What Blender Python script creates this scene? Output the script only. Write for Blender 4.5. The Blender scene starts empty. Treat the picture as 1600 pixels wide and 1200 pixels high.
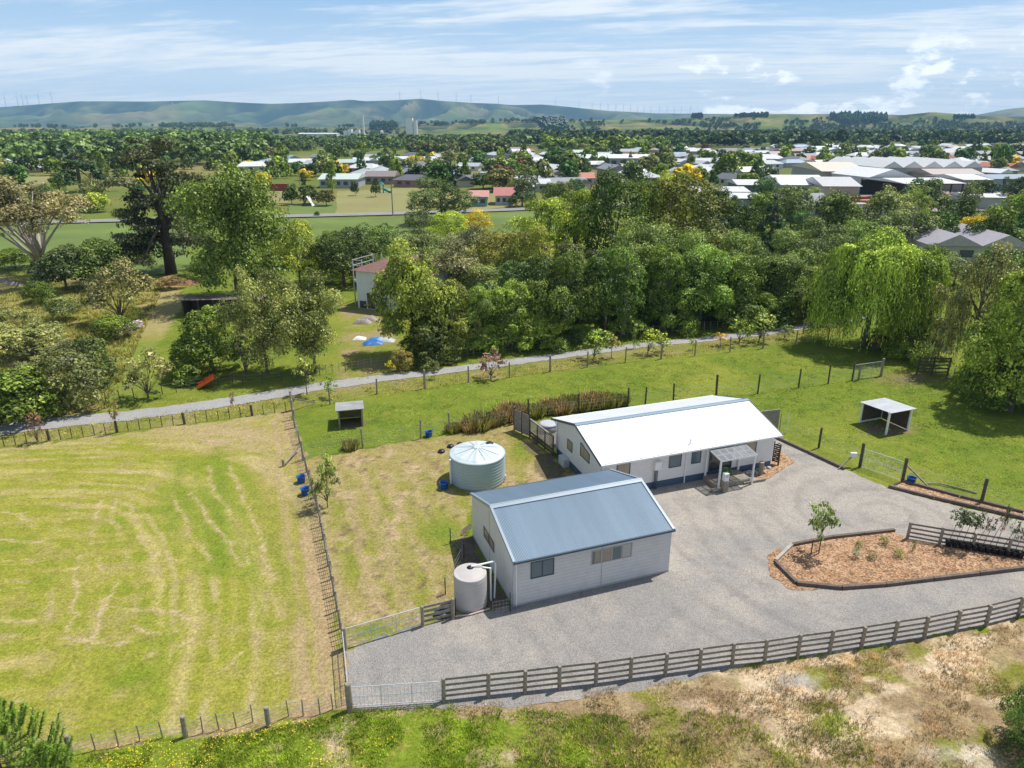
import bpy, bmesh, math, random
import numpy as np
from mathutils import Vector, Matrix
R = math.radians
random.seed(7)
ordn = ['first', 'second', 'third', 'fourth', 'fifth', 'sixth', 'seventh', 'eighth', 'ninth', 'tenth', 'eleventh', 'twelfth', 'thirteenth']
rng = np.random.default_rng(11)
SC = bpy.context.scene
COL = SC.collection

# ------------------------------------------------------------------ camera
CAMH = 22.0
PITCH = R(20.0)
FPX = 1111.0
cam_d = bpy.data.cameras.new('camera')
cam = bpy.data.objects.new('camera', cam_d)
COL.objects.link(cam)
cam.location = (0, 0, CAMH)
cam.rotation_euler = (R(90) - PITCH, 0, 0)
cam_d.sensor_fit = 'HORIZONTAL'
cam_d.sensor_width = 36.0
cam_d.lens = 36.0 * FPX / 1600.0
cam_d.clip_start = 0.5
cam_d.clip_end = 60000
SC.camera = cam
SC.render.resolution_x = 1024
SC.render.resolution_y = 768

# ------------------------------------------------------------------ sky + sun
SUN_EL = 63.0
SUN_AZ = 32.0          # degrees from +X towards +Y
SC.view_settings.view_transform = 'Standard'
SC.view_settings.look = 'None'
SC.view_settings.exposure = 0.08
SC.view_settings.gamma = 1.0
SC.view_settings.use_curve_mapping = False
W = bpy.data.worlds.new('World')
SC.world = W
W.use_nodes = True
wt = W.node_tree
for n in list(wt.nodes): wt.nodes.remove(n)
def wn(t, **k):
    n = wt.nodes.new(t)
    for a, b in k.items(): setattr(n, a, b)
    return n
def wmath(op, a, b=None, c=None, clamp=False):
    n = wn('ShaderNodeMath', operation=op, use_clamp=clamp)
    for i, v in enumerate((a, b, c)):
        if v is None: continue
        if isinstance(v, (int, float)): n.inputs[i].default_value = v
        else: wt.links.new(v, n.inputs[i])
    return n.outputs[0]
sky = wn('ShaderNodeTexSky', sky_type='NISHITA', sun_disc=False, sun_elevation=R(SUN_EL), sun_rotation=R(90 - SUN_AZ),
         altitude=50, air_density=1.15, dust_density=1.2, ozone_density=2.2)
tc = wn('ShaderNodeTexCoord')
sep = wn('ShaderNodeSeparateXYZ'); wt.links.new(tc.outputs['Generated'], sep.inputs[0])
X_, Y_, Z_ = sep.outputs
zz = wmath('ADD', wmath('MAXIMUM', Z_, 0.0), 0.07)
cx = wmath('DIVIDE', X_, zz); cy = wmath('DIVIDE', Y_, zz)
def wnoise(vx, vy, vz, scale, detail=6, rough=0.55, dist=0.0):
    c = wn('ShaderNodeCombineXYZ')
    for i, v in enumerate((vx, vy, vz)):
        if isinstance(v, (int, float)): c.inputs[i].default_value = v
        else: wt.links.new(v, c.inputs[i])
    n = wn('ShaderNodeTexNoise'); n.inputs['Scale'].default_value = scale
    n.inputs['Detail'].default_value = detail; n.inputs['Roughness'].default_value = rough
    n.inputs['Distortion'].default_value = dist
    wt.links.new(c.outputs[0], n.inputs['Vector'])
    return n.outputs[0]
def wramp(v, lo, hi):
    n = wn('ShaderNodeMapRange', interpolation_type='SMOOTHSTEP')
    n.inputs[1].default_value = lo; n.inputs[2].default_value = hi
    wt.links.new(v, n.inputs[0]); return n.outputs[0]
# high thin cirrus sheets, streaked sideways
n1 = wnoise(wmath('MULTIPLY', cx, 0.16), wmath('ADD', wmath('MULTIPLY', cy, 0.42), wmath('MULTIPLY', cx, 0.07)), 3.3, 1.5, 7, 0.6, 0.5)
n2 = wnoise(wmath('MULTIPLY', cx, 0.7), wmath('ADD', wmath('MULTIPLY', cy, 1.6), wmath('MULTIPLY', cx, .35)), 8.1, 2.2, 6, 0.62, 0.3)
cir = wmath('MULTIPLY', wramp(wmath('ADD', wmath('MULTIPLY', n1, 0.62), wmath('MULTIPLY', n2, 0.38)), 0.42, 0.60), 0.85)
# puffs low over the horizon, mostly on the right
az = wmath('DIVIDE', X_, wmath('MAXIMUM', Y_, 0.05))
el = wmath('MAXIMUM', Z_, 0.0)
n3 = wnoise(wmath('MULTIPLY', az, 1.0), wmath('MULTIPLY', el, 2.8), 1.7, 15.0, 8, 0.6, 0.0)
band = wmath('MULTIPLY', wramp(el, 0.0, 0.012), wmath('SUBTRACT', 1.0, wramp(el, 0.055, 0.115)))
side = wramp(az, 0.02, 0.52)
pf = wmath('ADD', n3, wmath('MULTIPLY', side, 0.07))
puff = wmath('MULTIPLY', wmath('MULTIPLY', wramp(pf, 0.60, 0.72), band), wramp(az, -0.05, 0.3))
hz = wmath('MULTIPLY', wmath('SUBTRACT', 1.0, wramp(el, 0.0, 0.20)), 0.62)
low = wmath('SUBTRACT', 1.0, wramp(el, .20, .55))
cb = wn('ShaderNodeMix', data_type='RGBA'); wt.links.new(wmath('MULTIPLY', low, .75), cb.inputs[0]); cb.inputs[7].default_value = (2.4, 5.2, 8.8, 1)
wt.links.new(sky.outputs[0], cb.inputs[6])
cl = wn('ShaderNodeMix', data_type='RGBA'); cl.inputs[7].default_value = (10.6, 11.2, 11.8, 1)
wt.links.new(hz, cl.inputs[0]); wt.links.new(cb.outputs[2], cl.inputs[6])
c2 = wn('ShaderNodeMix', data_type='RGBA'); c2.inputs[7].default_value = (9.8, 10.2, 10.5, 1)
wt.links.new(wmath('MULTIPLY', cir, wmath('ADD', wmath('MULTIPLY', low, .75), .25)), c2.inputs[0]); wt.links.new(cl.outputs[2], c2.inputs[6])
c3 = wn('ShaderNodeMix', data_type='RGBA'); c3.inputs[7].default_value = (14.0, 14.2, 14.3, 1)
wt.links.new(wmath('MULTIPLY', puff, 0.85), c3.inputs[0]); wt.links.new(c2.outputs[2], c3.inputs[6])
bg = wn('ShaderNodeBackground'); bg.inputs[1].default_value = 0.1
wt.links.new(c3.outputs[2], bg.inputs[0])
wo = wn('ShaderNodeOutputWorld'); wt.links.new(bg.outputs[0], wo.inputs[0])

sd = bpy.data.lights.new('sun', 'SUN'); sd.energy = 5.0; sd.angle = R(0.5); sd.color = (1.0, 0.96, 0.88)
so = bpy.data.objects.new('sun', sd); COL.objects.link(so)
dirv = Vector((math.cos(R(SUN_EL)) * math.cos(R(SUN_AZ)), math.cos(R(SUN_EL)) * math.sin(R(SUN_AZ)), math.sin(R(SUN_EL))))
so.rotation_euler = dirv.to_track_quat('Z', 'Y').to_euler()
so.location = (60, 30, 80)

# ------------------------------------------------------------------ picking real places from surveyed view angles
_c, _s = math.cos(PITCH), math.sin(PITCH)
def ray(px, py):
    x = (px - 800) / FPX; y = -(py - 600) / FPX
    return (x, _c + y * _s, -_s + y * _c)
def G(px, py, z=0.0):
    d = ray(px, py); t = (z - CAMH) / d[2]
    return Vector((d[0] * t, d[1] * t, z))
def topz(py, base, px=800):
    d = ray(px, py); return CAMH + base[1] / d[1] * d[2]
def projnp(X, Y, Z=0.0):
    zc = Y * _c - (Z - CAMH) * _s; u = Y * _s + (Z - CAMH) * _c
    return 800 + FPX * X / zc, 600 - FPX * u / zc
def mpp(base):       # metres per reference pixel there
    return (base[1] * _c + CAMH * _s) / FPX

# ------------------------------------------------------------------ materials
MATS = {}
def nodes(m):
    m.use_nodes = True
    nt = m.node_tree
    b = nt.nodes['Principled BSDF']
    return nt, b
def mat(name, col, rough=0.7, var=0.0, scale=3.0, bump=0.0, bscale=None, metal=0.0, spec=0.5, col2=None, detail=4, alpha=None, trans=0.0, stretch=None):
    if name in MATS: return MATS[name]
    m = bpy.data.materials.new(name); MATS[name] = m
    nt, b = nodes(m)
    b.inputs['Base Color'].default_value = (*col, 1); b.inputs['Roughness'].default_value = rough
    b.inputs['Metallic'].default_value = metal; b.inputs['Specular IOR Level'].default_value = spec
    if trans: b.inputs['Transmission Weight'].default_value = trans
    if alpha is not None: b.inputs['Alpha'].default_value = alpha
    if var > 0 or bump > 0:
        tcn = nt.nodes.new('ShaderNodeTexCoord')
        vec = tcn.outputs['Object']
        if stretch:
            mp = nt.nodes.new('ShaderNodeMapping'); mp.inputs['Scale'].default_value = stretch
            nt.links.new(vec, mp.inputs[0]); vec = mp.outputs[0]
    if var > 0:
        n = nt.nodes.new('ShaderNodeTexNoise'); n.inputs['Scale'].default_value = scale; n.inputs['Detail'].default_value = detail
        n.inputs['Roughness'].default_value = 0.65
        nt.links.new(vec, n.inputs['Vector'])
        mr = nt.nodes.new('ShaderNodeMapRange'); mr.inputs[1].default_value = 0.3; mr.inputs[2].default_value = 0.7
        nt.links.new(n.outputs[0], mr.inputs[0])
        mx = nt.nodes.new('ShaderNodeMix'); mx.data_type = 'RGBA'
        a = tuple(c * (1 - var) for c in col); z = col2 if col2 else tuple(min(1, c * (1 + var)) for c in col)
        mx.inputs[6].default_value = (*a, 1); mx.inputs[7].default_value = (*z, 1)
        nt.links.new(mr.outputs[0], mx.inputs[0]); nt.links.new(mx.outputs[2], b.inputs['Base Color'])
    if bump > 0:
        n = nt.nodes.new('ShaderNodeTexNoise'); n.inputs['Scale'].default_value = bscale or scale * 3; n.inputs['Detail'].default_value = 3
        nt.links.new(vec, n.inputs['Vector'])
        bp = nt.nodes.new('ShaderNodeBump'); bp.inputs['Strength'].default_value = bump; bp.inputs['Distance'].default_value = 0.03
        nt.links.new(n.outputs[0], bp.inputs['Height']); nt.links.new(bp.outputs[0], b.inputs['Normal'])
    return m

def mat_ocol(name, rough=0.7, var=0.25, scale=1.5):      # colour comes from the object's own colour
    m = bpy.data.materials.new(name); nt, b = nodes(m)
    b.inputs['Roughness'].default_value = rough
    oi = nt.nodes.new('ShaderNodeObjectInfo'); tcn = nt.nodes.new('ShaderNodeTexCoord')
    n = nt.nodes.new('ShaderNodeTexNoise'); n.inputs['Scale'].default_value = scale; nt.links.new(tcn.outputs['Object'], n.inputs['Vector'])
    mr = nt.nodes.new('ShaderNodeMapRange'); mr.inputs[1].default_value = .3; mr.inputs[2].default_value = .7
    mr.inputs[3].default_value = 1 - var; mr.inputs[4].default_value = 1 + var * .5
    nt.links.new(n.outputs[0], mr.inputs[0])
    vm = nt.nodes.new('ShaderNodeVectorMath'); vm.operation = 'SCALE'
    nt.links.new(oi.outputs['Color'], vm.inputs[0]); nt.links.new(mr.outputs[0], vm.inputs['Scale'])
    nt.links.new(vm.outputs[0], b.inputs['Base Color'])
    return m

def mat_leaf():
    m = bpy.data.materials.new('leaf'); m.use_nodes = True; nt = m.node_tree
    for n in list(nt.nodes): nt.nodes.remove(n)
    L = nt.links.new
    oi = nt.nodes.new('ShaderNodeObjectInfo')
    at = nt.nodes.new('ShaderNodeAttribute'); at.attribute_name = 'tint'
    hs = nt.nodes.new('ShaderNodeHueSaturation')
    mr = nt.nodes.new('ShaderNodeMapRange'); mr.inputs[3].default_value = 0.36; mr.inputs[4].default_value = 2.5
    pw = nt.nodes.new('ShaderNodeMath'); pw.operation = 'POWER'; pw.inputs[1].default_value = 1.7; L(at.outputs['Fac'], pw.inputs[0]); L(pw.outputs[0], mr.inputs[0]); L(mr.outputs[0], hs.inputs['Value'])  # random leaf tint; wide range also stands in for sunlit tufts and dark gaps
    mh = nt.nodes.new('ShaderNodeMapRange'); mh.inputs[3].default_value = 0.515; mh.inputs[4].default_value = 0.485
    L(at.outputs['Fac'], mh.inputs[0]); L(mh.outputs[0], hs.inputs['Hue'])
    L(oi.outputs['Color'], hs.inputs['Color'])
    d = nt.nodes.new('ShaderNodeBsdfDiffuse'); t = nt.nodes.new('ShaderNodeBsdfTranslucent'); g = nt.nodes.new('ShaderNodeBsdfGlossy')
    g.inputs['Roughness'].default_value = 0.45; g.inputs['Color'].default_value = (.9, .95, 1, 1)
    for q in (d, t): L(hs.outputs[0], q.inputs[0])
    m1 = nt.nodes.new('ShaderNodeMixShader'); m1.inputs[0].default_value = 0.17; L(d.outputs[0], m1.inputs[1]); L(t.outputs[0], m1.inputs[2])
    m2 = nt.nodes.new('ShaderNodeMixShader'); m2.inputs[0].default_value = 0.02; L(m1.outputs[0], m2.inputs[1]); L(g.outputs[0], m2.inputs[2])
    o = nt.nodes.new('ShaderNodeOutputMaterial'); L(m2.outputs[0], o.inputs[0])
    return m
LEAF = mat_leaf()
BARK = mat('bark', (.16, .13, .10), .9, .4, 4, .6)
PALEBARK = mat('pale_bark', (.42, .38, .33), .85, .35, 3, .4)
TIMBER = mat('weathered_timber', (.27, .235, .19), .85, .35, 5, .3)
RAILT = mat('grey_rail_timber', (.25, .225, .195), .85, .3, 5, .3)
DARKT = mat('dark_timber', (.085, .065, .05), .85, .4, 5, .3)
GALV = mat('galvanised_steel', (.55, .57, .6), .4, .12, 3, 0, metal=.35)
WIRE = mat('fence_wire', (.33, .33, .33), .5)
WHITE = mat('white_paint', (.78, .78, .77), .5, .05, 2)
WHITEPL = mat('white_plastic_pipe', (.8, .8, .8), .35)
SLATE = mat('dark_slate_trim', (.055, .085, .12), .45, .1, 2)
GLASS = mat('window_glass', (.03, .038, .045), .08, spec=.9)
CURT = mat('curtained_glass', (.30, .25, .19), .25, .15, 3, spec=.8)
GREYGL = mat('blue_grey_glass', (.10, .14, .17), .12, spec=.9)
WINB = mat('far_window', (.05, .06, .08), .3)
BLUE = mat('blue_plastic', (.012, .10, .36), .35, .15, 4)
BLACK = mat('black_plastic', (.015, .016, .02), .4)
SOIL = mat('bare_soil', (.15, .115, .08), .95, .35, 3, .5)
CONC = mat('concrete', (.42, .40, .37), .85, .15, 3, .2)

# ------------------------------------------------------------------ mesh helpers
class MB:
    def __init__(s): s.v = []; s.f = []
    def add(s, vs, fs):
        o = len(s.v); s.v.extend([tuple(v) for v in vs]); s.f.extend([tuple(i + o for i in f) for f in fs]); return s
    def box(s, x0, y0, z0, x1, y1, z1):
        return s.add([(x0, y0, z0), (x1, y0, z0), (x1, y1, z0), (x0, y1, z0), (x0, y0, z1), (x1, y0, z1), (x1, y1, z1), (x0, y1, z1)],
                     [(0, 3, 2, 1), (4, 5, 6, 7), (0, 1, 5, 4), (1, 2, 6, 5), (2, 3, 7, 6), (3, 0, 4, 7)])
    def beam(s, a, b, w, h=None, up=(0, 0, 1)):
        a = Vector(a); b = Vector(b); h = h or w; d = (b - a).normalized(); up = Vector(up)
        if abs(d.dot(up)) > .98: up = Vector((1, 0, 0))
        sx = d.cross(up).normalized() * w / 2; sz = sx.cross(d).normalized() * h / 2
        vs = [a - sx - sz, a + sx - sz, a + sx + sz, a - sx + sz, b - sx - sz, b + sx - sz, b + sx + sz, b - sx + sz]
        return s.add(vs, [(0, 3, 2, 1), (4, 5, 6, 7), (0, 1, 5, 4), (1, 2, 6, 5), (2, 3, 7, 6), (3, 0, 4, 7)])
    def tube(s, pts, rs, n=8, cap=True):
        pts = [Vector(p) for p in pts]
        if isinstance(rs, (int, float)): rs = [rs] * len(pts)
        o = len(s.v); prev = None
        for i, p in enumerate(pts):
            d = (pts[min(i + 1, len(pts) - 1)] - pts[max(i - 1, 0)]).normalized()
            if prev is None: prev = Vector((1, 0, 0)) if abs(d.x) < .9 else Vector((0, 1, 0))
            a = (prev - d * prev.dot(d)).normalized(); b = d.cross(a); prev = a
            for k in range(n):
                t = 2 * math.pi * k / n
                s.v.append(tuple(p + (a * math.cos(t) + b * math.sin(t)) * rs[i]))
        for i in range(len(pts) - 1):
            for k in range(n):
                s.f.append((o + i * n + k, o + i * n + (k + 1) % n, o + (i + 1) * n + (k + 1) % n, o + (i + 1) * n + k))
        if cap:
            s.f.append(tuple(o + k for k in range(n))[::-1]); s.f.append(tuple(o + (len(pts) - 1) * n + k for k in range(n)))
        return s
    def lathe(s, prof, n=48, cx=0, cy=0, wob=None):
        o = len(s.v)
        for (r, z) in prof:
            for k in range(n):
                t = 2 * math.pi * k / n; s.v.append((cx + r * math.cos(t), cy + r * math.sin(t), z + (wob(r, t) if wob else 0)))
        for i in range(len(prof) - 1):
            for k in range(n):
                s.f.append((o + i * n + k, o + i * n + (k + 1) % n, o + (i + 1) * n + (k + 1) % n, o + (i + 1) * n + k))
        s.f.append(tuple(o + (len(prof) - 1) * n + k for k in range(n)))
        return s
    def mesh(s, name, m=None, smooth=False):
        me = bpy.data.meshes.new(name); me.from_pydata(s.v, [], s.f); me.update()
        if m: me.materials.append(m)
        if smooth: me.polygons.foreach_set('use_smooth', [True] * len(me.polygons))
        return me
    def build(s, name, m, parent=None, loc=None, smooth=False):
        return link(name, s.mesh(name, m, smooth), parent, loc)
def link(name, me, parent=None, loc=None):
    o = bpy.data.objects.new(name, me); COL.objects.link(o)
    if parent: o.parent = parent
    if loc is not None: o.location = loc
    return o
def tag(o, label, cat, group=None):
    o['label'] = label; o['category'] = cat
    if group: o['group'] = group
    return o
def empty(name, loc, label, cat, group=None, rz=0):
    o = bpy.data.objects.new(name, None); COL.objects.link(o); o.location = loc; o.rotation_euler = (0, 0, rz); o.empty_display_size = .3
    return tag(o, label, cat, group)
def struct(o, kind='structure'):
    o['kind'] = kind; return o
def np_mesh(name, V, F, m, attrs=None, smooth=False):    # F: (n,k) constant arity
    me = bpy.data.meshes.new(name); k = F.shape[1]
    me.vertices.add(len(V)); me.vertices.foreach_set('co', V.astype(np.float32).ravel())
    me.loops.add(F.size); me.loops.foreach_set('vertex_index', F.astype(np.int32).ravel())
    me.polygons.add(len(F)); me.polygons.foreach_set('loop_start', np.arange(0, F.size, k, dtype=np.int32))
    if m: me.materials.append(m)
    me.update(calc_edges=True)
    if attrs:
        for an, (typ, dom, data) in attrs.items():
            a = me.attributes.new(an, typ, dom)
            a.data.foreach_set('color' if typ == 'FLOAT_COLOR' else 'value', data.astype(np.float32).ravel())
    if smooth: me.polygons.foreach_set('use_smooth', np.ones(len(F), dtype=bool))
    me.update()
    return me

# ------------------------------------------------------------------ value noise in numpy
def vnoise(x, y, seed=0):
    xi = np.floor(x).astype(np.int64); yi = np.floor(y).astype(np.int64); xf = x - xi; yf = y - yi
    def h(a, b):
        n = (a * 374761393 + b * 668265263 + seed * 974634777) & 0xffffffff
        n = ((n ^ (n >> 13)) * 1274126177) & 0xffffffff
        return ((n ^ (n >> 16)) & 0xffff) / 65535.0
    u = xf * xf * (3 - 2 * xf); v = yf * yf * (3 - 2 * yf)
    return (h(xi, yi) * (1 - u) + h(xi + 1, yi) * u) * (1 - v) + (h(xi, yi + 1) * (1 - u) + h(xi + 1, yi + 1) * u) * v
def fbm(x, y, o=4, seed=0):
    s = 0; a = .5; t = 0
    for i in range(o):
        s = s + a * vnoise(x * 2 ** i, y * 2 ** i, seed + i * 17); t += a; a *= .5
    return s / t
def inpoly(px, py, poly):
    r = np.zeros(px.shape, bool); n = len(poly)
    for i in range(n):
        x1, y1 = poly[i]; x2, y2 = poly[(i + 1) % n]
        if y1 == y2: continue
        c = ((y1 > py) != (y2 > py)) & (px < (x2 - x1) * (py - y1) / (y2 - y1) + x1); r ^= c
    return r
def pldist(X, Y, pts):
    d = np.full(X.shape, 1e9)
    for (a, b) in zip(pts[:-1], pts[1:]):
        ax, ay = a[0], a[1]; dx, dy = b[0] - ax, b[1] - ay; L = dx * dx + dy * dy + 1e-9
        t = np.clip(((X - ax) * dx + (Y - ay) * dy) / L, 0, 1)
        d = np.minimum(d, np.hypot(X - ax - t * dx, Y - ay - t * dy))
    return d

# ------------------------------------------------------------------ ground (one sheet reaching the horizon)
P_LEFT = [(-600, 760), (0, 701), (240, 671), (455, 643), (476, 720), (498, 800), (520, 930), (547, 1107), (420, 1138), (250, 1158), (70, 1185), (-300, 1260)]
P_MID = [(474, 719), (567, 701), (657, 688), (745, 675), (806, 660), (900, 745), (760, 775), (735, 800), (735, 835), (800, 950), (770, 952), (708, 965), (540, 1012), (520, 930), (498, 800)]
P_BANK = [(60, 1186), (254, 1154), (420, 1136), (547, 1110), (700, 1098), (930, 1071), (1143, 1041), (1345, 1013), (1600, 965), (2200, 850), (2600, 1400), (-400, 1600), (-200, 1250)]
P_DRY = [(560, 1112), (800, 1090), (930, 1071), (1143, 1041), (1345, 1013), (1600, 965), (2200, 850), (2600, 1400), (980, 1400), (1000, 1190), (960, 1130), (760, 1118)]
P_SCRUB = [(-200, 440), (60, 425), (180, 440), (200, 520), (175, 640), (0, 665), (-300, 690)]
P_PATH = [(205, 440), (275, 438), (290, 470), (235, 560), (205, 640), (160, 640), (180, 560), (225, 500)]
P_VERGE = [(-200, 690), (0, 664), (400, 616), (600, 590), (800, 562), (1200, 518), (1320, 500), (1320, 522), (1000, 562), (800, 590), (589, 616), (455, 642), (0, 700), (-200, 722)]
P_YARD2 = [(530, 470), (600, 465), (640, 600), (530, 590)]
def lerp(c, col, m):
    m = np.clip(m, 0, 1)[..., None]; return c * (1 - m) + np.array(col) * m
SW = [[(325, 728), (332, 760), (362, 805), (395, 855), (415, 900), (435, 960)], [(357, 728), (372, 765), (398, 808), (410, 850), (425, 905)],
      [(268, 770), (288, 815), (306, 850), (330, 876)], [(300, 770), (330, 818), (360, 850), (375, 885)], [(155, 782), (143, 830), (140, 850)],
      [(178, 780), (175, 815)], [(205, 780), (207, 800)], [(230, 950), (275, 955), (310, 975)], [(160, 944), (220, 952), (285, 962)], [(90, 995), (140, 1000), (195, 1005)],
      [(165, 935), (147, 1000)], [(115, 940), (105, 985)], [(82, 925), (80, 965)], [(0, 970), (40, 971)], [(0, 995), (32, 994)], [(205, 980), (240, 990), (275, 987)],
      [(380, 838), (388, 880)], [(0, 842), (30, 846), (80, 850)], [(215, 835), (240, 870)], [(250, 865), (280, 880)], [(275, 1008), (300, 1000)], [(155, 870), (160, 890)],
      [(0, 800), (40, 802)], [(30, 805), (55, 820)], [(228, 1022), (245, 1020)], [(190, 900), (160, 960), (140, 1010)], [(122, 870), (118, 940)], [(352, 1045), (380, 1020)], [(10, 908), (40, 909)]]
def ground_col(X, Y):
    wx = (fbm(X * 1.1, Y * 1.1, 3, 5) - .5); wy = (fbm(X * 1.1, Y * 1.1, 3, 9) - .5)
    px, py = projnp(X + wx * 1.1, np.maximum(Y + wy * 1.1, 6), 0)
    px0, py0 = projnp(X, np.maximum(Y, 6), 0)
    n0 = fbm(X * .12, Y * .12, 4, 1); n1 = fbm(X * .6, Y * .6, 4, 2); n2 = fbm(X * 2.2, Y * 2.2, 3, 3)
    c = np.zeros(X.shape + (3,)) + np.array((.155, .225, .032))
    c = lerp(c, (.225, .27, .05), (n0 - .42) * 3.0)
    c = lerp(c, (.10, .175, .022), (n1 - .5) * 2.2)
    c = lerp(c, (.26, .26, .08), (n2 - .62) * 2.5)
    # far land beyond the lane is drier and more mixed
    far = np.clip((Y - 150) / 60, 0, 1)
    nb = fbm(X * .012, Y * .009, 4, 31)
    fc = lerp(np.zeros(X.shape + (3,)) + np.array((.13, .18, .04)), (.24, .22, .09), (nb - .45) * 4)
    c = c * (1 - far[..., None]) + fc * far[..., None]
    town = np.clip((Y - 330) / 60, 0, 1) * np.clip((X + 60) / 60, 0, 1)
    c = lerp(c, (.13, .16, .07), town * .8)
    # verge
    m = inpoly(px, py, P_VERGE); c[m] = lerp(lerp(c, (.21, .235, .055), .8), (.30, .27, .12), (n1 - .45) * 3)[m]
    # scrub and path
    m = inpoly(px, py, P_SCRUB); c[m] = lerp(lerp(c, (.23, .24, .07), .7), (.30, .25, .12), (n1 - .5) * 4)[m]
    m = inpoly(px, py, P_PATH); c[m] = lerp(lerp(c, (.40, .33, .16), .75 + 0 * n1), (.16, .24, .04), np.clip((py - 515) / 25, 0, 1) * .85)[m]
    m = inpoly(px, py, P_YARD2); c[m] = lerp(c, (.33, .27, .13), .4 + (n1 - .5) * 3)[m]
    # left mown field
    m = inpoly(px, py, P_LEFT)
    L = np.zeros(c.shape) + np.array((.255, .29, .048))
    st = fbm(X * .18 + Y * .05, Y * 1.6 - X * .25, 4, 41)
    e3 = pldist(X, Y, [G(-700, 770), G(-100, 742), G(110, 734), G(250, 738), G(322, 762), G(365, 810), G(392, 870), G(405, 940), G(400, 1010), G(385, 1200), G(380, 1400)])
    s4 = fbm(e3 * 1.35 + wx * .8, X * .07 + Y * .07, 4, 42); nl = np.clip(1.3 - e3 / 9, 0, 1)
    L = lerp(L, (.43, .39, .15), (s4 - .50) * 4 * nl); L = lerp(L, (.19, .27, .035), (.43 - s4) * 5 * nl)
    ln_ = np.sin(e3 * 3.4 + 3 * fbm(X * .25, Y * .25, 3, 46)); L = lerp(L, (.46, .39, .19), np.clip((ln_ - .72) * 4, 0, 1) * np.clip((fbm(X * .5, Y * .5, 3, 57) - .42) * 5, 0, 1) * nl * .8)
    L = lerp(L, (.40, .36, .11), (st - .47) * 4.0 * (1 - nl * .8)); L = lerp(L, (.45, .38, .17), (fbm(X * .35 + 5, Y * 4.0 - X * .6, 4, 45) - .60) * 5 * (1 - nl))
    L = lerp(L, (.195, .265, .035), (.40 - fbm(X * .25, Y * .5, 4, 43)) * 4.5)
    L = lerp(L, (.36, .31, .13), (fbm(X * .9, Y * .9, 4, 44) - .55) * 2.5)
    # swaths turning along the right hand side
    e = pldist(X, Y, [G(455, 655), G(478, 740), G(497, 810), G(517, 905), G(538, 1010), G(547, 1100)])
    band = np.clip(1 - e / 4.2, 0, 1)
    s2 = fbm(e * 2.3 + wx * 1.2, X * .12 + Y * .14, 4, 47)
    L = lerp(L, (.40, .305, .145), band * (.25 + (s2 - .36) * 4.2))
    L = lerp(L, (.17, .25, .035), np.clip(1 - abs(e - 5.5) / 1.1, 0, 1) * (py0 < 900) * (fbm(X*.5,Y*.3,3,48)) * 1.4)
    L = lerp(L, (.17, .25, .035), np.clip(1 - abs(e - 8) / 1.3, 0, 1) * (py0 < 830) * (py0 > 715) * (fbm(X*.5,Y*.3,3,49)) * 1.1)
    d = np.hypot((px - 340) / 110, (py - 682) / 26)
    L = lerp(L, (.42, .33, .16), np.clip(1.25 - d, 0, 1) * (fbm(np.hypot(px - 340, (py - 690) * 4) * .06, X * .1, 3, 51)) * 1.7)
    L = lerp(L, (.42, .34, .15), np.clip(1 - abs(py - 700 - 0) / 16, 0, 1) * 0)
    ed = pldist(X, Y, [G(-200, 722), G(0, 701), G(240, 671), G(455, 643)])
    L = lerp(L, (.40, .33, .16), np.clip(1 - ed / 1.5, 0, 1) * .7)
    ed = pldist(X, Y, [G(70, 1185), G(250, 1158), G(420, 1138), G(547, 1107)])
    L = lerp(L, (.37, .26, .14), np.clip(1 - ed / .8, 0, 1) * .85)
    for q, w in enumerate(SW):
        pts = [G(a, b) for a, b in w]
        dd = pldist(X + wx * .5, Y + wy * .5, pts)
        L = lerp(L, (.50, .40, .21), np.clip(1.2 - dd / .13, 0, 1) * (.1 + 1.9 * (fbm(X * 3.5, Y * 3.5, 3, 60 + q) - .2)))
        if q < 4: L = lerp(L, (.18, .26, .035), np.clip(1 - abs(dd - .75) / .55, 0, 1) * .5)
    c[m] = L[m]
    # middle lawn
    m = inpoly(px, py, P_MID)
    M = np.zeros(c.shape) + np.array((.33, .285, .10))
    e2 = pldist(X, Y, [G(474, 719), G(498, 800), G(520, 930), G(540, 1010)])
    s3 = fbm(e2 * 1.5 + wx, Y * .12, 4, 71)
    M = lerp(M, (.21, .255, .05), (s3 - .47) * 4.5 * np.clip((py - 720) / 80, .1, 1)); st5 = .5 + .5 * np.sin(e2 * 4.2 + wx * 5); M = lerp(M, (.43, .33, .17), st5 * .5 * (py > 735)); M = lerp(M, (.22, .27, .06), (1 - st5) * .35 * (py > 735) * np.clip(fbm(X * .4, Y * .2, 3, 77) * 2 - .3, 0, 1))
    M = lerp(M, (.47, .36, .19), (fbm(X * 1.6, Y * 1.0, 4, 72) - .58) * 4)
    M = lerp(M, (.19, .13, .075), (fbm(X * 3.1, Y * 3.1, 3, 73) - .62) * 4.5)
    M = lerp(M, (.17, .24, .04), np.clip(1 - np.hypot((px - 690) / 60, (py - 830) / 45), 0, 1) * 1.2)
    M = lerp(M, (.17, .24, .04), np.clip(1 - np.hypot((px - 812) / 26, (py - 700) / 35), 0, 1) * 1.1)
    M = lerp(M, (.17, .24, .04), np.clip(1 - np.hypot((px - 580) / 60, (py - 985) / 22), 0, 1) * 1.1)
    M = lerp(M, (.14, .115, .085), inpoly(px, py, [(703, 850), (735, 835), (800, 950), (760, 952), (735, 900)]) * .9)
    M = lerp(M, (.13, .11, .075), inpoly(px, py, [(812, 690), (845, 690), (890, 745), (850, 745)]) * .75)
    c[m] = M[m]
    # bank in front of the rail fence
    m = inpoly(px, py, P_BANK)
    B = np.zeros(c.shape) + np.array((.175, .255, .030))
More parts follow.
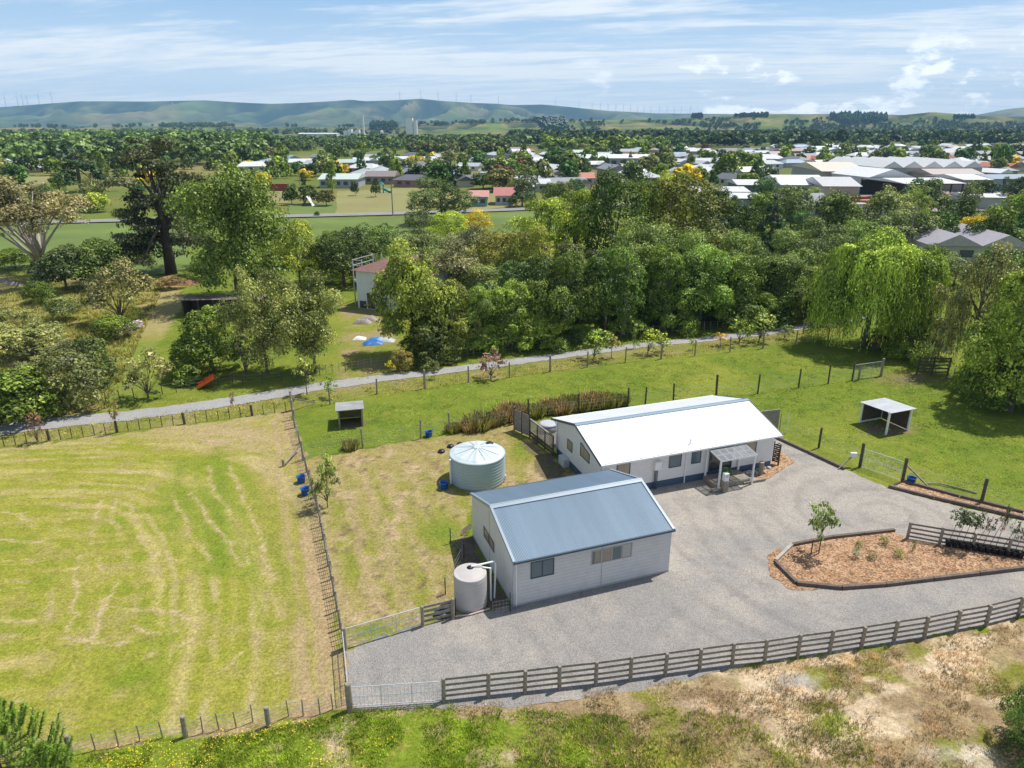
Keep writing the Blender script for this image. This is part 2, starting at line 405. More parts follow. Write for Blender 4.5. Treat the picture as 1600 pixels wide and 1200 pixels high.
    B = lerp(B, (.115, .185, .022), (n1 - .5) * 3)
    B = lerp(B, (.30, .30, .08), (n2 - .5) * 2.6)
    B = lerp(B, (.42, .35, .20), (fbm(X * .9, Y * .9, 4, 80) - .60) * 7 * np.clip((py - 1060) / 60, 0, 1))
    dry = inpoly(px + (n1 - .5) * 160, py, P_DRY)
    D = np.zeros(c.shape) + np.array((.37, .285, .14))
    D = lerp(D, (.26, .185, .095), np.clip(1 - np.hypot((px - 1090) / 120, (py - 1115) / 50), 0, 1) * 1.8 * n1 * 1.6)
    D = lerp(D, (.20, .22, .05), (fbm(X * .5, Y * .5, 4, 81) - .54) * 7)
    D = lerp(D, (.29, .205, .105), (fbm(X * 1.1, Y * 1.1, 4, 82) - .53) * 5)
    D = lerp(D, (.62, .50, .30), (fbm(X * .45 + 9, Y * .8, 5, 83) - .50) * 9 * np.clip((px - 950) / 250, 0, 1))
    D = lerp(D, (.66, .53, .32), np.clip(1.2 - np.hypot((px - 1490) / 75, (py - 1052) / 28), 0, 1) * 1.6 * (n2 + .1))
    D = lerp(D, (.60, .48, .28), np.clip(1.2 - np.hypot((px - 1230) / 50, (py - 1125) / 40), 0, 1) * 1.5 * (n2))
    D = lerp(D, (.17, .27, .035), np.clip(1.2 - np.hypot((px - 1290) / 32, (py - 1135) / 22), 0, 1) * 1.9 * n2)
    D = lerp(D, (.40, .38, .36), np.clip(1.1 - np.hypot((px - 1240) / 42, (py - 1068) / 17), 0, 1) * 1.4)
    D = lerp(D, (.25, .27, .055), np.clip((py - 1140) / 40, 0, 1) * np.clip((1200 - px) / 150, 0, 1) * 1.6 * (n1 + .1))
    D = lerp(D, (.66, .62, .55), np.clip(1.1 - np.hypot((px - 1500) / 70, (py - 1192) / 22), 0, 1) * 1.7 * n2)
    B[dry] = D[dry]
    c[m] = B[m]
    # trampled soil at the shelters and gates
    for (qx, qy, rx, ry, k) in ((550, 662, 24, 8, .9), (1386, 668, 42, 13, .9), (1420, 592, 60, 12, .5), (1330, 760, 40, 14, .3), (478, 775, 22, 40, .35)):
        c = lerp(c, (.22, .17, .11), np.clip(1.3 - np.hypot((px - qx) / rx, (py - qy) / ry), 0, 1) * k * 1.5)
    gr_ = np.clip((c[..., 1:2] / (c[..., 0:1] + 1e-6) - .80) / .25, 0, 1); c = c * (np.array((.90, .82, .62)) * gr_ + np.array((.86, .83, .92)) * (1 - gr_)); return np.clip(c, .008, .85)
def ground_z(X, Y):
    px, py = projnp(X, np.maximum(Y, 6), 0)
    b = pldist(X, Y, [G(-400, 1262), G(70, 1190), G(250, 1163), G(420, 1144), G(547, 1118), G(700, 1106), G(930, 1080), G(1143, 1050), G(1345, 1022), G(1600, 974), G(2200, 858)])
    inb = inpoly(px, py, P_BANK)
    k = np.clip(b / 2.2, 0, 1) * inb
    dr = np.clip((px - 850) / 300, 0, 1)
    z = k * ((fbm(X * .55, Y * .55, 4, 90) - .5) * .55 + (fbm(X * 2.3, Y * 2.3, 4, 91) - .5) * .26 * (.4 + dr)) 
    z = z + inb * np.clip(b / 5, 0, 1) * (.35 * dr)
    out = inpoly(px, py, P_LEFT) | inpoly(px, py, P_MID)
    z = z - out * (fbm(X * 1.7, Y * 1.7, 3, 92)) * .05
    return z
def grid(x0, x1, y0, y1, sx, sy):
    xs = np.linspace(x0, x1, int(round((x1 - x0) / sx)) + 1); ys = np.linspace(y0, y1, int(round((y1 - y0) / sy)) + 1)
    return xs, ys
def patch(xs, ys, zf):
    X, Y = np.meshgrid(xs, ys); Z = zf(X, Y) if zf else np.zeros_like(X)
    V = np.stack([X, Y, Z], -1).reshape(-1, 3); C = ground_col(X, Y).reshape(-1, 3)
    nx, ny = len(xs), len(ys); i = np.arange(nx * ny).reshape(ny, nx)
    F = np.stack([i[:-1, :-1], i[:-1, 1:], i[1:, 1:], i[1:, :-1]], -1).reshape(-1, 4)
    return V, F, C
def mat_ground():
    m = bpy.data.materials.new('grass_ground'); nt, b = nodes(m); L = nt.links.new
    b.inputs['Roughness'].default_value = .95; b.inputs['Specular IOR Level'].default_value = .15
    at = nt.nodes.new('ShaderNodeAttribute'); at.attribute_name = 'col'
    g = nt.nodes.new('ShaderNodeNewGeometry')
    col = at.outputs['Color']
    for sc, lo, hi in ((7, .66, 1.36), (30, .60, 1.42), (1.6, .86, 1.14)):
        n = nt.nodes.new('ShaderNodeTexNoise'); n.inputs['Scale'].default_value = sc; n.inputs['Detail'].default_value = 3; n.inputs['Roughness'].default_value = .7
        L(g.outputs['Position'], n.inputs['Vector'])
        mr = nt.nodes.new('ShaderNodeMapRange'); mr.inputs[1].default_value = .3; mr.inputs[2].default_value = .7; mr.inputs[3].default_value = lo; mr.inputs[4].default_value = hi
        L(n.outputs[0], mr.inputs[0])
        vm = nt.nodes.new('ShaderNodeVectorMath'); vm.operation = 'SCALE'; L(col, vm.inputs[0]); L(mr.outputs[0], vm.inputs['Scale']); col = vm.outputs[0]
    L(col, b.inputs['Base Color'])
    n = nt.nodes.new('ShaderNodeTexNoise'); n.inputs['Scale'].default_value = 14; n.inputs['Detail'].default_value = 5; n.inputs['Roughness'].default_value = .75
    L(g.outputs['Position'], n.inputs['Vector'])
    bp = nt.nodes.new('ShaderNodeBump'); bp.inputs['Strength'].default_value = .7; bp.inputs['Distance'].default_value = .06
    L(n.outputs[0], bp.inputs['Height']); L(bp.outputs[0], b.inputs['Normal'])
    return m
GM = mat_ground()
def make_ground():
    Vs, Fs, Cs = [], [], []; o = 0
    far_y = np.concatenate([np.linspace(130, 400, 70), np.linspace(410, 1400, 70), np.geomspace(1450, 30000, 14)])
    far_x = np.concatenate([-np.geomspace(30000, 700, 12), np.linspace(-650, 650, 150), np.geomspace(700, 30000, 12)])
    for args in ((*grid(-48, 44, 12, 62, .16, .16), ground_z),
                 (*grid(-150, -48, 12, 62, 1.5, 1), None), (*grid(44, 150, 12, 62, 1, 1), ground_z),
                 (*grid(-150, 150, 62, 130, .5, .5), None),
                 (far_x, far_y, None),
                 (np.array([-30000, -3000., -150]), np.array([-2000, 12, 62, 130.]), None), (np.array([150, 3000., 30000]), np.array([-2000, 12, 62, 130.]), None),
                 (np.linspace(-150, 150, 31), np.array([-2000, -20, 12.]), None)):
        V, F, C = patch(*args); Vs.append(V); Fs.append(F + o); Cs.append(C); o += len(V)
    V = np.concatenate(Vs); F = np.concatenate(Fs); C = np.concatenate(Cs)
    me = np_mesh('ground', V, F, GM, {'col': ('FLOAT_COLOR', 'POINT', np.concatenate([C, np.ones((len(C), 1))], 1))}, True)
    return struct(link('ground', me))
make_ground()

def sheet(name, pts, z, m, jag=.12, step=.4, kind='structure', seed=1, closed=True):
    pts = [Vector((p[0], p[1])) for p in pts]; out = []; r = random.Random(seed); acc = 0
    for i in range(len(pts)):
        a = pts[i]; b = pts[(i + 1) % len(pts)]; n = max(1, int((b - a).length / step)); nr = Vector((-(b - a).y, (b - a).x)).normalized() if (b - a).length > 0 else Vector((0, 0))
        for k in range(n):
            acc = acc * .6 + r.uniform(-1, 1) * jag
            out.append(a.lerp(b, k / n) + nr * acc)
    bm = bmesh.new(); vs = [bm.verts.new((p.x, p.y, z)) for p in out]; f = bm.faces.new(vs)
    if f.normal.z < 0: f.normal_flip()
    bmesh.ops.triangulate(bm, faces=[f], quad_method='BEAUTY', ngon_method='EAR_CLIP')
    me = bpy.data.meshes.new(name); bm.to_mesh(me); bm.free(); me.materials.append(m)
    for p in me.polygons:
        if p.normal.z < 0: p.flip()
    return struct(link(name, me), kind)
def strip(name, ea, eb, z, m, jag=.05, step=.6, seed=1):
    r = random.Random(seed); mb = MB(); rows = []
    for i in range(len(ea) - 1):
        n = max(1, int((ea[i + 1] - ea[i]).length / step))
        for k in range(n + (i == len(ea) - 2)):
            a = ea[i].lerp(ea[i + 1], k / n); b = eb[i].lerp(eb[i + 1], k / n); d = (b - a).normalized()
            a = a + d * r.uniform(-1, 1) * jag; b = b + d * r.uniform(-1, 1) * jag
            rows.append([(q.x, q.y, z) for q in (a, a.lerp(b, .33), a.lerp(b, .67), b)])
    vs = [v for w in rows for v in w]
    mb.add(vs, [(i * 4 + k, i * 4 + 4 + k, i * 4 + 5 + k, i * 4 + 1 + k) for i in range(len(rows) - 1) for k in range(3)])
    o = mb.build(name, m)
    for p in o.data.polygons:
        if p.normal.z < 0: p.flip()
    return struct(o)
def mat_gravel(name, c1, c2, c3, big=.25, sp_=(.78, 1.24), vs_=24):
    m = bpy.data.materials.new(name); nt, b = nodes(m); L = nt.links.new
    b.inputs['Roughness'].default_value = .93; b.inputs['Specular IOR Level'].default_value = .2
    g = nt.nodes.new('ShaderNodeNewGeometry')
    def nz(sc, det=4, ro=.6):
        n = nt.nodes.new('ShaderNodeTexNoise'); n.inputs['Scale'].default_value = sc; n.inputs['Detail'].default_value = det; n.inputs['Roughness'].default_value = ro
        L(g.outputs['Position'], n.inputs['Vector']); return n.outputs[0]
    def mp(v, a, c, d=0, e=1):
        r = nt.nodes.new('ShaderNodeMapRange'); r.inputs[1].default_value = a; r.inputs[2].default_value = c; r.inputs[3].default_value = d; r.inputs[4].default_value = e
        L(v, r.inputs[0]); return r.outputs[0]
    x = nt.nodes.new('ShaderNodeMix'); x.data_type = 'RGBA'; x.inputs[6].default_value = (*c1, 1); x.inputs[7].default_value = (*c2, 1)
    sp = nt.nodes.new('ShaderNodeSeparateXYZ'); L(g.outputs['Position'], sp.inputs[0])
    ad = nt.nodes.new('ShaderNodeMath'); ad.operation = 'ADD'; L(mp(nz(big), .35, .65, -.6, .6), ad.inputs[0]); L(mp(sp.outputs[1], 27, 38, .15, .85), ad.inputs[1]); ad.use_clamp = True
    L(ad.outputs[0], x.inputs[0])
    y = nt.nodes.new('ShaderNodeMix'); y.data_type = 'RGBA'; y.inputs[7].default_value = (*c3, 1)
    L(x.outputs[2], y.inputs[6]); L(mp(nz(1.7, 5), .52, .72, 0, .55), y.inputs[0])
    col = y.outputs[2]
    if name == 'gravel':
        dn = nt.nodes.new('ShaderNodeVectorMath'); dn.operation = 'DISTANCE'; dn.inputs[1].default_value = (22.5, 37.5, 0); L(g.outputs['Position'], dn.inputs[0])
        mm = nt.nodes.new('ShaderNodeMath'); mm.operation = 'MULTIPLY_ADD'; mm.inputs[1].default_value = 3.6; L(dn.outputs['Value'], mm.inputs[0]); L(mp(nz(.35, 2), 0, 1, 0, 5), mm.inputs[2])
        sn = nt.nodes.new('ShaderNodeMath'); sn.operation = 'SINE'; L(mm.outputs[0], sn.inputs[0])
        am = nt.nodes.new('ShaderNodeMath'); am.operation = 'MULTIPLY'; L(mp(sn.outputs[0], .2, 1, 0, 1), am.inputs[0]); L(mp(nz(.12, 3), .4, .6, 0, .16), am.inputs[1])
        dk = nt.nodes.new('ShaderNodeMath'); dk.operation = 'SUBTRACT'; dk.inputs[0].default_value = 1.03; L(am.outputs[0], dk.inputs[1])
        vm = nt.nodes.new('ShaderNodeVectorMath'); vm.operation = 'SCALE'; L(col, vm.inputs[0]); L(dk.outputs[0], vm.inputs['Scale']); col = vm.outputs[0]
    v = nt.nodes.new('ShaderNodeTexVoronoi'); v.inputs['Scale'].default_value = vs_; L(g.outputs['Position'], v.inputs['Vector'])
    vs = nt.nodes.new('ShaderNodeSeparateColor'); L(v.outputs['Color'], vs.inputs[0])
    for src, lo, hi in ((mp(vs.outputs[0], 0, 1, *sp_), 0, 0), (mp(nz(45, 2), .3, .7, .8, 1.2), 0, 0)):
        vm = nt.nodes.new('ShaderNodeVectorMath'); vm.operation = 'SCALE'; L(col, vm.inputs[0]); L(src, vm.inputs['Scale']); col = vm.outputs[0]
    L(col, b.inputs['Base Color'])
    bp = nt.nodes.new('ShaderNodeBump'); bp.inputs['Strength'].default_value = .6; bp.inputs['Distance'].default_value = .03
    L(v.outputs['Distance'], bp.inputs['Height']); L(bp.outputs[0], b.inputs['Normal'])
    return m
GRAV = mat_gravel('gravel', (.25, .236, .222), (.345, .31, .27), (.205, .195, .19))
LANE = mat_gravel('lane_gravel', (.29, .285, .285), (.33, .325, .315), (.25, .245, .24))
P_GRAVEL = [(547, 1098), (541, 1020), (560, 1008), (662, 975), (712, 962), (770, 955), (806, 944), (830, 800), (900, 742), (960, 735), (1190, 700), (1205, 683), (1222, 684), (1270, 712), (1325, 735),
            (1385, 762), (1460, 783), (1600, 815), (1900, 880), (1900, 930), (1600, 964), (1493, 988), (1345, 1014), (1194, 1037), (1143, 1046), (1080, 1062), (1000, 1078), (900, 1092), (780, 1104), (690, 1108), (560, 1106)]
sheet('gravel_yard', [G(*p) for p in P_GRAVEL], .014, GRAV, .09, .25)
EDGES = [(-400, 716, 740), (-200, 689, 711), (0, 662, 679), (100, 652, 667), (200, 644, 656.5), (300, 631, 643), (400, 616, 627), (500, 599, 609.5), (600, 586.5, 595.5), (700, 575.5, 583), (800, 562, 570), (900, 549.5, 556.5),
         (1000, 537, 543), (1100, 528, 533.5), (1200, 517, 523), (1300, 501, 506.5), (1400, 486, 491)]
strip('lane_road', [G(a, c + .8) for a, b, c in EDGES], [G(a, b - 1.2) for a, b, c in EDGES], .03, LANE, .12, .4)
rd = [(-500, 366), (160, 346), (300, 342), (460, 338.5), (640, 334), (810, 328), (1000, 320)]
pts = [G(*p) for p in rd]
FARRD = mat('far_road', (.23, .225, .22), .9, .15, .3)
strip('far_road', [p + Vector((0, -3.2, 0)) for p in pts], [p + Vector((0, 3.2, 0)) for p in pts], .25, FARRD, .1, 4)
MULCH = mat_gravel('bark_mulch', (.27, .155, .085), (.35, .22, .13), (.14, .085, .05), 1.2, (.45, 1.7), 13)
P_BED = [(1211, 880), (1238, 855), (1300, 842), (1397, 832), (1420, 843), (1468, 851), (1520, 858), (1575, 868), (1640, 880), (1600, 890), (1384, 915), (1315, 920), (1245, 913)]
sheet('mulch_bed', [G(*p) for p in P_BED], .055, MULCH, .02, .5)
sheet('mulch_strip', [G(*p) for p in [(1390, 760), (1408, 753), (1500, 777), (1600, 800), (1800, 850), (1800, 868), (1600, 812)]], .05, MULCH, .02, .5, seed=3)
sheet('mulch_patch', [G(*p) for p in [(1203, 728), (1215, 700), (1240, 722), (1215, 738), (1195, 752), (1178, 752)]], .05, MULCH, .05, .3, seed=4)
sheet('mulch_spill', [G(*p) for p in [(1200, 868), (1222, 858), (1213, 880), (1245, 914), (1280, 922), (1235, 924), (1205, 900)]], .03, MULCH, .10, .25, seed=5)
FT = mat('dry_field', (.30, .25, .10), .95, .3, .06, .3, 3, col2=(.24, .25, .07)); FG = mat('green_field', (.115, .165, .025), .95, .25, .05, .3, 3)
for i, (p, m) in enumerate([([(450, 343), (640, 338), (900, 328), (920, 352), (560, 400), (455, 420)], FG), ([(-300, 362), (170, 349), (290, 345), (300, 420), (190, 440), (0, 420), (-300, 430)], FG),
                            ([(527, 299), (650, 293), (720, 300), (655, 331), (526, 334)], FT), ([(700, 303), (812, 299), (815, 323), (742, 328), (690, 330)], FT), ([(-80, 282), (78, 273), (72, 288), (-80, 298)], FT),
                            ([(450, 318), (525, 318), (525, 335), (450, 337)], FG), ([(410, 300), (450, 298), (450, 318), (400, 320)], FT), ([(70, 203), (215, 202), (230, 209), (60, 210)], FT), ([(280, 200.5), (470, 200), (470, 206), (290, 207)], FG)]):
    sheet('field', [G(*q) for q in p], .04 + .02 * i, m, .4, 5, seed=20 + i)

sheet('industrial_yard', [G(*p) for p in [(1196, 338), (1230, 314), (1290, 296), (1440, 292), (1620, 290), (1640, 326), (1480, 334), (1400, 330), (1370, 345), (1310, 343), (1240, 348)]], .3, mat('yard_paving', (.27, .24, .215), .9, .25, .08), .6, 5)
# ------------------------------------------------------------------ hills
def hills(name, prof, d0, d1, dr, cols, seed, shade):
    xs = np.linspace(-900, 2500, cols); ds = np.linspace(d0, d1, 120)
    P = np.interp(xs, [p[0] for p in prof], [p[1] for p in prof])
    A = (xs - 800) / FPX
    X = A[None, :] * ds[:, None] / _c * 1.0; Y = np.repeat(ds[:, None], cols, 1)
    ridge = np.array([topz(py, (0, dr), 800) for py in P]) + 0
    t = (ds - d0) / (dr - d0)
    f = np.where(t < 1, np.clip(t, 0, 1) ** 1.35, np.clip(1 - (t - 1) * 1.1, 0, 1) ** .8)
    q = (dr - d0)
    wob = fbm(X / q * 1.4, Y / q * 1.4, 3, seed + 5) - .5
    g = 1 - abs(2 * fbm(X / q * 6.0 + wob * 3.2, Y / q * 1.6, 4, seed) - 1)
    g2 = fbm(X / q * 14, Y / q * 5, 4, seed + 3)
    Z = ridge[None, :] * f[:, None] * (1 + (g - .95) * 2.6 * np.sin(np.pi * np.clip(t, 0, 1))[:, None] ** .8 + (g2 - .5) * .8 * np.sin(np.pi * np.clip(t, 0, 1))[:, None] ** .8)
    Z[0] = -8; Z = np.maximum(Z, -8)
    V = np.stack([X, Y, Z], -1).reshape(-1, 3)
    i = np.arange(Z.size).reshape(Z.shape)
    F = np.stack([i[:-1, :-1], i[:-1, 1:], i[1:, 1:], i[1:, :-1]], -1).reshape(-1, 4)
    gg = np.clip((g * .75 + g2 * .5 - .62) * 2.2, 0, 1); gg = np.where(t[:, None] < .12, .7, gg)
    return struct(link(name, np_mesh(name, V, F, shade, {'gully_shade': ('FLOAT', 'POINT', gg.ravel())}, smooth=True)))
def mat_hill(name, bush, past, tan, sc):  # dark bush colour in the gullies also stands in for faint relief shading
    m = bpy.data.materials.new(name); nt, b = nodes(m); L = nt.links.new; b.inputs['Roughness'].default_value = .95; b.inputs['Specular IOR Level'].default_value = .1
    at = nt.nodes.new('ShaderNodeAttribute'); at.attribute_name = 'gully_shade'; g = nt.nodes.new('ShaderNodeNewGeometry')
    def nz(s_, lo, hi):
        n = nt.nodes.new('ShaderNodeTexNoise'); n.inputs['Scale'].default_value = s_; n.inputs['Detail'].default_value = 8; n.inputs['Roughness'].default_value = .6; L(g.outputs['Position'], n.inputs['Vector'])
        r = nt.nodes.new('ShaderNodeMapRange'); r.inputs[1].default_value = lo; r.inputs[2].default_value = hi; L(n.outputs[0], r.inputs[0]); return r.outputs[0]
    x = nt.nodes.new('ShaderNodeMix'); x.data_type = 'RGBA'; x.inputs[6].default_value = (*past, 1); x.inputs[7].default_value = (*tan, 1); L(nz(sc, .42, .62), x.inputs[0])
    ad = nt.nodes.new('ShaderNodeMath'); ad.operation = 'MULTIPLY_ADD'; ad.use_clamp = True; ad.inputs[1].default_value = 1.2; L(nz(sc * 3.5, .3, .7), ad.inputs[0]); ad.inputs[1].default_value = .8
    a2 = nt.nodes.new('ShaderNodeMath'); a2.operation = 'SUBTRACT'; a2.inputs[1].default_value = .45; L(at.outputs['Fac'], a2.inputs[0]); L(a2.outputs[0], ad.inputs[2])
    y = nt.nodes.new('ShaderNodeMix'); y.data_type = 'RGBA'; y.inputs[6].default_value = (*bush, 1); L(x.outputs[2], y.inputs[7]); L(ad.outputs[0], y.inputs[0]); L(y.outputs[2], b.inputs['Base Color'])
    return m
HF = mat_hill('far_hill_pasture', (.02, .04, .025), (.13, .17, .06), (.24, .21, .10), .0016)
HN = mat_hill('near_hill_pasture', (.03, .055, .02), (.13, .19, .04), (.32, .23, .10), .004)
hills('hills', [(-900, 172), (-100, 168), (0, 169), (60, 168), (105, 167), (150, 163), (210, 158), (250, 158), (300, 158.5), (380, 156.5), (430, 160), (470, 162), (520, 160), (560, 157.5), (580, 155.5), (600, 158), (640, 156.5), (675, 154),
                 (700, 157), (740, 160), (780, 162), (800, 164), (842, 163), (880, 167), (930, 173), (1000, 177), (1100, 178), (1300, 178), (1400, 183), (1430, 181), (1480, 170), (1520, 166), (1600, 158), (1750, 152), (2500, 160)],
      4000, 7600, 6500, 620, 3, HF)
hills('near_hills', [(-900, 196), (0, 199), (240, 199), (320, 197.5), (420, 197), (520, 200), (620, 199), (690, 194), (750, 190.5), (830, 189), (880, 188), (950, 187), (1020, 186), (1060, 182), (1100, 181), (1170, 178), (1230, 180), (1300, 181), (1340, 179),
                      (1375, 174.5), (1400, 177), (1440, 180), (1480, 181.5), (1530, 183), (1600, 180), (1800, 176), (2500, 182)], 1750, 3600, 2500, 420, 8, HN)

# ------------------------------------------------------------------ buildings
ANG = R(19.7)
U = Vector((math.cos(ANG), math.sin(ANG), 0)); VV = Vector((-math.sin(ANG), math.cos(ANG), 0))
def onfront(px, py, org, yo=0.0):       # photo direction met with the wall plane y = yo of a building frame
    d = Vector(ray(px, py)); C0 = Vector((0, 0, CAMH)); p0 = org + VV * yo
    t = (p0 - C0).dot(VV) / d.dot(VV); q = C0 + d * t - org
    return q.dot(U), q.z
def onside(px, py, org, xo=0.0):
    d = Vector(ray(px, py)); C0 = Vector((0, 0, CAMH)); p0 = org + U * xo
    t = (p0 - C0).dot(U) / d.dot(U); q = C0 + d * t - org
    return q.dot(VV), q.z
def clad(mb, L, z0, ztop, axis, off, sgn, pitch=.19, lap=.028, gable=None, skew=0):
    # lapped boards on a wall; gable = function z -> (a0, a1) span along the wall
    z = z0; g = .011
    while z < ztop - 1e-4:
        z1 = min(z + pitch, ztop); zm = max(z + .01, z1 - g)
        sp = [(gable(q) if gable else (0, L)) for q in (z, zm, zm, z1)]
        o = [off + sgn * lap, off + sgn * lap * .8, off - sgn * .004, off - sgn * .004]; zs = (z, zm, zm, z1); vs = []
        for (a0, a1), oo, q in zip(sp, o, zs): vs += [(a0, oo, q), (a1, oo, q)] if axis == 'x' else [(oo, a0, q), (oo, a1, q)]
        if sgn < 0: fs = [(0, 1, 3, 2), (2, 3, 5, 4), (4, 5, 7, 6)]
        else: fs = [(1, 0, 2, 3), (3, 2, 4, 5), (5, 4, 6, 7)]
        vs += [(sp[0][0], off - sgn * .004, z), (sp[0][1], off - sgn * .004, z)] if axis == 'x' else [(off - sgn * .004, sp[0][0], z), (off - sgn * .004, sp[0][1], z)]
        fs.append((8, 9, 1, 0)); mb.add(vs, fs); z = z1
def window(parent, axis, a0, a1, z0, z1, off, sgn, frame, pane, name='window', depth=.03, fw=.045, mull=(), slope=0):
    # frame ring with mullions, pane set behind as a sub-part; slope raises the right jamb head (raked window)
    f = MB(); g = MB()
    def P(a, z, o): return (a, off + sgn * o, z) if axis == 'x' else (off + sgn * o, a, z)
    def bar(a, za, b, zb, w=fw):
        p = Vector(P(a, za, depth / 2)); q = Vector(P(b, zb, depth / 2)); f.beam(p, q, w, depth + .012, up=Vector(P(0, 0, 1)) - Vector(P(0, 0, 0)))
    z1b = z1 + slope
    bar(a0, z0, a1, z0); bar(a0, z1, a1, z1b); bar(a0, z0 - fw / 2, a0, z1 + fw / 2); bar(a1, z0 - fw / 2, a1, z1b + fw / 2)
    for t in mull:
        a = a0 + (a1 - a0) * t; bar(a, z0, a, z1 + slope * t, fw * 1.1)
    fo = f.build(name, frame, parent)
    g.add([P(a0, z0, .012), P(a1, z0, .012), P(a1, z1b, .012), P(a0, z1, .012)], [(0, 1, 2, 3)])
    g.build('pane', pane, fo)
    return fo
def corr(L, y0, z0, y1, z1, pitch, amp, x0=0.0, flat=False, n=6):
    # corrugated sheet running from eave (y0,z0) to ridge (y1,z1)
    k = int(L / pitch) * n + 1; mb = MB(); d = Vector((0, y1 - y0, z1 - z0)).normalized(); nrm = Vector((0, -d.z, d.y))
    if nrm.z < 0: nrm = -nrm
    rows = 5; vs = []
    for j in range(rows):
        t = j / (rows - 1)
        for i in range(k):
            x = x0 + L * i / (k - 1); ph = i / n % 1
            h = amp * math.cos(2 * math.pi * ph) if not flat else (amp if ph < .2 else -amp * .2)
            vs.append((x, y0 + (y1 - y0) * t + nrm.y * h, z0 + (z1 - z0) * t + nrm.z * h))
    mb.add(vs, [(j * k + i, j * k + i + 1, (j + 1) * k + i + 1, (j + 1) * k + i) for j in range(rows - 1) for i in range(k - 1)])
    return mb
def gable_span(Wd, ez, rz):
    def f(z):
        if z <= ez: return (0, Wd)
        t = (z - ez) / (rz - ez); return (Wd / 2 * t, Wd - Wd / 2 * t)
    return f

# ---- the garage in front
S0 = G(802, 948); S0.z = 0
SL, SWD, SE, SR = 8.62, 6.75, 2.62, 3.68
shed = empty('garage', S0, 'pale grey weatherboard garage with blue-grey corrugated roof at the front of the gravel yard', 'garage', rz=ANG)
SHW = mat('pale_grey_board', (.60, .58, .57), .6, .06, 2)
SHR = mat('blue_grey_roof_steel', (.17, .24, .315), .42, .09, .9, spec=.6, metal=.1, stretch=(1.6, .12, .12))
SHT = mat('roof_flashing', (.23, .29, .35), .4, .05, 2, metal=.1)
w = MB()
for off, sgn in ((0, -1), (SWD, 1)): clad(w, SL, .12, SE, 'x', off, sgn)
for off, sgn in ((0, -1), (SL, 1)): clad(w, SWD, .12, SR - .04, 'y', off, sgn, gable=gable_span(SWD, SE, SR))
w.box(-.016, -.016, .12, .09, .09, SE - .02); w.box(SL - .09, -.018, .12, SL + .016, .09, SE - .02)
w.build('wall', SHW, shed)
w = MB(); w.box(-.03, -.03, 0, SL + .03, SWD + .03, .115); w.build('foundation', CONC, shed)
ym = SWD / 2; dz = (SR - SE) / ym
r1 = corr(SL + .12, -.16, SE - .16 * dz + .07, ym, SR + .07, .0762, .012, -.06); r1.build('front_roof', SHR, shed, smooth=True)
r2 = corr(SL + .12, SWD + .16, SE - .16 * dz + .07, ym, SR + .07, .0762, .012, -.06); r2.build('rear_roof', SHR, shed, smooth=True)
w = MB(); w.beam((-.09, ym - .11, SR + .078), (SL + .09, ym - .11, SR + .078), .24, .02, up=(0, -dz, 1)); w.beam((-.09, ym + .11, SR + .080), (SL + .09, ym + .11, SR + .080), .24, .02, up=(0, dz, 1))
w.tube([(-.09, ym, SR + .11), (SL + .09, ym, SR + .11)], .03, 8); w.build('ridge_cap', SHT, shed)
for x in (-.07, SL + .07):
    w = MB()
    for s_ in (0, 1):
        y0 = -.18 if s_ == 0 else SWD + .18
        w.beam((x, y0, SE - .18 * dz + .05), (x, ym, SR + .05), .03, .15)
        w.beam((x + (.05 if x < 0 else -.05), y0, SE - .18 * dz + .115), (x + (.05 if x < 0 else -.05), ym, SR + .115), .14, .015)
    w.build('barge_board', SHT, shed)
w = MB()
for y in (-.21, SWD + .21): w.beam((-.08, y, SE - .03), (SL + .08, y, SE - .03), .09, .10)
w.build('gutter', SLATE, shed)
for x in (.13,):
    w = MB(); w.tube([(x, -.21, SE - .05), (x, -.06, SE - .2), (x, -.06, .05)], .036, 8); w.build('downpipe', WHITEPL, shed)
x0, zt = onfront(829.5, 879, S0); x1, _z = onfront(865, 873, S0); _x, zb = onfront(830, 903.5, S0)
window(shed, 'x', x0, x1, zb, zt, -.016, -1, SLATE, GREYGL, mull=(.5,))
x0, zt = onfront(924.5, 861, S0); x1, _z = onfront(987, 849, S0); _x, zb = onfront(924.5, 881.5, S0)
WW = mat('pale_window_frame', (.42, .40, .38), .6)
fr = window(shed, 'x', x0, x1, zb, zt, -.016, -1, WW, CURT, mull=(.245, .5, .755))
for q, mm in ((0, CURT), (2, GREYGL), (3, CURT)):
    g = MB(); a = x0 + (x1 - x0) * q * .252 + .05; b = a + (x1 - x0) * .2; 
    if q == 0: b = a + .12
    g.add([(a, -.034, zb + .03), (b, -.034, zb + .03), (b, -.034, zt - .03), (a, -.034, zt - .03)], [(0, 1, 2, 3)]); g.build('pane', GREYGL if q != 3 else mat('pale_blind', (.42, .41, .40), .4), fr)
y1, zt = onside(757, 822, S0); y0, zb = onside(773, 863, S0)
window(shed, 'y', y0, y1, zb, zt + .0, -.016, -1, SLATE, CURT, mull=(.5,))
xs_, _ = onfront(939, 900, S0); MB().box(xs_ - .012, -.035, .12, xs_ + .012, -.01, SE - .02).build('cover_strip', SHT, shed); MB().box(-.035, ym + .2, .12, -.01, ym + .225, SR - .35).build('cover_strip', SHT, shed)

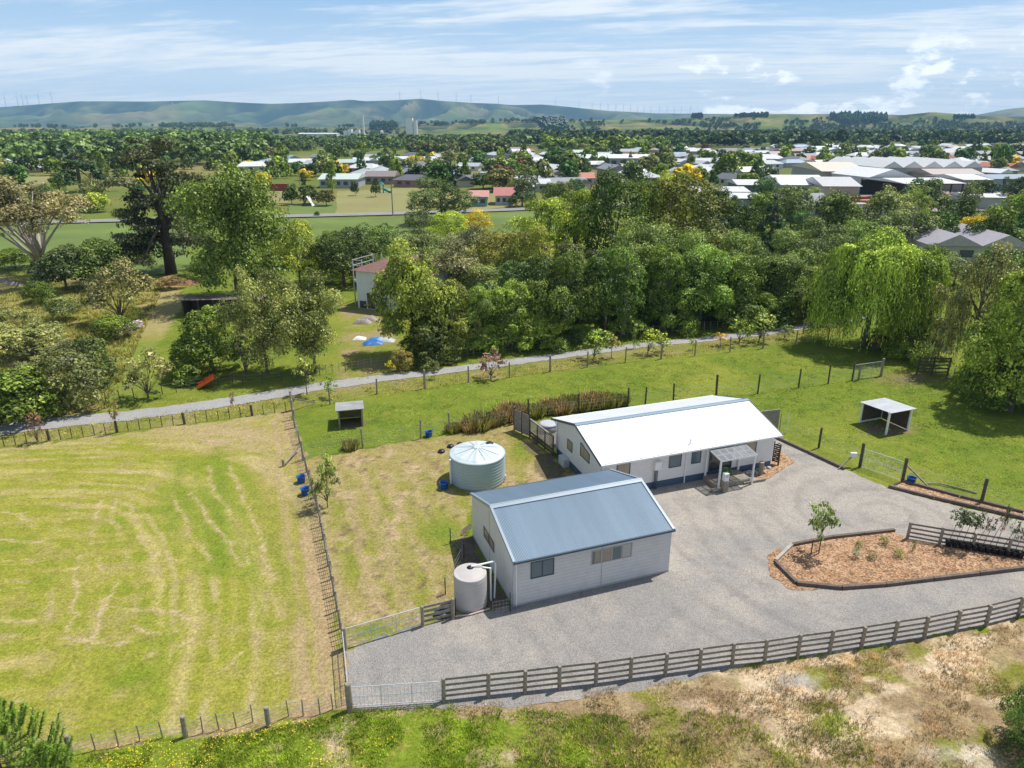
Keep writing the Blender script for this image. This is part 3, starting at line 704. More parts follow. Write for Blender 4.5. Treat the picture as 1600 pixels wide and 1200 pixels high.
# ---- the house
HB = G(1203.7, 730); HB.z = 0
HL, HW, HE, HR, HF0 = 12.95, 6.95, 2.62, 3.62, .52
H0 = HB - U * HL
house = empty('house', H0, 'long single storey white house with a bright white steel roof and dark blue base', 'house', rz=ANG)
HWM = mat('white_house_board', (.72, .70, .69), .55, .04, 2)
HRM = mat('white_roof_steel', (.74, .75, .76), .40, .05, .5, spec=.7)
w = MB()
for off, sgn in ((0, -1), (HW, 1)): clad(w, HL, HF0, HE, 'x', off, sgn, lap=.008)
for off, sgn in ((0, -1), (HL, 1)): clad(w, HW, HF0, HR - .06, 'y', off, sgn, lap=.008, gable=gable_span(HW, HE - .02, HR - .02))
w.build('wall', HWM, house)
w = MB(); w.box(-.01, .02, 0, HL - .02, HW - .02, HF0 - .002); w.build('foundation', mat('dark_blue_base', (.055, .095, .15), .6, .1, 3), house)
hm = HW / 2; hz_ = (HR - HE) / hm; OV = .42
corr(HL + .50, -OV, HE - OV * hz_ + .08, hm, HR + .08, .30, .014, -.25, True, 10).build('front_roof', HRM, house)
corr(HL + .50, HW + OV, HE - OV * hz_ + .08, hm, HR + .08, .30, .014, -.25, True, 10).build('rear_roof', mat('white_roof_steel_shaded', (.64, .66, .67), .45, .06, .5), house)  # front white steel greyed down: dimmer light on the rear slope painted in
w = MB(); w.beam((-.27, hm - .1, HR + .09), (HL + .27, hm - .1, HR + .09), .22, .02, up=(0, -hz_, 1)); w.beam((-.27, hm + .1, HR + .093), (HL + .27, hm + .1, HR + .093), .22, .02, up=(0, hz_, 1))
w.build('ridge_cap', mat('blue_ridge', (.16, .24, .32), .45), house)
for x in (-.26, HL + .26):
    w = MB()
    for y0 in (-OV - .02, HW + OV + .02): w.beam((x, y0, HE - OV * hz_ + .03), (x, hm, HR + .04), .03, .17)
    w.build('barge_board', SLATE, house)
w = MB(); w.beam((-.25, -OV - .05, HE - .04 - OV * hz_ * .6), (HL + .25, -OV - .05, HE - .04 - OV * hz_ * .6), .1, .1); w.beam((-.25, HW + OV + .05, HE - .1), (HL + .25, HW + OV + .05, HE - .1), .1, .1)
w.build('gutter', WHITE, house)
w = MB(); w.box(-.2, -OV, HE - .1, HL + .2, -.01, HE - .085); w.build('soffit', WHITE, house)
for (pa, pb, pt, nm) in ((1046, 1064, 706, 'window'), (1081, 1094.5, 702, 'window')):
    pbm = {1046: 729, 1081: 723}[pa]
    x0, zt = onfront((pa + pb) / 2, pt + 1, H0); xa, _ = onfront(pa, (pt + pbm) / 2, H0); xb, _ = onfront(pb, (pt + pbm) / 2, H0); _, zb = onfront((pa + pb) / 2, pbm, H0)
    window(house, 'x', xa, xb, zb, min(zt, HE - .13), -.01, -1, SLATE, GREYGL, nm)
xa, _ = onfront(964, 730, H0); xb, _ = onfront(984, 730, H0); _, zb = onfront(974, 744, H0)
window(house, 'x', xa, xb, zb, HE - .14, -.01, -1, SLATE, CURT)
xa, _ = onfront(1108, 720, H0); xb, _ = onfront(1143, 716, H0)
window(house, 'x', xa, xb, HF0 + .03, HE - .2, -.01, -1, SLATE, GLASS, 'sliding_door', mull=(.5,))
xa, _ = onfront(1165.5, 698, H0); xb, _ = onfront(1181, 698, H0); _, zb = onfront(1173, 705, H0)
window(house, 'x', xa, xb, zb - .1, HE - .14, -.01, -1, SLATE, CURT)
ya, zt = onside(888, 686, H0); yb, zb = onside(894, 707, H0)
window(house, 'y', yb - .02, ya + .05, zb, zt, -.01, -1, SLATE, CURT)
ya, zt = onside(908.5, 708, H0); yb, zb = onside(920, 722, H0)
window(house, 'y', yb - .1, ya + .1, zb - .05, zb + .55, -.01, -1, SLATE, CURT, slope=.3)
xa, za = onfront(1020.5, 733, H0); xb, zc_ = onfront(1031, 721, H0)
w = MB(); w.box(xa, -.26, za, xb, -.012, zc_ + .1); w.build('meter_box', WHITE, house)
w = MB()
for i in range(3): w.tube([(xa + .08 + .09 * i, -.12, za), (xa + .08 + .09 * i, -.12, .03)], .03, 6)
w.build('cable_duct', SLATE, house)
for xx in (onfront(1070, 730, H0)[0], -.05 + .1):
    w = MB(); w.tube([(xx, -OV - .02, HE - .12), (xx, -.06, HE - .32), (xx, -.06, .04)], .04, 8); w.build('downpipe', WHITEPL, house)
w = MB(); yy = HW - .15; w.tube([(-.1, HW + .3, HE - .12), (-.06, yy, HE - .35), (-.06, yy, .04)], .04, 8); w.build('downpipe', WHITEPL, house)
w = MB(); xx = onfront(1079, 700, H0)[0]; w.tube([(xx, .1, HE - .1), (xx, .1, HE + .45)], .04, 8); w.build('vent_pipe', GALV, house)
w = MB(); w.box(-.45, 4.6, .02, -.03, 5.5, .62); w.build('heat_pump', mat('grey_white_box', (.55, .56, .56), .5), house)

def L2W(org, x, y, z=0): return org + U * x + VV * y + Vector((0, 0, z))
# ---- porch canopy
px0 = HL - 5.35; px1 = HL - 2.78; PD = 1.62
por = empty('porch_canopy', L2W(H0, px0, -PD), 'white framed clear roofed porch canopy over the house entrance steps', 'canopy', rz=ANG)
for (x, y) in ((0, PD - .12), (0, 0), (px1 - px0, 0), (px1 - px0, PD - .12)):
    MB().box(x - .05, y - .05, 0, x + .05, y + .05, 2.08 + .22 * y / PD).build('post', WHITE, por)
w = MB(); Wp = px1 - px0
for x in np.linspace(-.05, Wp + .05, 6): w.beam((x, -.12, 2.12), (x, PD - .1, 2.38), .05, .09)
for y in (-.1, PD * .34, PD * .68, PD - .12): w.beam((-.08, y, 2.13 + .26 * y / PD), (Wp + .08, y, 2.13 + .26 * y / PD), .05, .06)
w.build('rafter', WHITE, por)
w = MB(); w.beam((Wp / 2, -.16, 2.175), (Wp / 2, PD - .08, 2.44), Wp + .2, .012)
PC = mat('clear_polycarbonate', (.35, .36, .37), .12, alpha=.38, spec=.8); w.build('roof_sheet', PC, por)
st = empty('entrance_deck', L2W(H0, px0 - .1, -1.45), 'low weathered timber entrance deck with a step under the porch canopy', 'deck', rz=ANG)
w = MB()
for i in range(10): w.box(0, .02 + i * .135, .33, Wp + .1, .14 + i * .135, .37)
w.build('decking', TIMBER, st)
w = MB(); w.box(0, -.02, .05, Wp + .1, .02, .33); w.box(-.03, 0, .05, 0, 1.36, .36); w.build('skirt', TIMBER, st)
w = MB(); w.box(-.5, -.36, .13, .7, -.04, .17); w.box(-.5, -.34, .03, .7, -.3, .13); w.build('step', TIMBER, st)
def lathe_thing(name, loc, prof, m, label, cat, group=None, n=32):
    o = MB().lathe(prof, n).build(name, m, None, loc, True); return tag(o, label, cat, group)
p = G(1131.5, 768)
stump = empty('wooden_stump', p, 'squared wooden stump at the corner of the entrance steps holding a white box', 'stump', rz=ANG)
MB().box(-.17, -.17, 0, .17, .17, .78).build('stump_block', TIMBER, stump)
bx_ = MB().box(-.16, -.13, 0, .16, .13, .52); bx = bx_.build('letter_box', WHITE, None, p + Vector((0, 0, .785))); bx.rotation_euler.z = ANG
tag(bx, 'white metal box standing on the wooden stump by the steps', 'box'); MB().box(-.09, -.137, .25, .09, -.131, .42).build('front_panel', GALV, bx)
p = G(1188, 742)
o = MB().tube([(0, 0, 0), (0, 0, .95)], [.17, .165], 14).build('wooden_bollard', TIMBER, None, p); tag(o, 'round weathered wooden bollard among the stones right of the porch', 'bollard')
rnd = random.Random(3)
STONE = mat('garden_stone', (.42, .38, .34), .9, .3, 3, .4)
for i in range(13):
    t = i / 12; q = G(1156 + 44 * t + rnd.uniform(-2, 2), 744 - 11 * t + rnd.uniform(-3.5, 3.5))
    bm = bmesh.new(); bmesh.ops.create_icosphere(bm, subdivisions=2, radius=rnd.uniform(.12, .21))
    for v in bm.verts: v.co += v.normal * rnd.uniform(-.03, .03); v.co.z *= .75
    me = bpy.data.meshes.new('garden_stone'); bm.to_mesh(me); bm.free(); me.materials.append(STONE)
    o = link('garden_stone', me, None, q + Vector((0, 0, .09))); tag(o, f'small pale stone in the porch garden edging, {ordn[i]} from the steps', 'stone', 'stones edging the porch garden')
o = MB().beam((0, 0, .09), (-1.6, -.55, .09), .16, .18).build('garden_sleeper', TIMBER, None, G(1195, 751)); tag(o, 'short timber sleeper in front of the porch garden stones', 'sleeper')

# ---- deck with screens behind the left end of the house
dk = empty('rear_deck', L2W(H0, -1.2, HW + .2), 'timber deck with railing at the rear left corner of the house', 'deck', rz=ANG)
A = G(803.5, 672); B_ = G(828, 683); C_ = G(864, 712)
def seg_fence_parts(org, a, b, z0, z1, m, horizontal, parent, pname, gap=.0, bw=.14):
    a = a - org; b = b - org; d = (b - a); n = max(1, int(d.length / bw)); w = MB()
    if horizontal:
        k = int((z1 - z0) / bw)
        for i in range(k): z = z0 + (i + .5) * (z1 - z0) / k; w.beam((a.x, a.y, z), (b.x, b.y, z), .02, (z1 - z0) / k - gap)
    else:
        for i in range(n):
            q = a.lerp(b, (i + .5) / n); dd = d.normalized() * (d.length / n - gap) / 2
            w.beam((q.x, q.y, z0), (q.x, q.y, z1 + (i % 3) * .01), .02, d.length / n - gap, up=d.normalized())
    w.build(pname, m, parent)
dk.rotation_euler.z = 0; dorg = Vector(dk.location)
seg_fence_parts(dorg, B_, C_, .62, 1.45, RAILT, True, dk, 'slat_screen', .055, .12)
seg_fence_parts(dorg, B_, C_, .05, .56, DARKT, True, dk, 'skirt_board', .06, .22)
for t in (0, .33, .66, 1):
    q = B_.lerp(C_, t) - dorg; MB().box(q.x - .05, q.y - .05, 0, q.x + .05, q.y + .05, 1.5).build('post', DARKT, dk)
w = MB(); q0 = B_ - dorg; q1 = C_ - dorg; w.beam((q0.x, q0.y, 1.5), (q1.x, q1.y, 1.5), .12, .04); w.build('top_rail', RAILT, dk)
w = MB()
c1 = L2W(H0, -.02, HW - .9) - dorg; c2_ = L2W(H0, 2.4, HW + 2.6) - dorg; dirn = (q1 - q0)
for i in range(18):
    t = (i + .5) / 18; a = q0.lerp(q1, t); b = a + U * 3.2; w.beam((a.x, a.y, .58), (b.x, b.y, .58), .13, .03)
w.build('decking', TIMBER, dk)
sp = L2W(H0, -.75, HW - .1)
sp = G(856, 672, .62)
o = empty('spa_pool', Vector((sp.x, sp.y, .6)), 'round grey covered spa pool on the rear deck beside the house', 'spa pool')
MB().lathe([(.62, 0), (.66, .05), (.66, .5)], 40).build('shell', mat('grey_shell', (.3, .3, .31), .5), o, None, True)
MB().lathe([(.69, .5), (.70, .57), (.5, .62), (.02, .63)], 40).build('cover', mat('grey_cover', (.42, .43, .46), .6), o, None, True)
pf_ = empty('paling_screen', A, 'tall weathered paling screen left of the rear deck', 'fence')
seg_fence_parts(A, A, B_, .05, 1.72, RAILT, False, pf_, 'palings', .006, .12)
for t in (0, .5, 1):
    q = A.lerp(B_, t) - A; MB().box(q.x - .06, q.y - .06 + .05, 0, q.x + .06, q.y + .06 + .05, 1.85).build('post', DARKT, pf_)
E_ = G(1183, 676); F_ = G(1215, 672)
pf2 = empty('paling_screen', E_, 'dark timber paling screen behind the right end of the house', 'fence')
seg_fence_parts(E_, E_, F_, .05, 1.7, RAILT, False, pf2, 'palings', .008, .12)
w = MB(); q = F_ - E_; w.beam((0, 0, 1.72), (q.x, q.y, 1.72), .08, .04); w.build('capping', RAILT, pf2)
a = G(1206, 725); b = G(1215.5, 727.5)
gt = empty('side_gate', a, 'dark cut out patterned side gate at the right end of the house front', 'gate')
w = MB(); q = b - a
w.beam((0, 0, .2), (0, 0, 1.75), .06); w.beam((q.x, q.y, 0), (q.x, q.y, 1.6), .09); w.build('post', DARKT, gt)
w = MB()
for i in range(9): z = .3 + i * .15; w.beam((0, 0, z), (q.x, q.y, z - .02), .03, .10)
for i in range(5): z = .35 + i * .28; w.beam((q.x * .15, q.y * .15, z), (q.x * .85, q.y * .85, z + .2), .035, .05)
w.build('screen_panel', BLACK, gt)

# ---- garage side things
tp = G(746, 768); tc_ = Vector((-2.28, 42.2, 0))
tank = empty('water_tank', tc_, 'large pale blue-green ribbed round water tank behind the garage', 'water tank')
TG = mat('blue_green_poly', (.36, .44, .48), .5, .05, 1.2)
TR, TH = 1.80, 1.82
prof = [(TR, 0)]
z = .06
while z < TH - .05:
    prof += [(TR, z), (TR + .03, z + .045), (TR + .03, z + .105), (TR, z + .15)]; z += .205
prof += [(TR, TH - .03), (TR + .05, TH - .02), (TR + .05, TH + .05), (TR - .03, TH + .08)]
MB().lathe(prof, 96).build('tank_wall', TG, tank, None, True)
def wob(r, t):
    return (.055 * max(0, math.cos(8 * t)) ** 3 - .01) * (1 if .25 < r < TR - .12 else 0) * min(1, (TR - r) * 3)
MB().lathe([(TR - .03, TH + .08), (TR - .18, TH + .12)] + [(r, TH + .12 + (TR - r) * .19) for r in np.linspace(TR - .25, .28, 14)] + [(.26, TH + .47), (.2, TH + .49), (.02, TH + .5)], 96, wob=wob).build('tank_roof', mat('pale_poly_roof', (.52, .58, .60), .5, .05, 1.2), tank, None, True)
w = MB()
for k in range(8):
    t = math.pi / 8 + k * math.pi / 4; ca, sa = math.cos(t), math.sin(t)
    w.beam((ca * .3, sa * .3, TH + .43), (ca * (TR - .25), sa * (TR - .25), TH + .165), .025, .02)
w.build('roof_rib', TG, tank)
MB().lathe([(.24, TH + .14), (.27, TH + .24), (.22, TH + .28), (.02, TH + .29)], 28, .78, 1.05).build('hatch', BLACK, tank, None, True)
w = MB(); w.tube([(-TR + .25, -.75, TH - .02), (-TR - .12 + .2, -.95, TH - .02), (-TR - .05 + .15, -.98, .1)], .055, 8); w.build('inlet_pipe', WHITEPL, tank)
w = MB(); w.tube([(TR + .03, -.4, .1), (TR + .06, -.45, .45)], .05, 8); w.build('overflow_pipe', WHITEPL, tank)
t2 = Vector((-2.02, 29.05, 0))
tank2 = empty('water_tank', t2, 'small beige cylindrical water tank beside the garage corner', 'water tank')
BG = mat('beige_poly', (.47, .44, .42), .5, .06, 1.5)
pr = [(.79, 0)]
for i in range(9): z = .1 + i * .17; pr += [(.795, z), (.803, z + .03), (.803, z + .12), (.795, z + .15)]
pr += [(.80, 1.72), (.79, 1.78), (.76, 1.80), (.73, 1.79), (.6, 1.83), (.3, 1.88), (.02, 1.89)]
MB().lathe(pr, 64).build('tank_wall', BG, tank2, None, True)
MB().lathe([(.12, 1.82), (.17, 1.9), (.02, 1.93)], 20, 0.0, .25).build('hatch', BLACK, tank2, None, True)
w = MB()
w.tube([(.05, .25, 1.95), (1.15, .62, 1.98), (1.22, .60, 1.85), (1.15, .35, .05)], .045, 8); w.tube([(.6, .3, 1.86), (.98, .25, 1.86), (.98, .2, .03)], .045, 8)
w.build('pipework', WHITEPL, tank2)
w = MB(); w.tube([G(711, 965) - t2, G(735, 962) - t2, G(765, 953) - t2], .04, 6); w.build('ground_pipe', mat('pinkish_pipe', (.55, .42, .36), .6), tank2, Vector((0, 0, .07)))
TUB = [((471, 753), 'blue plastic feed tub left of the long batten fence, the farther of the pair'), ((477.5, 772), 'blue plastic feed tub left of the long batten fence, the nearer of the pair'),
       ((694, 763), 'blue plastic tub at the foot of the large ribbed water tank'), ((670, 682), 'blue plastic tub by the fence in the paddock above the large tank'), ((1423, 755), 'blue plastic tub behind the timber gate post by the driveway')]
for (q, lb) in TUB:
    o = empty('feed_tub', G(*q), lb, 'tub', 'blue plastic tubs')
    MB().lathe([(.23, 0), (.245, .05), (.27, .40), (.30, .41), (.30, .44), (.26, .44), (.235, .2), (.22, .06), (.02, .05)], 28).build('shell', BLUE, o, None, True)
    MB().tube([(-.1, -.29, .40), (-.06, -.33, .36), (.06, -.33, .36), (.1, -.29, .40)], .012, 6).build('handle', BLACK, o)
for (q, lb) in (((690, 706), 'black plastic tank lid lying in the lawn, leftmost near the big tank'), ((704, 698), 'black round chamber cap behind the big water tank'), ((719, 695), 'black upturned bucket farthest behind the big water tank')):
    lathe_thing('black_lid', G(*q), [(.24, 0), (.26, .06), (.2, .14), (.1, .17), (.02, .18)], BLACK, lb, 'lid', 'black lids by the tank')
q = G(690, 960); o = lathe_thing('old_tyre', q, [(.2, 0), (.33, .02), (.36, .11), (.33, .2), (.2, .22), (.18, .11), (.2, .01)], BLACK, 'black tyre lying behind the small rail fence by the beige tank', 'tyre')
q = G(722, 832); o = empty('timber_trellis', q, 'small wooden slatted rack leaning on the garage gable wall', 'rack')
for i in range(4): MB().beam((0, -.05 - .16 * i + .3, .06), (.55, .3 - .16 * i, .42), .05, .04).build('slat', TIMBER, o)
MB().beam((0, -.3, .03), (0, .35, .03), .06).build('base_rail', TIMBER, o)
POSTS = [((704, 848), .9), ((725, 872), .9), ((696, 928), .95), ((712, 962), 1.0), ((797, 955), 1.05)]
nt_ = empty('wire_netting_fence', G(712, 962), 'low wire netting fence on black stakes around the beige tank and garage gable', 'fence')
for q, h in POSTS:
    q = G(*q) - G(712, 962); MB().beam((q.x, q.y, 0), (q.x, q.y, h), .05).build('stake', BLACK, nt_)
w = MB(); P3 = [G(712, 962), G(775, 962), G(797, 955)]
for a, b in ((G(770, 960), G(797, 955)), (G(797, 955), G(803, 948))):
    for z in (.1, .3, .5, .7): w.beam(a - P3[0] + Vector((0, 0, z)), b - P3[0] + Vector((0, 0, z)), .012)
    n = 5
    for i in range(n): q = a.lerp(b, i / n) - P3[0]; w.beam(q, q + Vector((0, 0, .75)), .01)
w.build('netting', WIRE, nt_); w = MB()
for (qa, ha), (qb, hb) in zip(POSTS[:3], POSTS[1:4]):
    a = G(*qa) - P3[0]; b = G(*qb) - P3[0]
    for z in (.3, .6, .85): w.beam(a + Vector((0, 0, z)), b + Vector((0, 0, z)), .007)
w.build('netting', WIRE, nt_)

# ---- animal shelters
IRON = mat('grey_corrugated_iron', (.40, .40, .40), .5, .2, 1.2, metal=.2)
def shelter(org, ang, w_, d_, hf, hb, roofm, label, sides=('b', 'l', 'r')):
    o = empty('field_shelter', org, label, 'shelter', rz=ang)
    for x, y, h in ((0, 0, hf), (w_, 0, hf), (0, d_, hb), (w_, d_, hb)): MB().box(x - .06, y - .06, 0, x + .06, y + .06, h).build('post', WHITE if 'white' in label else TIMBER, o)
    for sd_ in sides:
        w = MB(); n = 12
        for i in range(n):
            t0, t1 = i / n, (i + 1) / n - .004
            if sd_ == 'b': w.box(w_ * t0, d_ - .02, .08, w_ * t1, d_ + .015, hb - .05)
            else:
                x = .0 if sd_ == 'l' else w_; h = hf + (hb - hf) * t0 - .08; w.box(x - .015, d_ * t0, .08, x + .015, d_ * t1, h)
        w.build('board_wall', DARKT, o)
    w = MB()
    for y in (0.0, d_): z = hf if y == 0 else hb; w.beam((-.15, y, z + .02), (w_ + .15, y, z + .02), .06, .1)
    w.beam((0, d_ - .05, .1), (w_, d_ - .05, .1), .06, .1); w.build('frame_rail', WHITE if 'white' in label else TIMBER, o)
    corr(w_ + .4, -.25, hf + .1 - .25 * (hb - hf) / d_, d_ + .2, hb + .1 + .2 * (hb - hf) / d_, .0762, .011, -.2).build('roof', roofm, o)
    return o
shelter(G(531, 669), R(14), 1.75, 1.9, 1.42, 1.25, IRON, 'small timber animal shelter with a lean-to iron roof in the left paddock')
q = G(1384, 679)
a1 = math.atan2(*(G(1420, 672) - q).yx)
shelter(q, a1, 2.2, 2.5, 1.75, 1.6, mat('pale_roof_sheet', (.62, .63, .64), .5, .12, 1.5), 'white posted animal shelter with a pale flat roof in the right paddock', sides=('b', 'r'))

# ------------------------------------------------------------------ fences and gates
post_me = {}
def post_mesh(r, h, square=False, m=None):
    k = (round(r, 3), round(h, 2), square, m.name)
    if k not in post_me:
        w = MB()
        if square: w.box(-r, -r, 0, r, r, h)
        else: w.tube([(0, 0, 0), (0, 0, h - r * .3), (0, 0, h)], [r, r * .97, r * .8], 10)
        post_me[k] = w.mesh('post', m)
    return post_me[k]
def wire_fence(name, pxs, label, cat='fence', group=None, hp=1.05, r=.055, m=TIMBER, wires=(.25, .45, .65, .85, 1.0), battens=0, strainers=(), hs=1.5, gapfill=None, pz=0.0, jitter=.03, bm_=None):
    P = [G(*p) for p in pxs]; o = empty(name, P[0], label, cat, group); rr = random.Random(len(pxs) * 7 + int(P[0].x))
    for i, p in enumerate(P):
        q = p - P[0]; big = i in strainers
        ob = link('post', post_mesh(.1 if big else r, hs if big else hp, False, m), o, q + Vector((0, 0, pz)))
        ob.rotation_euler = (rr.uniform(-jitter, jitter), rr.uniform(-jitter, jitter), rr.uniform(0, 3))
        ob.scale.z = rr.uniform(.94, 1.07)
    bt = [] 
    w = MB()
    for i in range(len(P) - 1):
        a = P[i] - P[0]; b = P[i + 1] - P[0]
        for z in wires: w.beam(a + Vector((0, 0, z + pz)), b + Vector((0, 0, z + pz)), .011)
        for k in range(battens):
            q = a.lerp(b, (k + 1) / (battens + 1)); bt.append(q)
    w.build('wire', WIRE, o)
    for q in bt:
        ob = link('batten', post_mesh(.019, hp * .92, True, bm_ or m), o, q + Vector((0, 0, .04 + pz))); ob.rotation_euler = (rr.uniform(-.04, .04), rr.uniform(-.04, .04), 0)
    return o
def rail_fence(name, P, label, rails=(.35, .66, .97, 1.28), h=1.38, hb=.13, pr=.085, pm=TIMBER, rm=RAILT, group=None, pz=0):
    o = empty(name, P[0], label, 'fence', group); rr = random.Random(5)
    for p in P:
        ob = link('post', post_mesh(pr, h, False, pm), o, p - P[0] + Vector((0, 0, pz))); ob.scale.z = rr.uniform(.97, 1.05); ob.rotation_euler = (rr.uniform(-.02, .02), rr.uniform(-.02, .02), 0)
    for i in range(len(P) - 1):
        a = P[i] - P[0]; b = P[i + 1] - P[0]; d = (b - a).normalized(); n = Vector((d.y, -d.x, 0)) * -(pr + .015)
        for k, z in enumerate(rails):
            w = MB(); ja, jb = rr.uniform(-.015, .015), rr.uniform(-.015, .015)
            w.beam(a + n * (1 if n.y > 0 else 1) + Vector((0, 0, z + ja)) - d * .05, b + n + Vector((0, 0, z + jb)) + d * .05 * 0, .045, hb)
            w.build('rail', rm, o)
    return o
FRONT = [(693.6, 1096.9), (763, 1089), (820, 1083), (874, 1077), (930.6, 1070.6), (985, 1063), (1039, 1055.6), (1092.6, 1048), (1143.6, 1041), (1194, 1036), (1245.6, 1027.5), (1295.5, 1020.8), (1345, 1013),
         (1395.6, 1005), (1443.6, 997.5), (1493, 987), (1540, 978), (1589.5, 965.6), (1640, 956), (1692, 946)]
rail_fence('post_and_rail_fence', [G(*p) for p in FRONT], 'long four rail timber fence along the front edge of the gravel yard', rails=(.22, .50, .78, 1.08), h=1.2, hb=.11)
rail_fence('post_and_rail_fence', [G(660.6, 978.7), G(708, 967)], 'short four rail timber fence panel beside the beige water tank', rails=(.2, .46, .72, .98), h=1.12, hb=.12)
rail_fence('post_and_rail_fence', [G(1417, 843), G(1467, 852), G(1518, 860), G(1573, 869), G(1630, 880)], 'low timber rail fence along the back of the mulch bed', rails=(.2, .45, .7, .98), h=1.1, hb=.10, pr=.08, pm=DARKT if False else TIMBER, rm=mat('brown_rail', (.19, .15, .125), .85, .3, 5, .3))
def tube_gate(name, a, b, h, label, wires=True, r=.022, mids=(.5,), z0=.12, cat='gate', group=None, mesh=True):
    o = empty(name, a, label, cat, group); q = b - a; w = MB()
    w.tube([(0, 0, z0), (0, 0, z0 + h), (q.x, q.y, z0 + h), (q.x, q.y, z0), (0, 0, z0)], r, 7, False); w.build('frame', GALV, o)
    w = MB()
    for t in mids: w.tube([(0, 0, z0 + h * t), (q.x, q.y, z0 + h * t)], r * .7, 6)
    for t in (.33, .67): w.tube([(q.x * t, q.y * t, z0), (q.x * t, q.y * t, z0 + h)], r * .7, 6)
    w.build('brace', GALV, o)
    if mesh:
        w = MB(); n = int(q.length / .16)
        for i in range(1, n): t = i / n; w.beam((q.x * t, q.y * t, z0), (q.x * t, q.y * t, z0 + h), .007)
        for i in range(1, 7): z = z0 + h * i / 7; w.beam((0, 0, z), (q.x, q.y, z), .007)
        w.build('mesh_infill', GALV, o)
    return o
tube_gate('farm_gate', G(551, 1107), G(690, 1097.5), .95, 'galvanised mesh farm gate at the front left corner of the gravel yard')
tube_gate('farm_gate', G(546, 1098), G(537.5, 1014), .95, 'galvanised farm gate seen end on between gravel yard and mown field')
tube_gate('farm_gate', G(542, 1013), G(657, 979), .95, 'galvanised mesh farm gate leading from the gravel yard to the striped lawn')
tube_gate('farm_gate', G(1346, 731), G(1406, 752), 1.3, 'galvanised mesh farm gate into the right paddock beside the driveway', mids=(.5,))
tube_gate('farm_gate', G(1333, 594), G(1374, 588), 1.35, 'galvanised farm gate between timber posts behind the right shelter')
GP = [((547, 1110), 1.35, .13, 'stout timber gate post at the front left corner of the yard'), ((539.5, 1015), 1.2, .1, 'timber post where the two left gates meet'), ((1343, 730), 1.8, .1, 'tall dark timber gate post left of the driveway paddock gate'), ((1409.5, 753.5), 1.75, .1, 'tall dark timber gate post right of the driveway paddock gate'),
      ((1533, 786), 1.7, .1, 'dark timber post alone beside the mulch strip'), ((1279, 700), 1.6, .08, 'dark timber post alone right of the house'), ((1376, 588), 1.75, .12, 'strainer post right of the gate behind the right shelter'), ((1341, 594.5), 1.6, .1, 'timber post crossing the left part of the gate behind the right shelter')]
for p, h, r, lb in GP: tag(link('timber_post', post_mesh(r, h, False, DARKT if 'dark' in lb else TIMBER), None, G(*p)), lb, 'post')
o = tag(MB().tube([(0, 0, 0), (0, 0, 1.7)], .022, 6).build('thin_stake', WHITEPL, None, G(1228.5, 677)), 'thin white stake in the grass right of the house screen', 'stake')
w = MB(); a = G(1413, 750); b = G(1450, 762); o = tag(MB().beam((0, 0, 1.05), tuple(b - a + Vector((0, 0, .08))), .09).build('diagonal_stay', TIMBER, None, a), 'diagonal timber stay bracing the right driveway gate post', 'stay')
o = tag(MB().tube([(0, 0, .08), (.8, -.1, .12), (1.7, -.6, .08), (2.5, -1.3, .07)], .05, 6).build('fallen_rail', RAILT, None, G(1447, 757)), 'pale curved wooden rail lying in the grass right of the stay', 'rail')
o = empty('power_box', G(1343, 729), 'white electric fence box on an arm beside the driveway gate post', 'box'); MB().box(-.75, -.1, .75, -.35, .1, 1.05).build('box_case', WHITE, o); MB().beam((-.4, 0, .9), (0, 0, .9), .05).build('arm', TIMBER, o); MB().beam((-.6, 0, .8), (-1.7, -.5, .05), .07).build('stay', TIMBER, o)
# batten fence along the bottom of the mown field
wire_fence('batten_fence', [(-60, 1198), (20, 1186), (72, 1178), (112, 1181), (149, 1171), (185, 1165), (219, 1157), (254, 1152), (290, 1151), (317, 1144), (342, 1139), (369, 1136), (395, 1127), (420, 1134), (451, 1119), (474, 1118), (500, 1115), (520, 1108), (546, 1108)],
           'wire fence on short battens along the near edge of the mown field', hp=.78, r=.026, wires=(.2, .35, .5, .68), strainers=(3, 8, 13), hs=.95, m=TIMBER)
MAINF = [(461, 668), (468, 693), (474, 717), (479, 738), (485, 758), (490, 778), (497, 800), (501, 822), (505, 842), (509, 862), (513, 884), (517.5, 905), (522, 930), (527, 955), (532, 982), (538, 1012)]
wire_fence('batten_fence', MAINF, 'long wire and batten fence running between the mown field and the striped lawn', hp=1.12, r=.06, wires=(.2, .4, .6, .8, 1.0), battens=3)
wire_fence('batten_fence', [(457, 642), (459, 655), (461, 668)], 'tall strained fence corner beside the lane end of the long batten fence', hp=1.6, r=.09, wires=(.3, .6, .9, 1.2, 1.45), battens=2)
LF = [(7 + 17.6 * i, 697.5 - (697.5 - 643) * (i / 25.0) ** 1.0) for i in range(-8, 26)]
wire_fence('batten_fence', LF, 'batten fence between the lane verge and the mown field', hp=.85, r=.03, wires=(.25, .5, .75), strainers=(12, 18, 24, 30), hs=.95, m=DARKT)
UF = [(100 + 22 * i, 641 - .158 * 22 * i) for i in range(-6, 13)] + [(380, 601), (410, 600), (440, 596)]
wire_fence('batten_fence', UF, 'old batten fence on the far side of the lane below the scrub', hp=1.0, r=.035, wires=(.3, .6, .9), m=DARKT)
UF2 = [(460, 590), (500, 586), (540, 581), (580, 575), (620, 569), (660, 565), (700, 561), (740, 556), (780, 551.5), (820, 547), (860, 542), (900, 537), (940, 532), (980, 527), (1020, 523), (1060, 519), (1100, 516), (1140, 513), (1190, 509)]
wire_fence('batten_fence', UF2, 'batten fence on the far side of the lane along the foot of the tree grove', hp=1.05, r=.045, wires=(.3, .6, .9), m=TIMBER, battens=3)
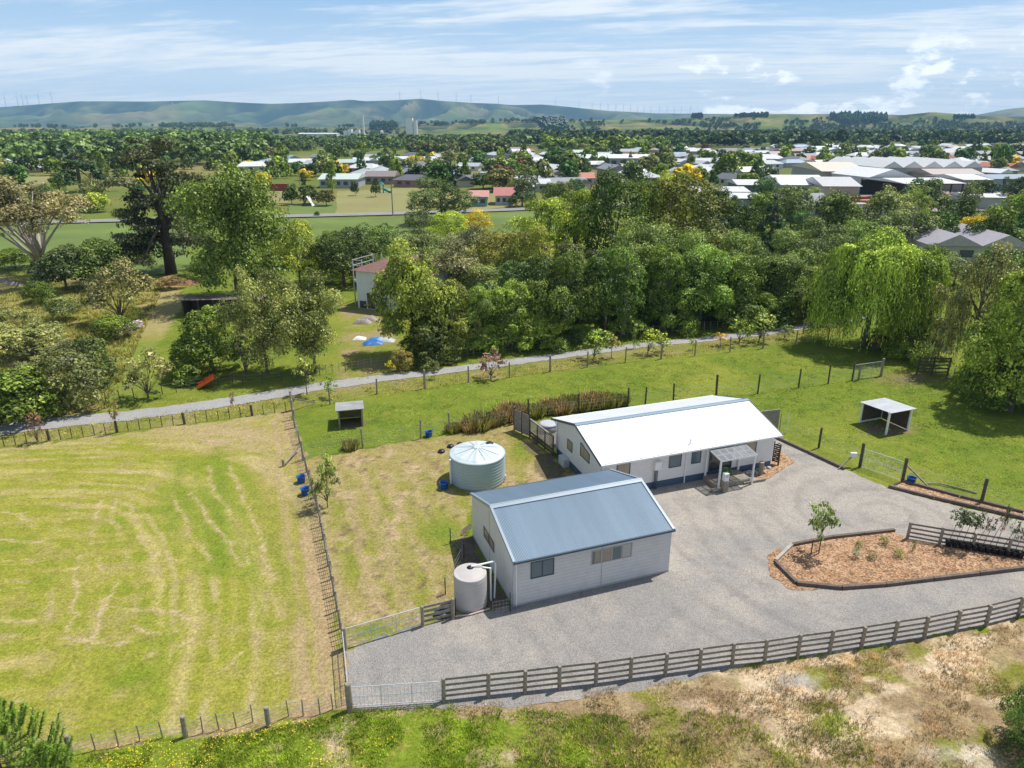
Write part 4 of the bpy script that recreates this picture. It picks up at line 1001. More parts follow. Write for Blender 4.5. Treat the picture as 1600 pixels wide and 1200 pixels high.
PF = [(457, 641), (516, 632), (589, 616), (663.7, 607.5), (732, 597.5), (796, 590), (859.5, 581), (917.5, 573.8), (977, 566), (1033, 561), (1085.5, 556), (1140.5, 550), (1191.8, 544.5), (1243, 539), (1293, 534), (1345, 529)]
wire_fence('paddock_fence', PF, 'wire fence on tall timber posts between the lane and the green paddock', hp=1.55, r=.07, wires=(.3, .6, .9, 1.15), strainers=(0, 3, 6, 9, 12), hs=1.7, m=TIMBER)
MF = [(474, 719), (567, 700), (657.5, 685.5), (702.5, 677), (744.5, 673), (803, 663)]
wire_fence('paddock_fence', MF, 'wire fence on tall posts between the striped lawn and the left paddock', hp=1.6, r=.07, wires=(.3, .6, .9, 1.15), m=TIMBER)
MF2 = [(803, 662), (825.8, 655), (903.8, 647.5), (980.5, 637.5), (1008, 634), (1052, 627.5), (1118.8, 620), (1183.8, 615), (1247.5, 606), (1293.8, 599.5), (1331, 595)]
wire_fence('paddock_fence', MF2, 'wire fence on dark posts running behind the house roof across the paddock', hp=1.7, r=.07, wires=(.3, .6, .9, 1.15), m=DARKT, strainers=(6,), hs=2.0)
wire_fence('paddock_fence', [(1218, 672), (1279, 700), (1343, 729)], 'wire fence from the house screen to the driveway gate', hp=1.3, r=.03, wires=(.3, .6, .9, 1.15), m=TIMBER)
wire_fence('paddock_fence', [(1410, 753), (1533, 785), (1640, 815), (1760, 850)], 'wire fence behind the mulch strip at the right edge', hp=1.3, r=.05, wires=(.3, .6, .9, 1.15), m=TIMBER)
wire_fence('batten_fence', [(1478, 592), (1500, 598), (1522, 606), (1545, 615), (1570, 625), (1600, 636), (1640, 650)], 'batten fence under the big willow on the right', hp=1.3, r=.05, wires=(.3, .6, .9), m=DARKT, battens=1)
wire_fence('batten_fence', [(1360, 541), (1390, 548), (1415, 553), (1430, 560)], 'short wire fence under the willow beside the stock yard rails', hp=1.2, r=.05, wires=(.3, .6, .9), m=DARKT, battens=1)
rail_fence('stock_yard_rails', [G(1432, 585), G(1455, 586), G(1480, 586)], 'dark timber stock yard rails under the birch on the right', rails=(.25, .6, .95, 1.3, 1.6), h=1.75, hb=.13, pm=DARKT, rm=mat('dark_rail', (.13, .105, .085), .85, .3, 4, .3))
rail_fence('lane_rail_fence', [G(1255, 521.5), G(1268, 519), G(1281, 516.5), G(1294, 514), G(1307, 511)], 'rail fence beside the lane where it meets the willow', rails=(.3, .6, .9, 1.2), h=1.3, hb=.12, pm=TIMBER)
o = tag(MB().beam((0, 0, 1.1), tuple(G(492, 631) - G(459, 642) + Vector((0, 0, .1))), .1).build('diagonal_stay', RAILT, None, G(459, 642)), 'diagonal timber stay at the lane corner of the long batten fence', 'stay')
a = G(470, 705); b = G(446, 727)
o = tag(MB().beam((0, 0, .5), tuple(b - a + Vector((0, 0, .1))), .08).build('diagonal_stay', RAILT, None, a), 'low pale stay bracing the corner of the striped lawn fence', 'stay')
tag(link('timber_post', post_mesh(.09, .5, False, TIMBER), None, G(443, 728)), 'short timber peg at the foot of the low pale stay', 'post')
# timber sleepers edging the beds and drive
SLP = mat('dark_sleeper', (.13, .10, .085), .9, .35, 4, .4); SLP2 = mat('pale_sleeper', (.36, .33, .29), .9, .25, 4, .3)
def sleepers(pts, base, maxl=2.2, pale=()):
    k = 0
    for (a, b) in zip(pts[:-1], pts[1:]):
        A_, B2 = G(*a), G(*b); n = max(1, int(round((B2 - A_).length / maxl)))
        for i in range(n):
            p = A_.lerp(B2, i / n); q = A_.lerp(B2, (i + 1) / n); d = (q - p)
            o = MB().beam((0, 0, .10 + .01 * (k % 3)), tuple(d * .985 + Vector((0, 0, .10 + .012 * (k % 2)))), .17, .2).build('timber_sleeper', SLP2 if k in pale else SLP, None, p)
            yield o, k; k += 1
for o, k in sleepers([(1397, 831), (1300, 842), (1237, 854)], '', 2.4): tag(o, f'dark timber sleeper edging the upper side of the mulch bed, {ordn[k]} from its rail fence', 'sleeper', 'sleepers around the mulch bed')
for o, k in sleepers([(1237, 854), (1211, 879)], '', 3, pale=(0,)): tag(o, 'pale weathered sleeper at the blunt left end of the mulch bed', 'sleeper', 'sleepers around the mulch bed')
for o, k in sleepers([(1211, 880), (1245, 914), (1315, 921), (1384, 916), (1600, 890), (1700, 876)], '', 2.6): tag(o, f'dark timber sleeper edging the lower side of the mulch bed, {ordn[k]} from the left', 'sleeper', 'sleepers around the mulch bed')
for o, k in sleepers([(1208, 683), (1262, 708), (1320, 735)], '', 2.4): tag(o, f'timber sleeper along the upper left edge of the drive, {ordn[k]} from the house', 'sleeper', 'sleepers along the drive')
for o, k in sleepers([(1388, 762), (1460, 780), (1600, 812), (1700, 838)], '', 2.4): tag(o, f'timber sleeper on the drive side of the mulch strip, {ordn[k]} from the left', 'sleeper', 'sleepers along the drive')
for o, k in sleepers([(1408, 753), (1500, 778), (1600, 803)], '', 2.4): tag(o, f'timber sleeper on the paddock side of the mulch strip, {ordn[k]} from the left', 'sleeper', 'sleepers along the drive')

# ------------------------------------------------------------------ vegetation
def rdir(n, r): v = r.normal(size=(n, 3)); return v / np.linalg.norm(v, axis=1)[:, None]
def leaf_mesh(name, P, N, S, T, r, asp=.62, m=None, A=None, B=None, up=None):
    n = len(P); t = rdir(n, r)
    if up is not None: t[up] = np.array([0, 0, 1.0])
    a = np.cross(N, t); a /= np.linalg.norm(a, axis=1)[:, None] + 1e-9; b = np.cross(N, a)
    S = S[:, None]; fold = N * S * .25
    A = np.ones(n) if A is None else A; B = np.full(n, asp) if B is None else B; A = A[:, None]; B = B[:, None]
    V = np.stack([P - a * S * A, P - b * S * B + fold, P + a * S * A, P + b * S * B + fold], 1).reshape(-1, 3)
    F = np.arange(4 * n).reshape(-1, 4)
    return np_mesh(name, V, F, m or LEAF, {'tint': ('FLOAT', 'FACE', T)})
def snoise(P, f, r, k=5):
    o = np.zeros(len(P))
    for _ in range(k): v = r.normal(size=3); v /= np.linalg.norm(v); o += np.sin(P @ v * f * r.uniform(.6, 1.6) + r.uniform(0, 6.28))
    return o / math.sqrt(k)
def shell_points(C, Rr, n, r, sq=(1, 1, 1), inner=.25, thresh=.80, bump=.28):
    # leaf positions on the skins of many overlapping lobes
    w = Rr ** 2; k = r.choice(len(C), size=int(n * 1.7), p=w / w.sum()); d = rdir(len(k), r)
    d[:, 2] = np.where(d[:, 2] < -.5, -d[:, 2], d[:, 2])
    rad = Rr[k] * (1 - inner * r.random(len(k)) ** 2) * (1 + bump * (r.random(len(k)) - .3)) * (1 + .20 * snoise(d + k[:, None] * 1.7, 5, r))
    P = C[k] + d * rad[:, None] * np.array(sq)
    keep = np.ones(len(P), bool)
    for j in range(len(C)):
        q = (P - C[j]) / (Rr[j] * np.array(sq)); keep &= ~((np.linalg.norm(q, axis=1) < thresh) & (k != j))
    keep &= snoise(P, 34, r, 6) > -.85
    P, d, k = P[keep][:n], d[keep][:n], k[keep][:n]
    P = P + np.stack([snoise(P, 9, r), snoise(P, 9, r), snoise(P, 9, r) * .7], 1) * .018
    return P, d, k
def trunk_mesh(name, tips, r, h0=.35, r0=.03, lean=0.0, m=BARK, segs=3, base=None, tipr=.35):
    w = MB(); top = max(.1, h0)
    bx, by = (0, 0) if base is None else base
    w.tube([(bx, by, -.02), (bx + lean * .3, by, top * .5), (lean * .6, 0, top), (lean, 0, top + .25)], [r0 * 1.35, r0, r0 * .8, r0 * .4], 8)
    for t in tips:
        t = Vector(t); s = Vector((lean * .6, 0, top * r.uniform(.65, 1.15))); mid = s.lerp(t, .5) + Vector((r.uniform(-.03, .03), r.uniform(-.03, .03), r.uniform(0, .05)))
        w.tube([s, s.lerp(mid, .5) + Vector((r.uniform(-.015, .015), r.uniform(-.015, .015), .01)), mid, t], [r0 * .55, r0 * .42, r0 * .3, r0 * .12], 5)
    return w.mesh(name, m, True)
PRO = {}
def proto(kind, seed, n=7000, leaf=.03):
    r = np.random.default_rng(seed); m = BARK
    inner, th, sq, asp, up = .25, .8, (1, 1, 1), .62, .0
    lean = 0
    if kind == 'broad':
        K = 34; d = rdir(K, r); d[:, 2] = np.where(d[:, 2] < -.75, -d[:, 2], d[:, 2])
        C = d * np.array([.34, .34, .40]) * r.uniform(.70, 1.12, (K, 1)) + [0, 0, .52]; Rr = r.uniform(.07, .15, K)
        C = np.vstack([C, [[0, 0, .55], [.1, .08, .42], [-.1, -.05, .4]]]); Rr = np.append(Rr, [.25, .2, .2]); h0, r0 = .3, .02
    elif kind == 'ivy':          # foliage right down to the ground, lumpy
        K = 42; z = r.uniform(.08, .93, K); a = r.uniform(0, 6.28, K); q = .33 * np.sqrt(np.clip(1.08 - z, 0.05, 1)) * r.uniform(.75, 1.15, K) * (.8 + .4 * (z < .5))
        C = np.stack([np.cos(a) * q, np.sin(a) * q, z], 1); Rr = r.uniform(.06, .14, K); C = np.vstack([C, [[0, 0, .3], [0, 0, .55], [0, 0, .75]]]); Rr = np.append(Rr, [.28, .25, .16]); h0, r0 = .3, .03
    elif kind == 'feather':       # loose light foliage, small lobes, visible gaps
        K = 60; d = rdir(K, r); d[:, 2] = d[:, 2] * .95
        C = d * np.array([.34, .34, .42]) * r.uniform(.4, 1.08, (K, 1)) + [0, 0, .50]; Rr = r.uniform(.06, .125, K); inner, th, h0, r0 = .8, .35, .32, .016
    elif kind == 'plate':         # old cypress: flat tiers on heavy limbs
        K = 72; z = r.uniform(.10, .98, K); a = r.uniform(0, 6.28, K); q = (.44 * np.sqrt(np.clip(1.05 - z, .03, 1)) * r.uniform(.25, 1.1, K))
        C = np.stack([np.cos(a) * q, np.sin(a) * q, z], 1); Rr = r.uniform(.07, .135, K) * (1.15 - z * .4); sq = (1, 1, .38); inner, th, h0, r0 = .9, .3, .42, .045; m = DARKT
    elif kind == 'willow':
        K = 30; d = rdir(K + 8, r); K += 8; d[:, 2] = np.where(d[:, 2] < -.7, -d[:, 2], d[:, 2])
        C = d * np.array([.34, .34, .40]) * r.uniform(.6, 1.05, (K, 1)) + [0, 0, .52]; Rr = r.uniform(.08, .15, K); h0, r0 = .35, .028
    elif kind == 'birch':
        K = 40; z = r.uniform(.28, .96, K); a = r.uniform(0, 6.28, K); q = .30 * np.sin(np.pi * np.clip(z * .9 + .06, 0, 1)) * r.uniform(.3, 1.1, K)
        C = np.stack([np.cos(a) * q, np.sin(a) * q, z], 1); Rr = r.uniform(.05, .10, K); inner, th, h0, r0 = .8, .3, .6, .02
    elif kind == 'poplar':
        K = 36; z = r.uniform(.12, .97, K); a = r.uniform(0, 6.28, K); q = .28 * np.sin(np.pi * np.clip(z * .85 + .12, 0, 1)) ** .7 * r.uniform(.5, 1.1, K)
        C = np.stack([np.cos(a) * q, np.sin(a) * q, z], 1); Rr = r.uniform(.07, .13, K); inner, th, h0, r0 = .5, .55, .3, .03; sq = (1, 1, .8)
    elif kind == 'pine':
        K = 48; z = r.uniform(.14, .98, K); a = r.uniform(0, 6.28, K); q = .42 * (1.05 - z) * r.uniform(.5, 1.1, K)
        C = np.stack([np.cos(a) * q, np.sin(a) * q, z], 1); Rr = r.uniform(.05, .12, K) * (1.25 - z); sq = (1, 1, .7); inner, th, h0, r0 = .5, .5, .8, .03
    elif kind == 'gum':
        K = 40; d = rdir(K, r); d[:, 2] = np.abs(d[:, 2]) * 1.05 - .1
        C = d * np.array([.42, .40, .40]) * r.uniform(.5, 1.08, (K, 1)) + [.0, 0, .54]; Rr = r.uniform(.05, .11, K); inner, th, h0, r0 = .9, .2, .22, .02; m = PALEBARK; lean = .06
    elif kind == 'shrub':
        K = 16; d = rdir(K, r); d[:, 2] = np.abs(d[:, 2])
        C = d * np.array([.34, .34, .55]) * r.uniform(.5, 1.0, (K, 1)) + [0, 0, .2]; Rr = r.uniform(.12, .22, K); h0, r0 = .1, .015; inner = .5
    elif kind == 'thin':          # wispy open shrub with twigs
        K = 26; d = rdir(K, r); d[:, 2] = np.abs(d[:, 2]) + .15
        C = d * np.array([.40, .40, .62]) * r.uniform(.5, 1.0, (K, 1)) + [0, 0, .2]; Rr = r.uniform(.06, .12, K); h0, r0 = .08, .018; inner, th = .9, .1
    elif kind == 'sapling':
        K = 14; z = r.uniform(.4, .95, K); a = r.uniform(0, 6.28, K); q = .33 * np.sin(np.pi * np.clip(z - .1, 0, 1)) * r.uniform(.3, 1.0, K)
        C = np.stack([np.cos(a) * q, np.sin(a) * q, z], 1); Rr = r.uniform(.08, .14, K); inner, th, h0, r0 = .9, .1, .55, .018
    P, D, k = shell_points(C, Rr, n, r, sq, inner, th)
    tl = r.uniform(.25, .75, len(C))
    T = np.clip(tl[k] + r.normal(0, .17, len(k)), 0, 1)
    N = D + r.normal(0, .5, D.shape) + np.array([0, 0, .55]); N /= np.linalg.norm(N, axis=1)[:, None]
    S = leaf * r.uniform(.45, 1.4, len(P)); n0 = len(P); A_ = B_s = up_ = None
    if kind in ('willow', 'birch'):
        # hanging strands below the shell
        ns = int(n * .13) if kind == 'willow' else int(n * .10); lw = r.random(len(C)) ** 2 + .08; pw = lw[k] / lw[k].sum(); j = r.choice(len(P), ns, p=pw); L = r.uniform(.06, .32 if kind == 'willow' else .3, ns); L = np.minimum(L, np.clip(P[j, 2] - .06, .02, 1)); m_ = 11
        t = np.linspace(0, 1, m_)[None, :]; out = D[j][:, None, :] * np.array([.06, .06, 0])
        Q = P[j][:, None, :] + out * t[..., None] ** .5 - np.stack([0 * L, 0 * L, L], 1)[:, None, :] * t[..., None]
        Q = Q.reshape(-1, 3) + r.normal(0, .006, (ns * m_, 3)); P = np.vstack([P, Q])
        NN = np.repeat(D[j], m_, 0) + r.normal(0, .4, (ns * m_, 3)); NN[:, 2] *= .3; NN /= np.linalg.norm(NN, axis=1)[:, None]; N = np.vstack([N, NN])
        S = np.append(S, leaf * .95 * r.uniform(.6, 1.2, ns * m_)); T = np.append(T, np.clip(np.repeat(T[j], m_) + r.normal(0, .12, ns * m_), 0, 1)); A_ = np.ones(len(P)); A_[n0:] = .42; B_s = np.full(len(P), .6); B_s[n0:] = 1.35; up_ = np.arange(len(P)) >= n0
    P[:, 2] = np.maximum(P[:, 2], .0)
    # normalise to unit width and height
    w = np.percentile(np.abs(P[:, :2]), 99) * 2; z1 = P[:, 2].max(); P = P * np.array([1 / w, 1 / w, 1 / z1])
    me = leaf_mesh(kind + '_crown', P, N, S, T, r, asp, None, A_, B_s, up_)
    rr = random.Random(seed); nt = {'gum': 20, 'plate': 20, 'thin': 14, 'shrub': 6}.get(kind, 12)
    tips = [tuple(C[i] / np.array([w, w, z1])) for i in sorted(rr.sample(range(len(C)), min(nt, len(C))))]
    tm = trunk_mesh(kind + '_trunk', tips, rr, h0, r0 * (1.5 if kind in ('gum',) else 1), lean, m)
    return me, tm
def get(kind, v=0, n=7000, leaf=.03):
    k = (kind, v, n, leaf)
    if k not in PRO: PRO[k] = proto(kind, abs(hash(kind)) % 1 + sum(map(ord, kind)) + v * 101, n, leaf)
    return PRO[k]
TREES = 0
LUM = 2.1
def lum(c, k=None):
    k = k or LUM
    return (min(.8, c[0] * k * 1.1), min(.8, c[1] * k), c[2] * k * .72, 1) if max(c) < .4 else (*c, 1)
def tree(kind, loc, w, h, colr, label, cat='tree', group=None, v=0, n=7000, leaf=.03, name=None, parts=True, rz=None, d=None):
    global TREES; TREES += 1
    me, tm = get(kind, v, n, leaf); r = random.Random(int(loc[0] * 31 + loc[1] * 17)); rz = r.uniform(0, 6.28) if rz is None else rz
    nm = name or {'broad': 'broadleaf_tree', 'ivy': 'leafy_tree', 'feather': 'feathery_tree', 'plate': 'cypress_tree', 'willow': 'willow_tree', 'birch': 'birch_tree', 'poplar': 'poplar_tree', 'pine': 'pine_tree', 'gum': 'gum_tree',
                  'shrub': 'shrub', 'thin': 'shrub', 'sapling': 'young_tree'}[kind]
    if parts:
        o = empty(nm, loc, label, cat, group, rz=rz)
        c = link('crown', me, o); c.scale = (w, d or w, h); c.color = lum(colr)
        t = link('trunk', tm, o); t.scale = (w, d or w, h)
    else:
        o = link(nm, me, None, loc); o.scale = (w, w, h); o.rotation_euler.z = rz; o.color = lum(colr); tag(o, label, cat, group)
    return o
def ptree(kind, px, base, top, wpx, colr, label, **k):
    b = G(px, base); h = max(.4, topz(top, b)); w = wpx * mpp(b); k.setdefault('v', (px * 7 + base) % 3)
    return tree(kind, b, w * 1.06, h * 1.0, colr, label, **k)

DG = (.033, .055, .016); MG = (.075, .115, .022); LG = (.125, .185, .035); YG = (.165, .215, .035); OL = (.085, .095, .035); GO = (.115, .135, .06); GG = (.085, .115, .045); BR = (.13, .105, .06); BG_ = (.045, .095, .030)
WG = (.145, .21, .04)
# --- left side
ptree('gum', 62, 438, 275, 175, (.125, .12, .07), 'large spreading pale-limbed gum tree with brownish foliage at the far left', n=14000, leaf=.012, v=1)
ptree('plate', 268, 428, 214, 150, (.045, .055, .032), 'huge old dark cypress with bare heavy limbs, tallest tree on the left', n=22000, leaf=.0115)
ptree('feather', 372, 468, 248, 158, (.080, .122, .030), 'tall loose mid green tree right of the huge dark cypress', n=26000, leaf=.0125)
ptree('pine', 128, 300, 236, 82, (.03, .055, .025), 'dark green pine standing behind the gum tree', n=5000, leaf=.024)
ptree('shrub', 153, 331, 300, 38, YG, 'rounded yellow-green bush left of the huge dark cypress', cat='bush', n=3000, leaf=.04)
ptree('thin', 190, 505, 402, 92, (.15, .155, .08), 'thin brownish grey-green tree above the narrow straw path', n=4500, leaf=.022, name='spindly_tree')
ptree('feather', 418, 585, 414, 100, (.13, .155, .06), 'grey-green willow-like tree by the lane, left one of the twin pair', n=22000, leaf=.0125, v=1)
ptree('feather', 493, 583, 422, 112, (.125, .15, .055), 'grey-green willow-like tree by the lane, right one of the twin pair', n=22000, leaf=.0125, v=2)
ptree('ivy', 332, 582, 480, 118, (.075, .115, .022), 'dense dark rounded bush with yellow-green top in front of the long rusty shed', cat='bush', n=16000, leaf=.016, name='round_bush')
ptree('thin', 232, 622, 545, 72, (.14, .15, .07), 'small wispy grey shrub beside the mown track by the lane', cat='shrub', n=1800, leaf=.026)
ptree('thin', 385, 592, 510, 60, (.13, .13, .09), 'bare twiggy grey shrub at the foot of the dark rounded bush', cat='shrub', n=500, leaf=.02)
L_ = [('ivy', 40, 655, 575, 130, MG, 'dark green shrub thicket beside the lane at the left edge'), ('shrub', 105, 640, 545, 110, GO, 'grey-green shrub mass uphill of the lane at the left'), ('ivy', 150, 598, 525, 80, (.06, .09, .03), 'dark bush with pale tips left of the mown track'),
      ('shrub', 60, 560, 505, 110, GO, 'greyish scrubby bush in the middle of the rough left paddock'), ('shrub', 15, 640, 585, 60, BG_, 'very dark bush at the left edge above the lane'), ('thin', 35, 525, 480, 70, GO, 'wispy pale shrub high in the rough left paddock'),
      ('shrub', 60, 475, 438, 50, MG, 'low green shrub at the top of the rough left paddock'), ('shrub', 100, 500, 462, 60, GG, 'low green shrub in the rough paddock below the gum tree'), ('shrub', 180, 530, 490, 60, MG, 'green bush beside the flower bed above the mown track'),
      ('broad', 105, 455, 380, 90, (.045, .065, .03), 'dark shadowy tree under the right side of the gum tree'), ('broad', 165, 448, 372, 90, (.07, .11, .03), 'mid green tree between the gum tree and the huge cypress'), ('broad', 25, 420, 388, 60, MG, 'small hedge tree beyond the gum tree at the left edge'),
      ('shrub', 115, 570, 530, 60, (.11, .12, .07), 'silvery green shrub left of the dark bush with pale tips'), ('thin', 55, 605, 560, 70, (.13, .14, .08), 'thin grey shrub above the lane thicket'), ('shrub', 98, 615, 590, 40, LG, 'bright low shrub above the lane at the left'), ('shrub', 265, 452, 430, 45, BR, 'brown heap of brush at the foot of the huge cypress')]
for k, px, b, t, w_, c, lb in L_: ptree(k, px, b, t, w_, c, lb, cat='bush' if k in ('shrub', 'thin') else 'tree', n=7000, leaf=.022 if k != 'thin' else .018)
ptree('broad', 470, 452, 342, 70, (.16, .20, .035), 'bright yellow-green tree right of the tall loose green tree', n=12000, leaf=.015)
ptree('broad', 538, 448, 352, 105, (.05, .075, .025), 'dark green tree behind the twin grey-green trees', n=13000, leaf=.015)
for k, px, b, t, w_, c, lb in [('broad', 205, 428, 372, 70, MG, 'green tree just left of the huge cypress trunk'), ('shrub', 320, 436, 405, 60, DG, 'dark bush between the huge cypress and the tall loose tree'), ('broad', 438, 418, 362, 60, LG, 'light green tree left of the bright yellow-green tree'), ('ivy', 505, 440, 385, 70, YG, 'yellow-green bushy tree right of the bright yellow-green tree'), ('broad', 585, 420, 348, 80, (.06, .10, .028), 'green tree behind the white house balcony'),
        ('ivy', 520, 400, 360, 70, MG, 'bushy tree at the paddock edge behind the dark green tree'), ('broad', 1445, 432, 378, 70, MG, 'green tree between the second willow and the big grey roof'), ('ivy', 1545, 440, 388, 80, BG_, 'dark bushy tree in front of the big grey roof right'), ('broad', 1490, 446, 400, 60, GG, 'olive tree in front of the big grey roof left'), ('ivy', 1420, 560, 500, 70, MG, 'green bush mass under the second willow'), ('broad', 1620, 470, 380, 90, MG, 'green tree at the right edge behind the willow'), ('ivy', 1572, 636, 530, 110, (.05, .085, .022), 'dark bush mass at the foot of the bright bushy willow')]:
    ptree(k, px, b, t, w_, c, lb, n=8000, leaf=.018)
ptree('shrub', 585, 440, 400, 70, (.05, .09, .025), 'dark bush at the left of the white house balcony', cat='bush', n=3500, leaf=.03)
# --- the grove behind the lane
GR = 'trees of the grove behind the lane'
grove = [
 ('feather', 648, 560, 368, 112, (.095, .15, .040), 'feathery light green tree hiding the middle of the white red-roofed house', 1),
 ('ivy', 668, 572, 500, 92, (.035, .06, .02), 'dark low bush under the feathery tree by the white house', 1),
 ('shrub', 628, 585, 545, 34, (.09, .10, .035), 'scruffy olive bush by the blue tarpaulins', 1),
 ('ivy', 705, 560, 436, 90, (.075, .11, .035), 'tree right of the feathery one, above the purple-leaved young tree', 1),
 ('poplar', 742, 556, 445, 66, (.055, .10, .028), 'narrow creeper-covered tree just right of the purple-leaved young tree', 1),
 ('ivy', 795, 550, 438, 92, (.075, .135, .032), 'bright creeper-covered tree above the fourth tall paddock post', 1),
 ('ivy', 845, 546, 468, 84, (.08, .14, .036), 'lower bright creeper-covered tree left of the bare pale trunk', 1),
 ('broad', 876, 540, 388, 100, (.055, .10, .028), 'broad green tree left of the bare pale trunk', 1),
 ('shrub', 908, 536, 506, 54, (.09, .16, .04), 'low bright bush at the lane edge left of the bare pale trunk', 1),
 ('shrub', 985, 530, 494, 62, (.09, .16, .045), 'bright vine mound at the foot of the bare pale trunk', 1),
 ('broad', 945, 530, 378, 104, (.035, .075, .02), 'deep green tree directly behind the bare pale trunk', 1),
 ('ivy', 1036, 522, 382, 96, (.065, .125, .028), 'tall ivy column right of the bare pale trunk', 1),
 ('broad', 1092, 517, 384, 104, (.055, .11, .030), 'green tree above the left half of the white house roof ridge', 1),
 ('ivy', 1150, 512, 396, 96, (.065, .12, .032), 'green tree with vine above the right half of the white house roof', 1),
 ('broad', 1206, 508, 396, 96, (.06, .11, .035), 'green tree behind the lane near the right end of the grove', 1),
 ('ivy', 1258, 504, 412, 90, (.06, .10, .040), 'grey-green leafy tree next to the big willow', 1),
 ('broad', 1300, 498, 396, 70, (.05, .085, .03), 'dark tree tucked against the left side of the big willow', 1),
 ('feather', 706, 478, 372, 120, (.125, .135, .075), 'silvery grey tree with bare twigs behind the white house', 2),
 ('feather', 655, 430, 352, 90, (.10, .13, .055), 'hazy grey-green tree behind the red roof', 2),
 ('broad', 765, 485, 408, 96, (.085, .12, .04), 'olive green tree in the second row above the big water tank', 2),
 ('broad', 778, 440, 358, 100, (.12, .125, .03), 'ochre green tree right of the yellow flowering tree', 2),
 ('feather', 735, 425, 345, 90, (.11, .13, .075), 'grey leaved tree just below the yellow flowering tree', 2),
 ('broad', 822, 470, 345, 82, (.12, .14, .032), 'olive yellow tree in front of the bright poplar', 2),
 ('poplar', 848, 452, 306, 96, (.15, .205, .035), 'bright yellow-green poplar at the left shoulder of the grove', 3),
 ('poplar', 896, 446, 292, 66, (.135, .19, .035), 'yellow-green poplar touching the tall dark tree', 3),
 ('broad', 905, 480, 372, 100, (.045, .06, .022), 'very dark tree in the middle of the grove', 2),
 ('broad', 958, 452, 256, 124, (.045, .078, .018), 'tallest dark green tree crowning the grove', 3),
 ('broad', 1046, 452, 266, 156, (.058, .070, .018), 'wide brownish olive tree right of the tallest dark one', 3),
 ('broad', 1024, 415, 264, 80, (.16, .20, .035), 'lime green treetop showing between the two biggest dark trees', 3),
 ('feather', 1003, 488, 330, 118, (.105, .145, .05), 'soft grey-green tree in front of the two biggest dark trees', 2),
 ('broad', 1060, 490, 352, 104, (.095, .145, .04), 'mid green tree below the wide olive tree', 2),
 ('feather', 1118, 474, 340, 106, (.115, .145, .06), 'pale grey-green tree right of the wide olive tree', 2),
 ('broad', 1160, 486, 356, 96, (.085, .13, .04), 'rounded green tree in the second row above the white roof', 2),
 ('pine', 1196, 440, 306, 72, (.03, .06, .03), 'dark conical conifer against the warehouses', 3),
 ('broad', 1232, 474, 352, 96, (.08, .12, .04), 'green tree in the second row left of the big willow', 2),
 ('feather', 1272, 448, 336, 100, (.075, .105, .045), 'dark hazy tree below the grey roofed hall', 3),
 ('broad', 1320, 440, 350, 90, (.07, .115, .03), 'green tree behind the big willow', 3),
 ('broad', 690, 350, 274, 96, (.055, .085, .028), 'large round open-crowned dark tree standing alone beside the far road', 3),
 ('broad', 655, 362, 328, 46, (.045, .065, .025), 'dark bush at the left foot of the round lone tree', 3),
 ('broad', 700, 384, 328, 66, (.17, .23, .03), 'bright lime tree in front of the round lone tree', 3),
 ('broad', 743, 378, 326, 48, (.66, .52, .02), 'golden yellow flowering tree in front of the far road', 3),
 ('shrub', 560, 425, 370, 80, (.07, .10, .028), 'low green thicket left of the white house', 2),
]
for k, px, b, t, w_, c, lb, row in grove:
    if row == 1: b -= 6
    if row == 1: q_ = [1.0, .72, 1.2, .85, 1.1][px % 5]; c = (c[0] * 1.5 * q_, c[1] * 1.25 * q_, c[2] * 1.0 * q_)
    n_ = 26000 if row == 1 else 16000
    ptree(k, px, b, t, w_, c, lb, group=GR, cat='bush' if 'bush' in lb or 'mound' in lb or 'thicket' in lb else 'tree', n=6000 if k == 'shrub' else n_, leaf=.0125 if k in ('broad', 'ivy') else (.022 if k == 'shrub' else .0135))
# filler crowns deep in the grove
for i, (px, b, t, w_) in enumerate([(840, 505, 398, 90), (960, 505, 420, 90), (1075, 500, 405, 80), (1130, 500, 405, 90), (1190, 498, 410, 90), (1000, 508, 410, 90), (800, 510, 408, 90), (900, 512, 420, 80), (755, 530, 440, 80)]):
    ptree('ivy', px, b, t, w_, (.04, .075, .024), f'shadowed dark tree deep in the grove, {ordn[sorted([840, 960, 1075, 1130, 1190, 1000, 800, 900, 755]).index(px)]} of nine from the left', group=GR, n=9000, leaf=.018)
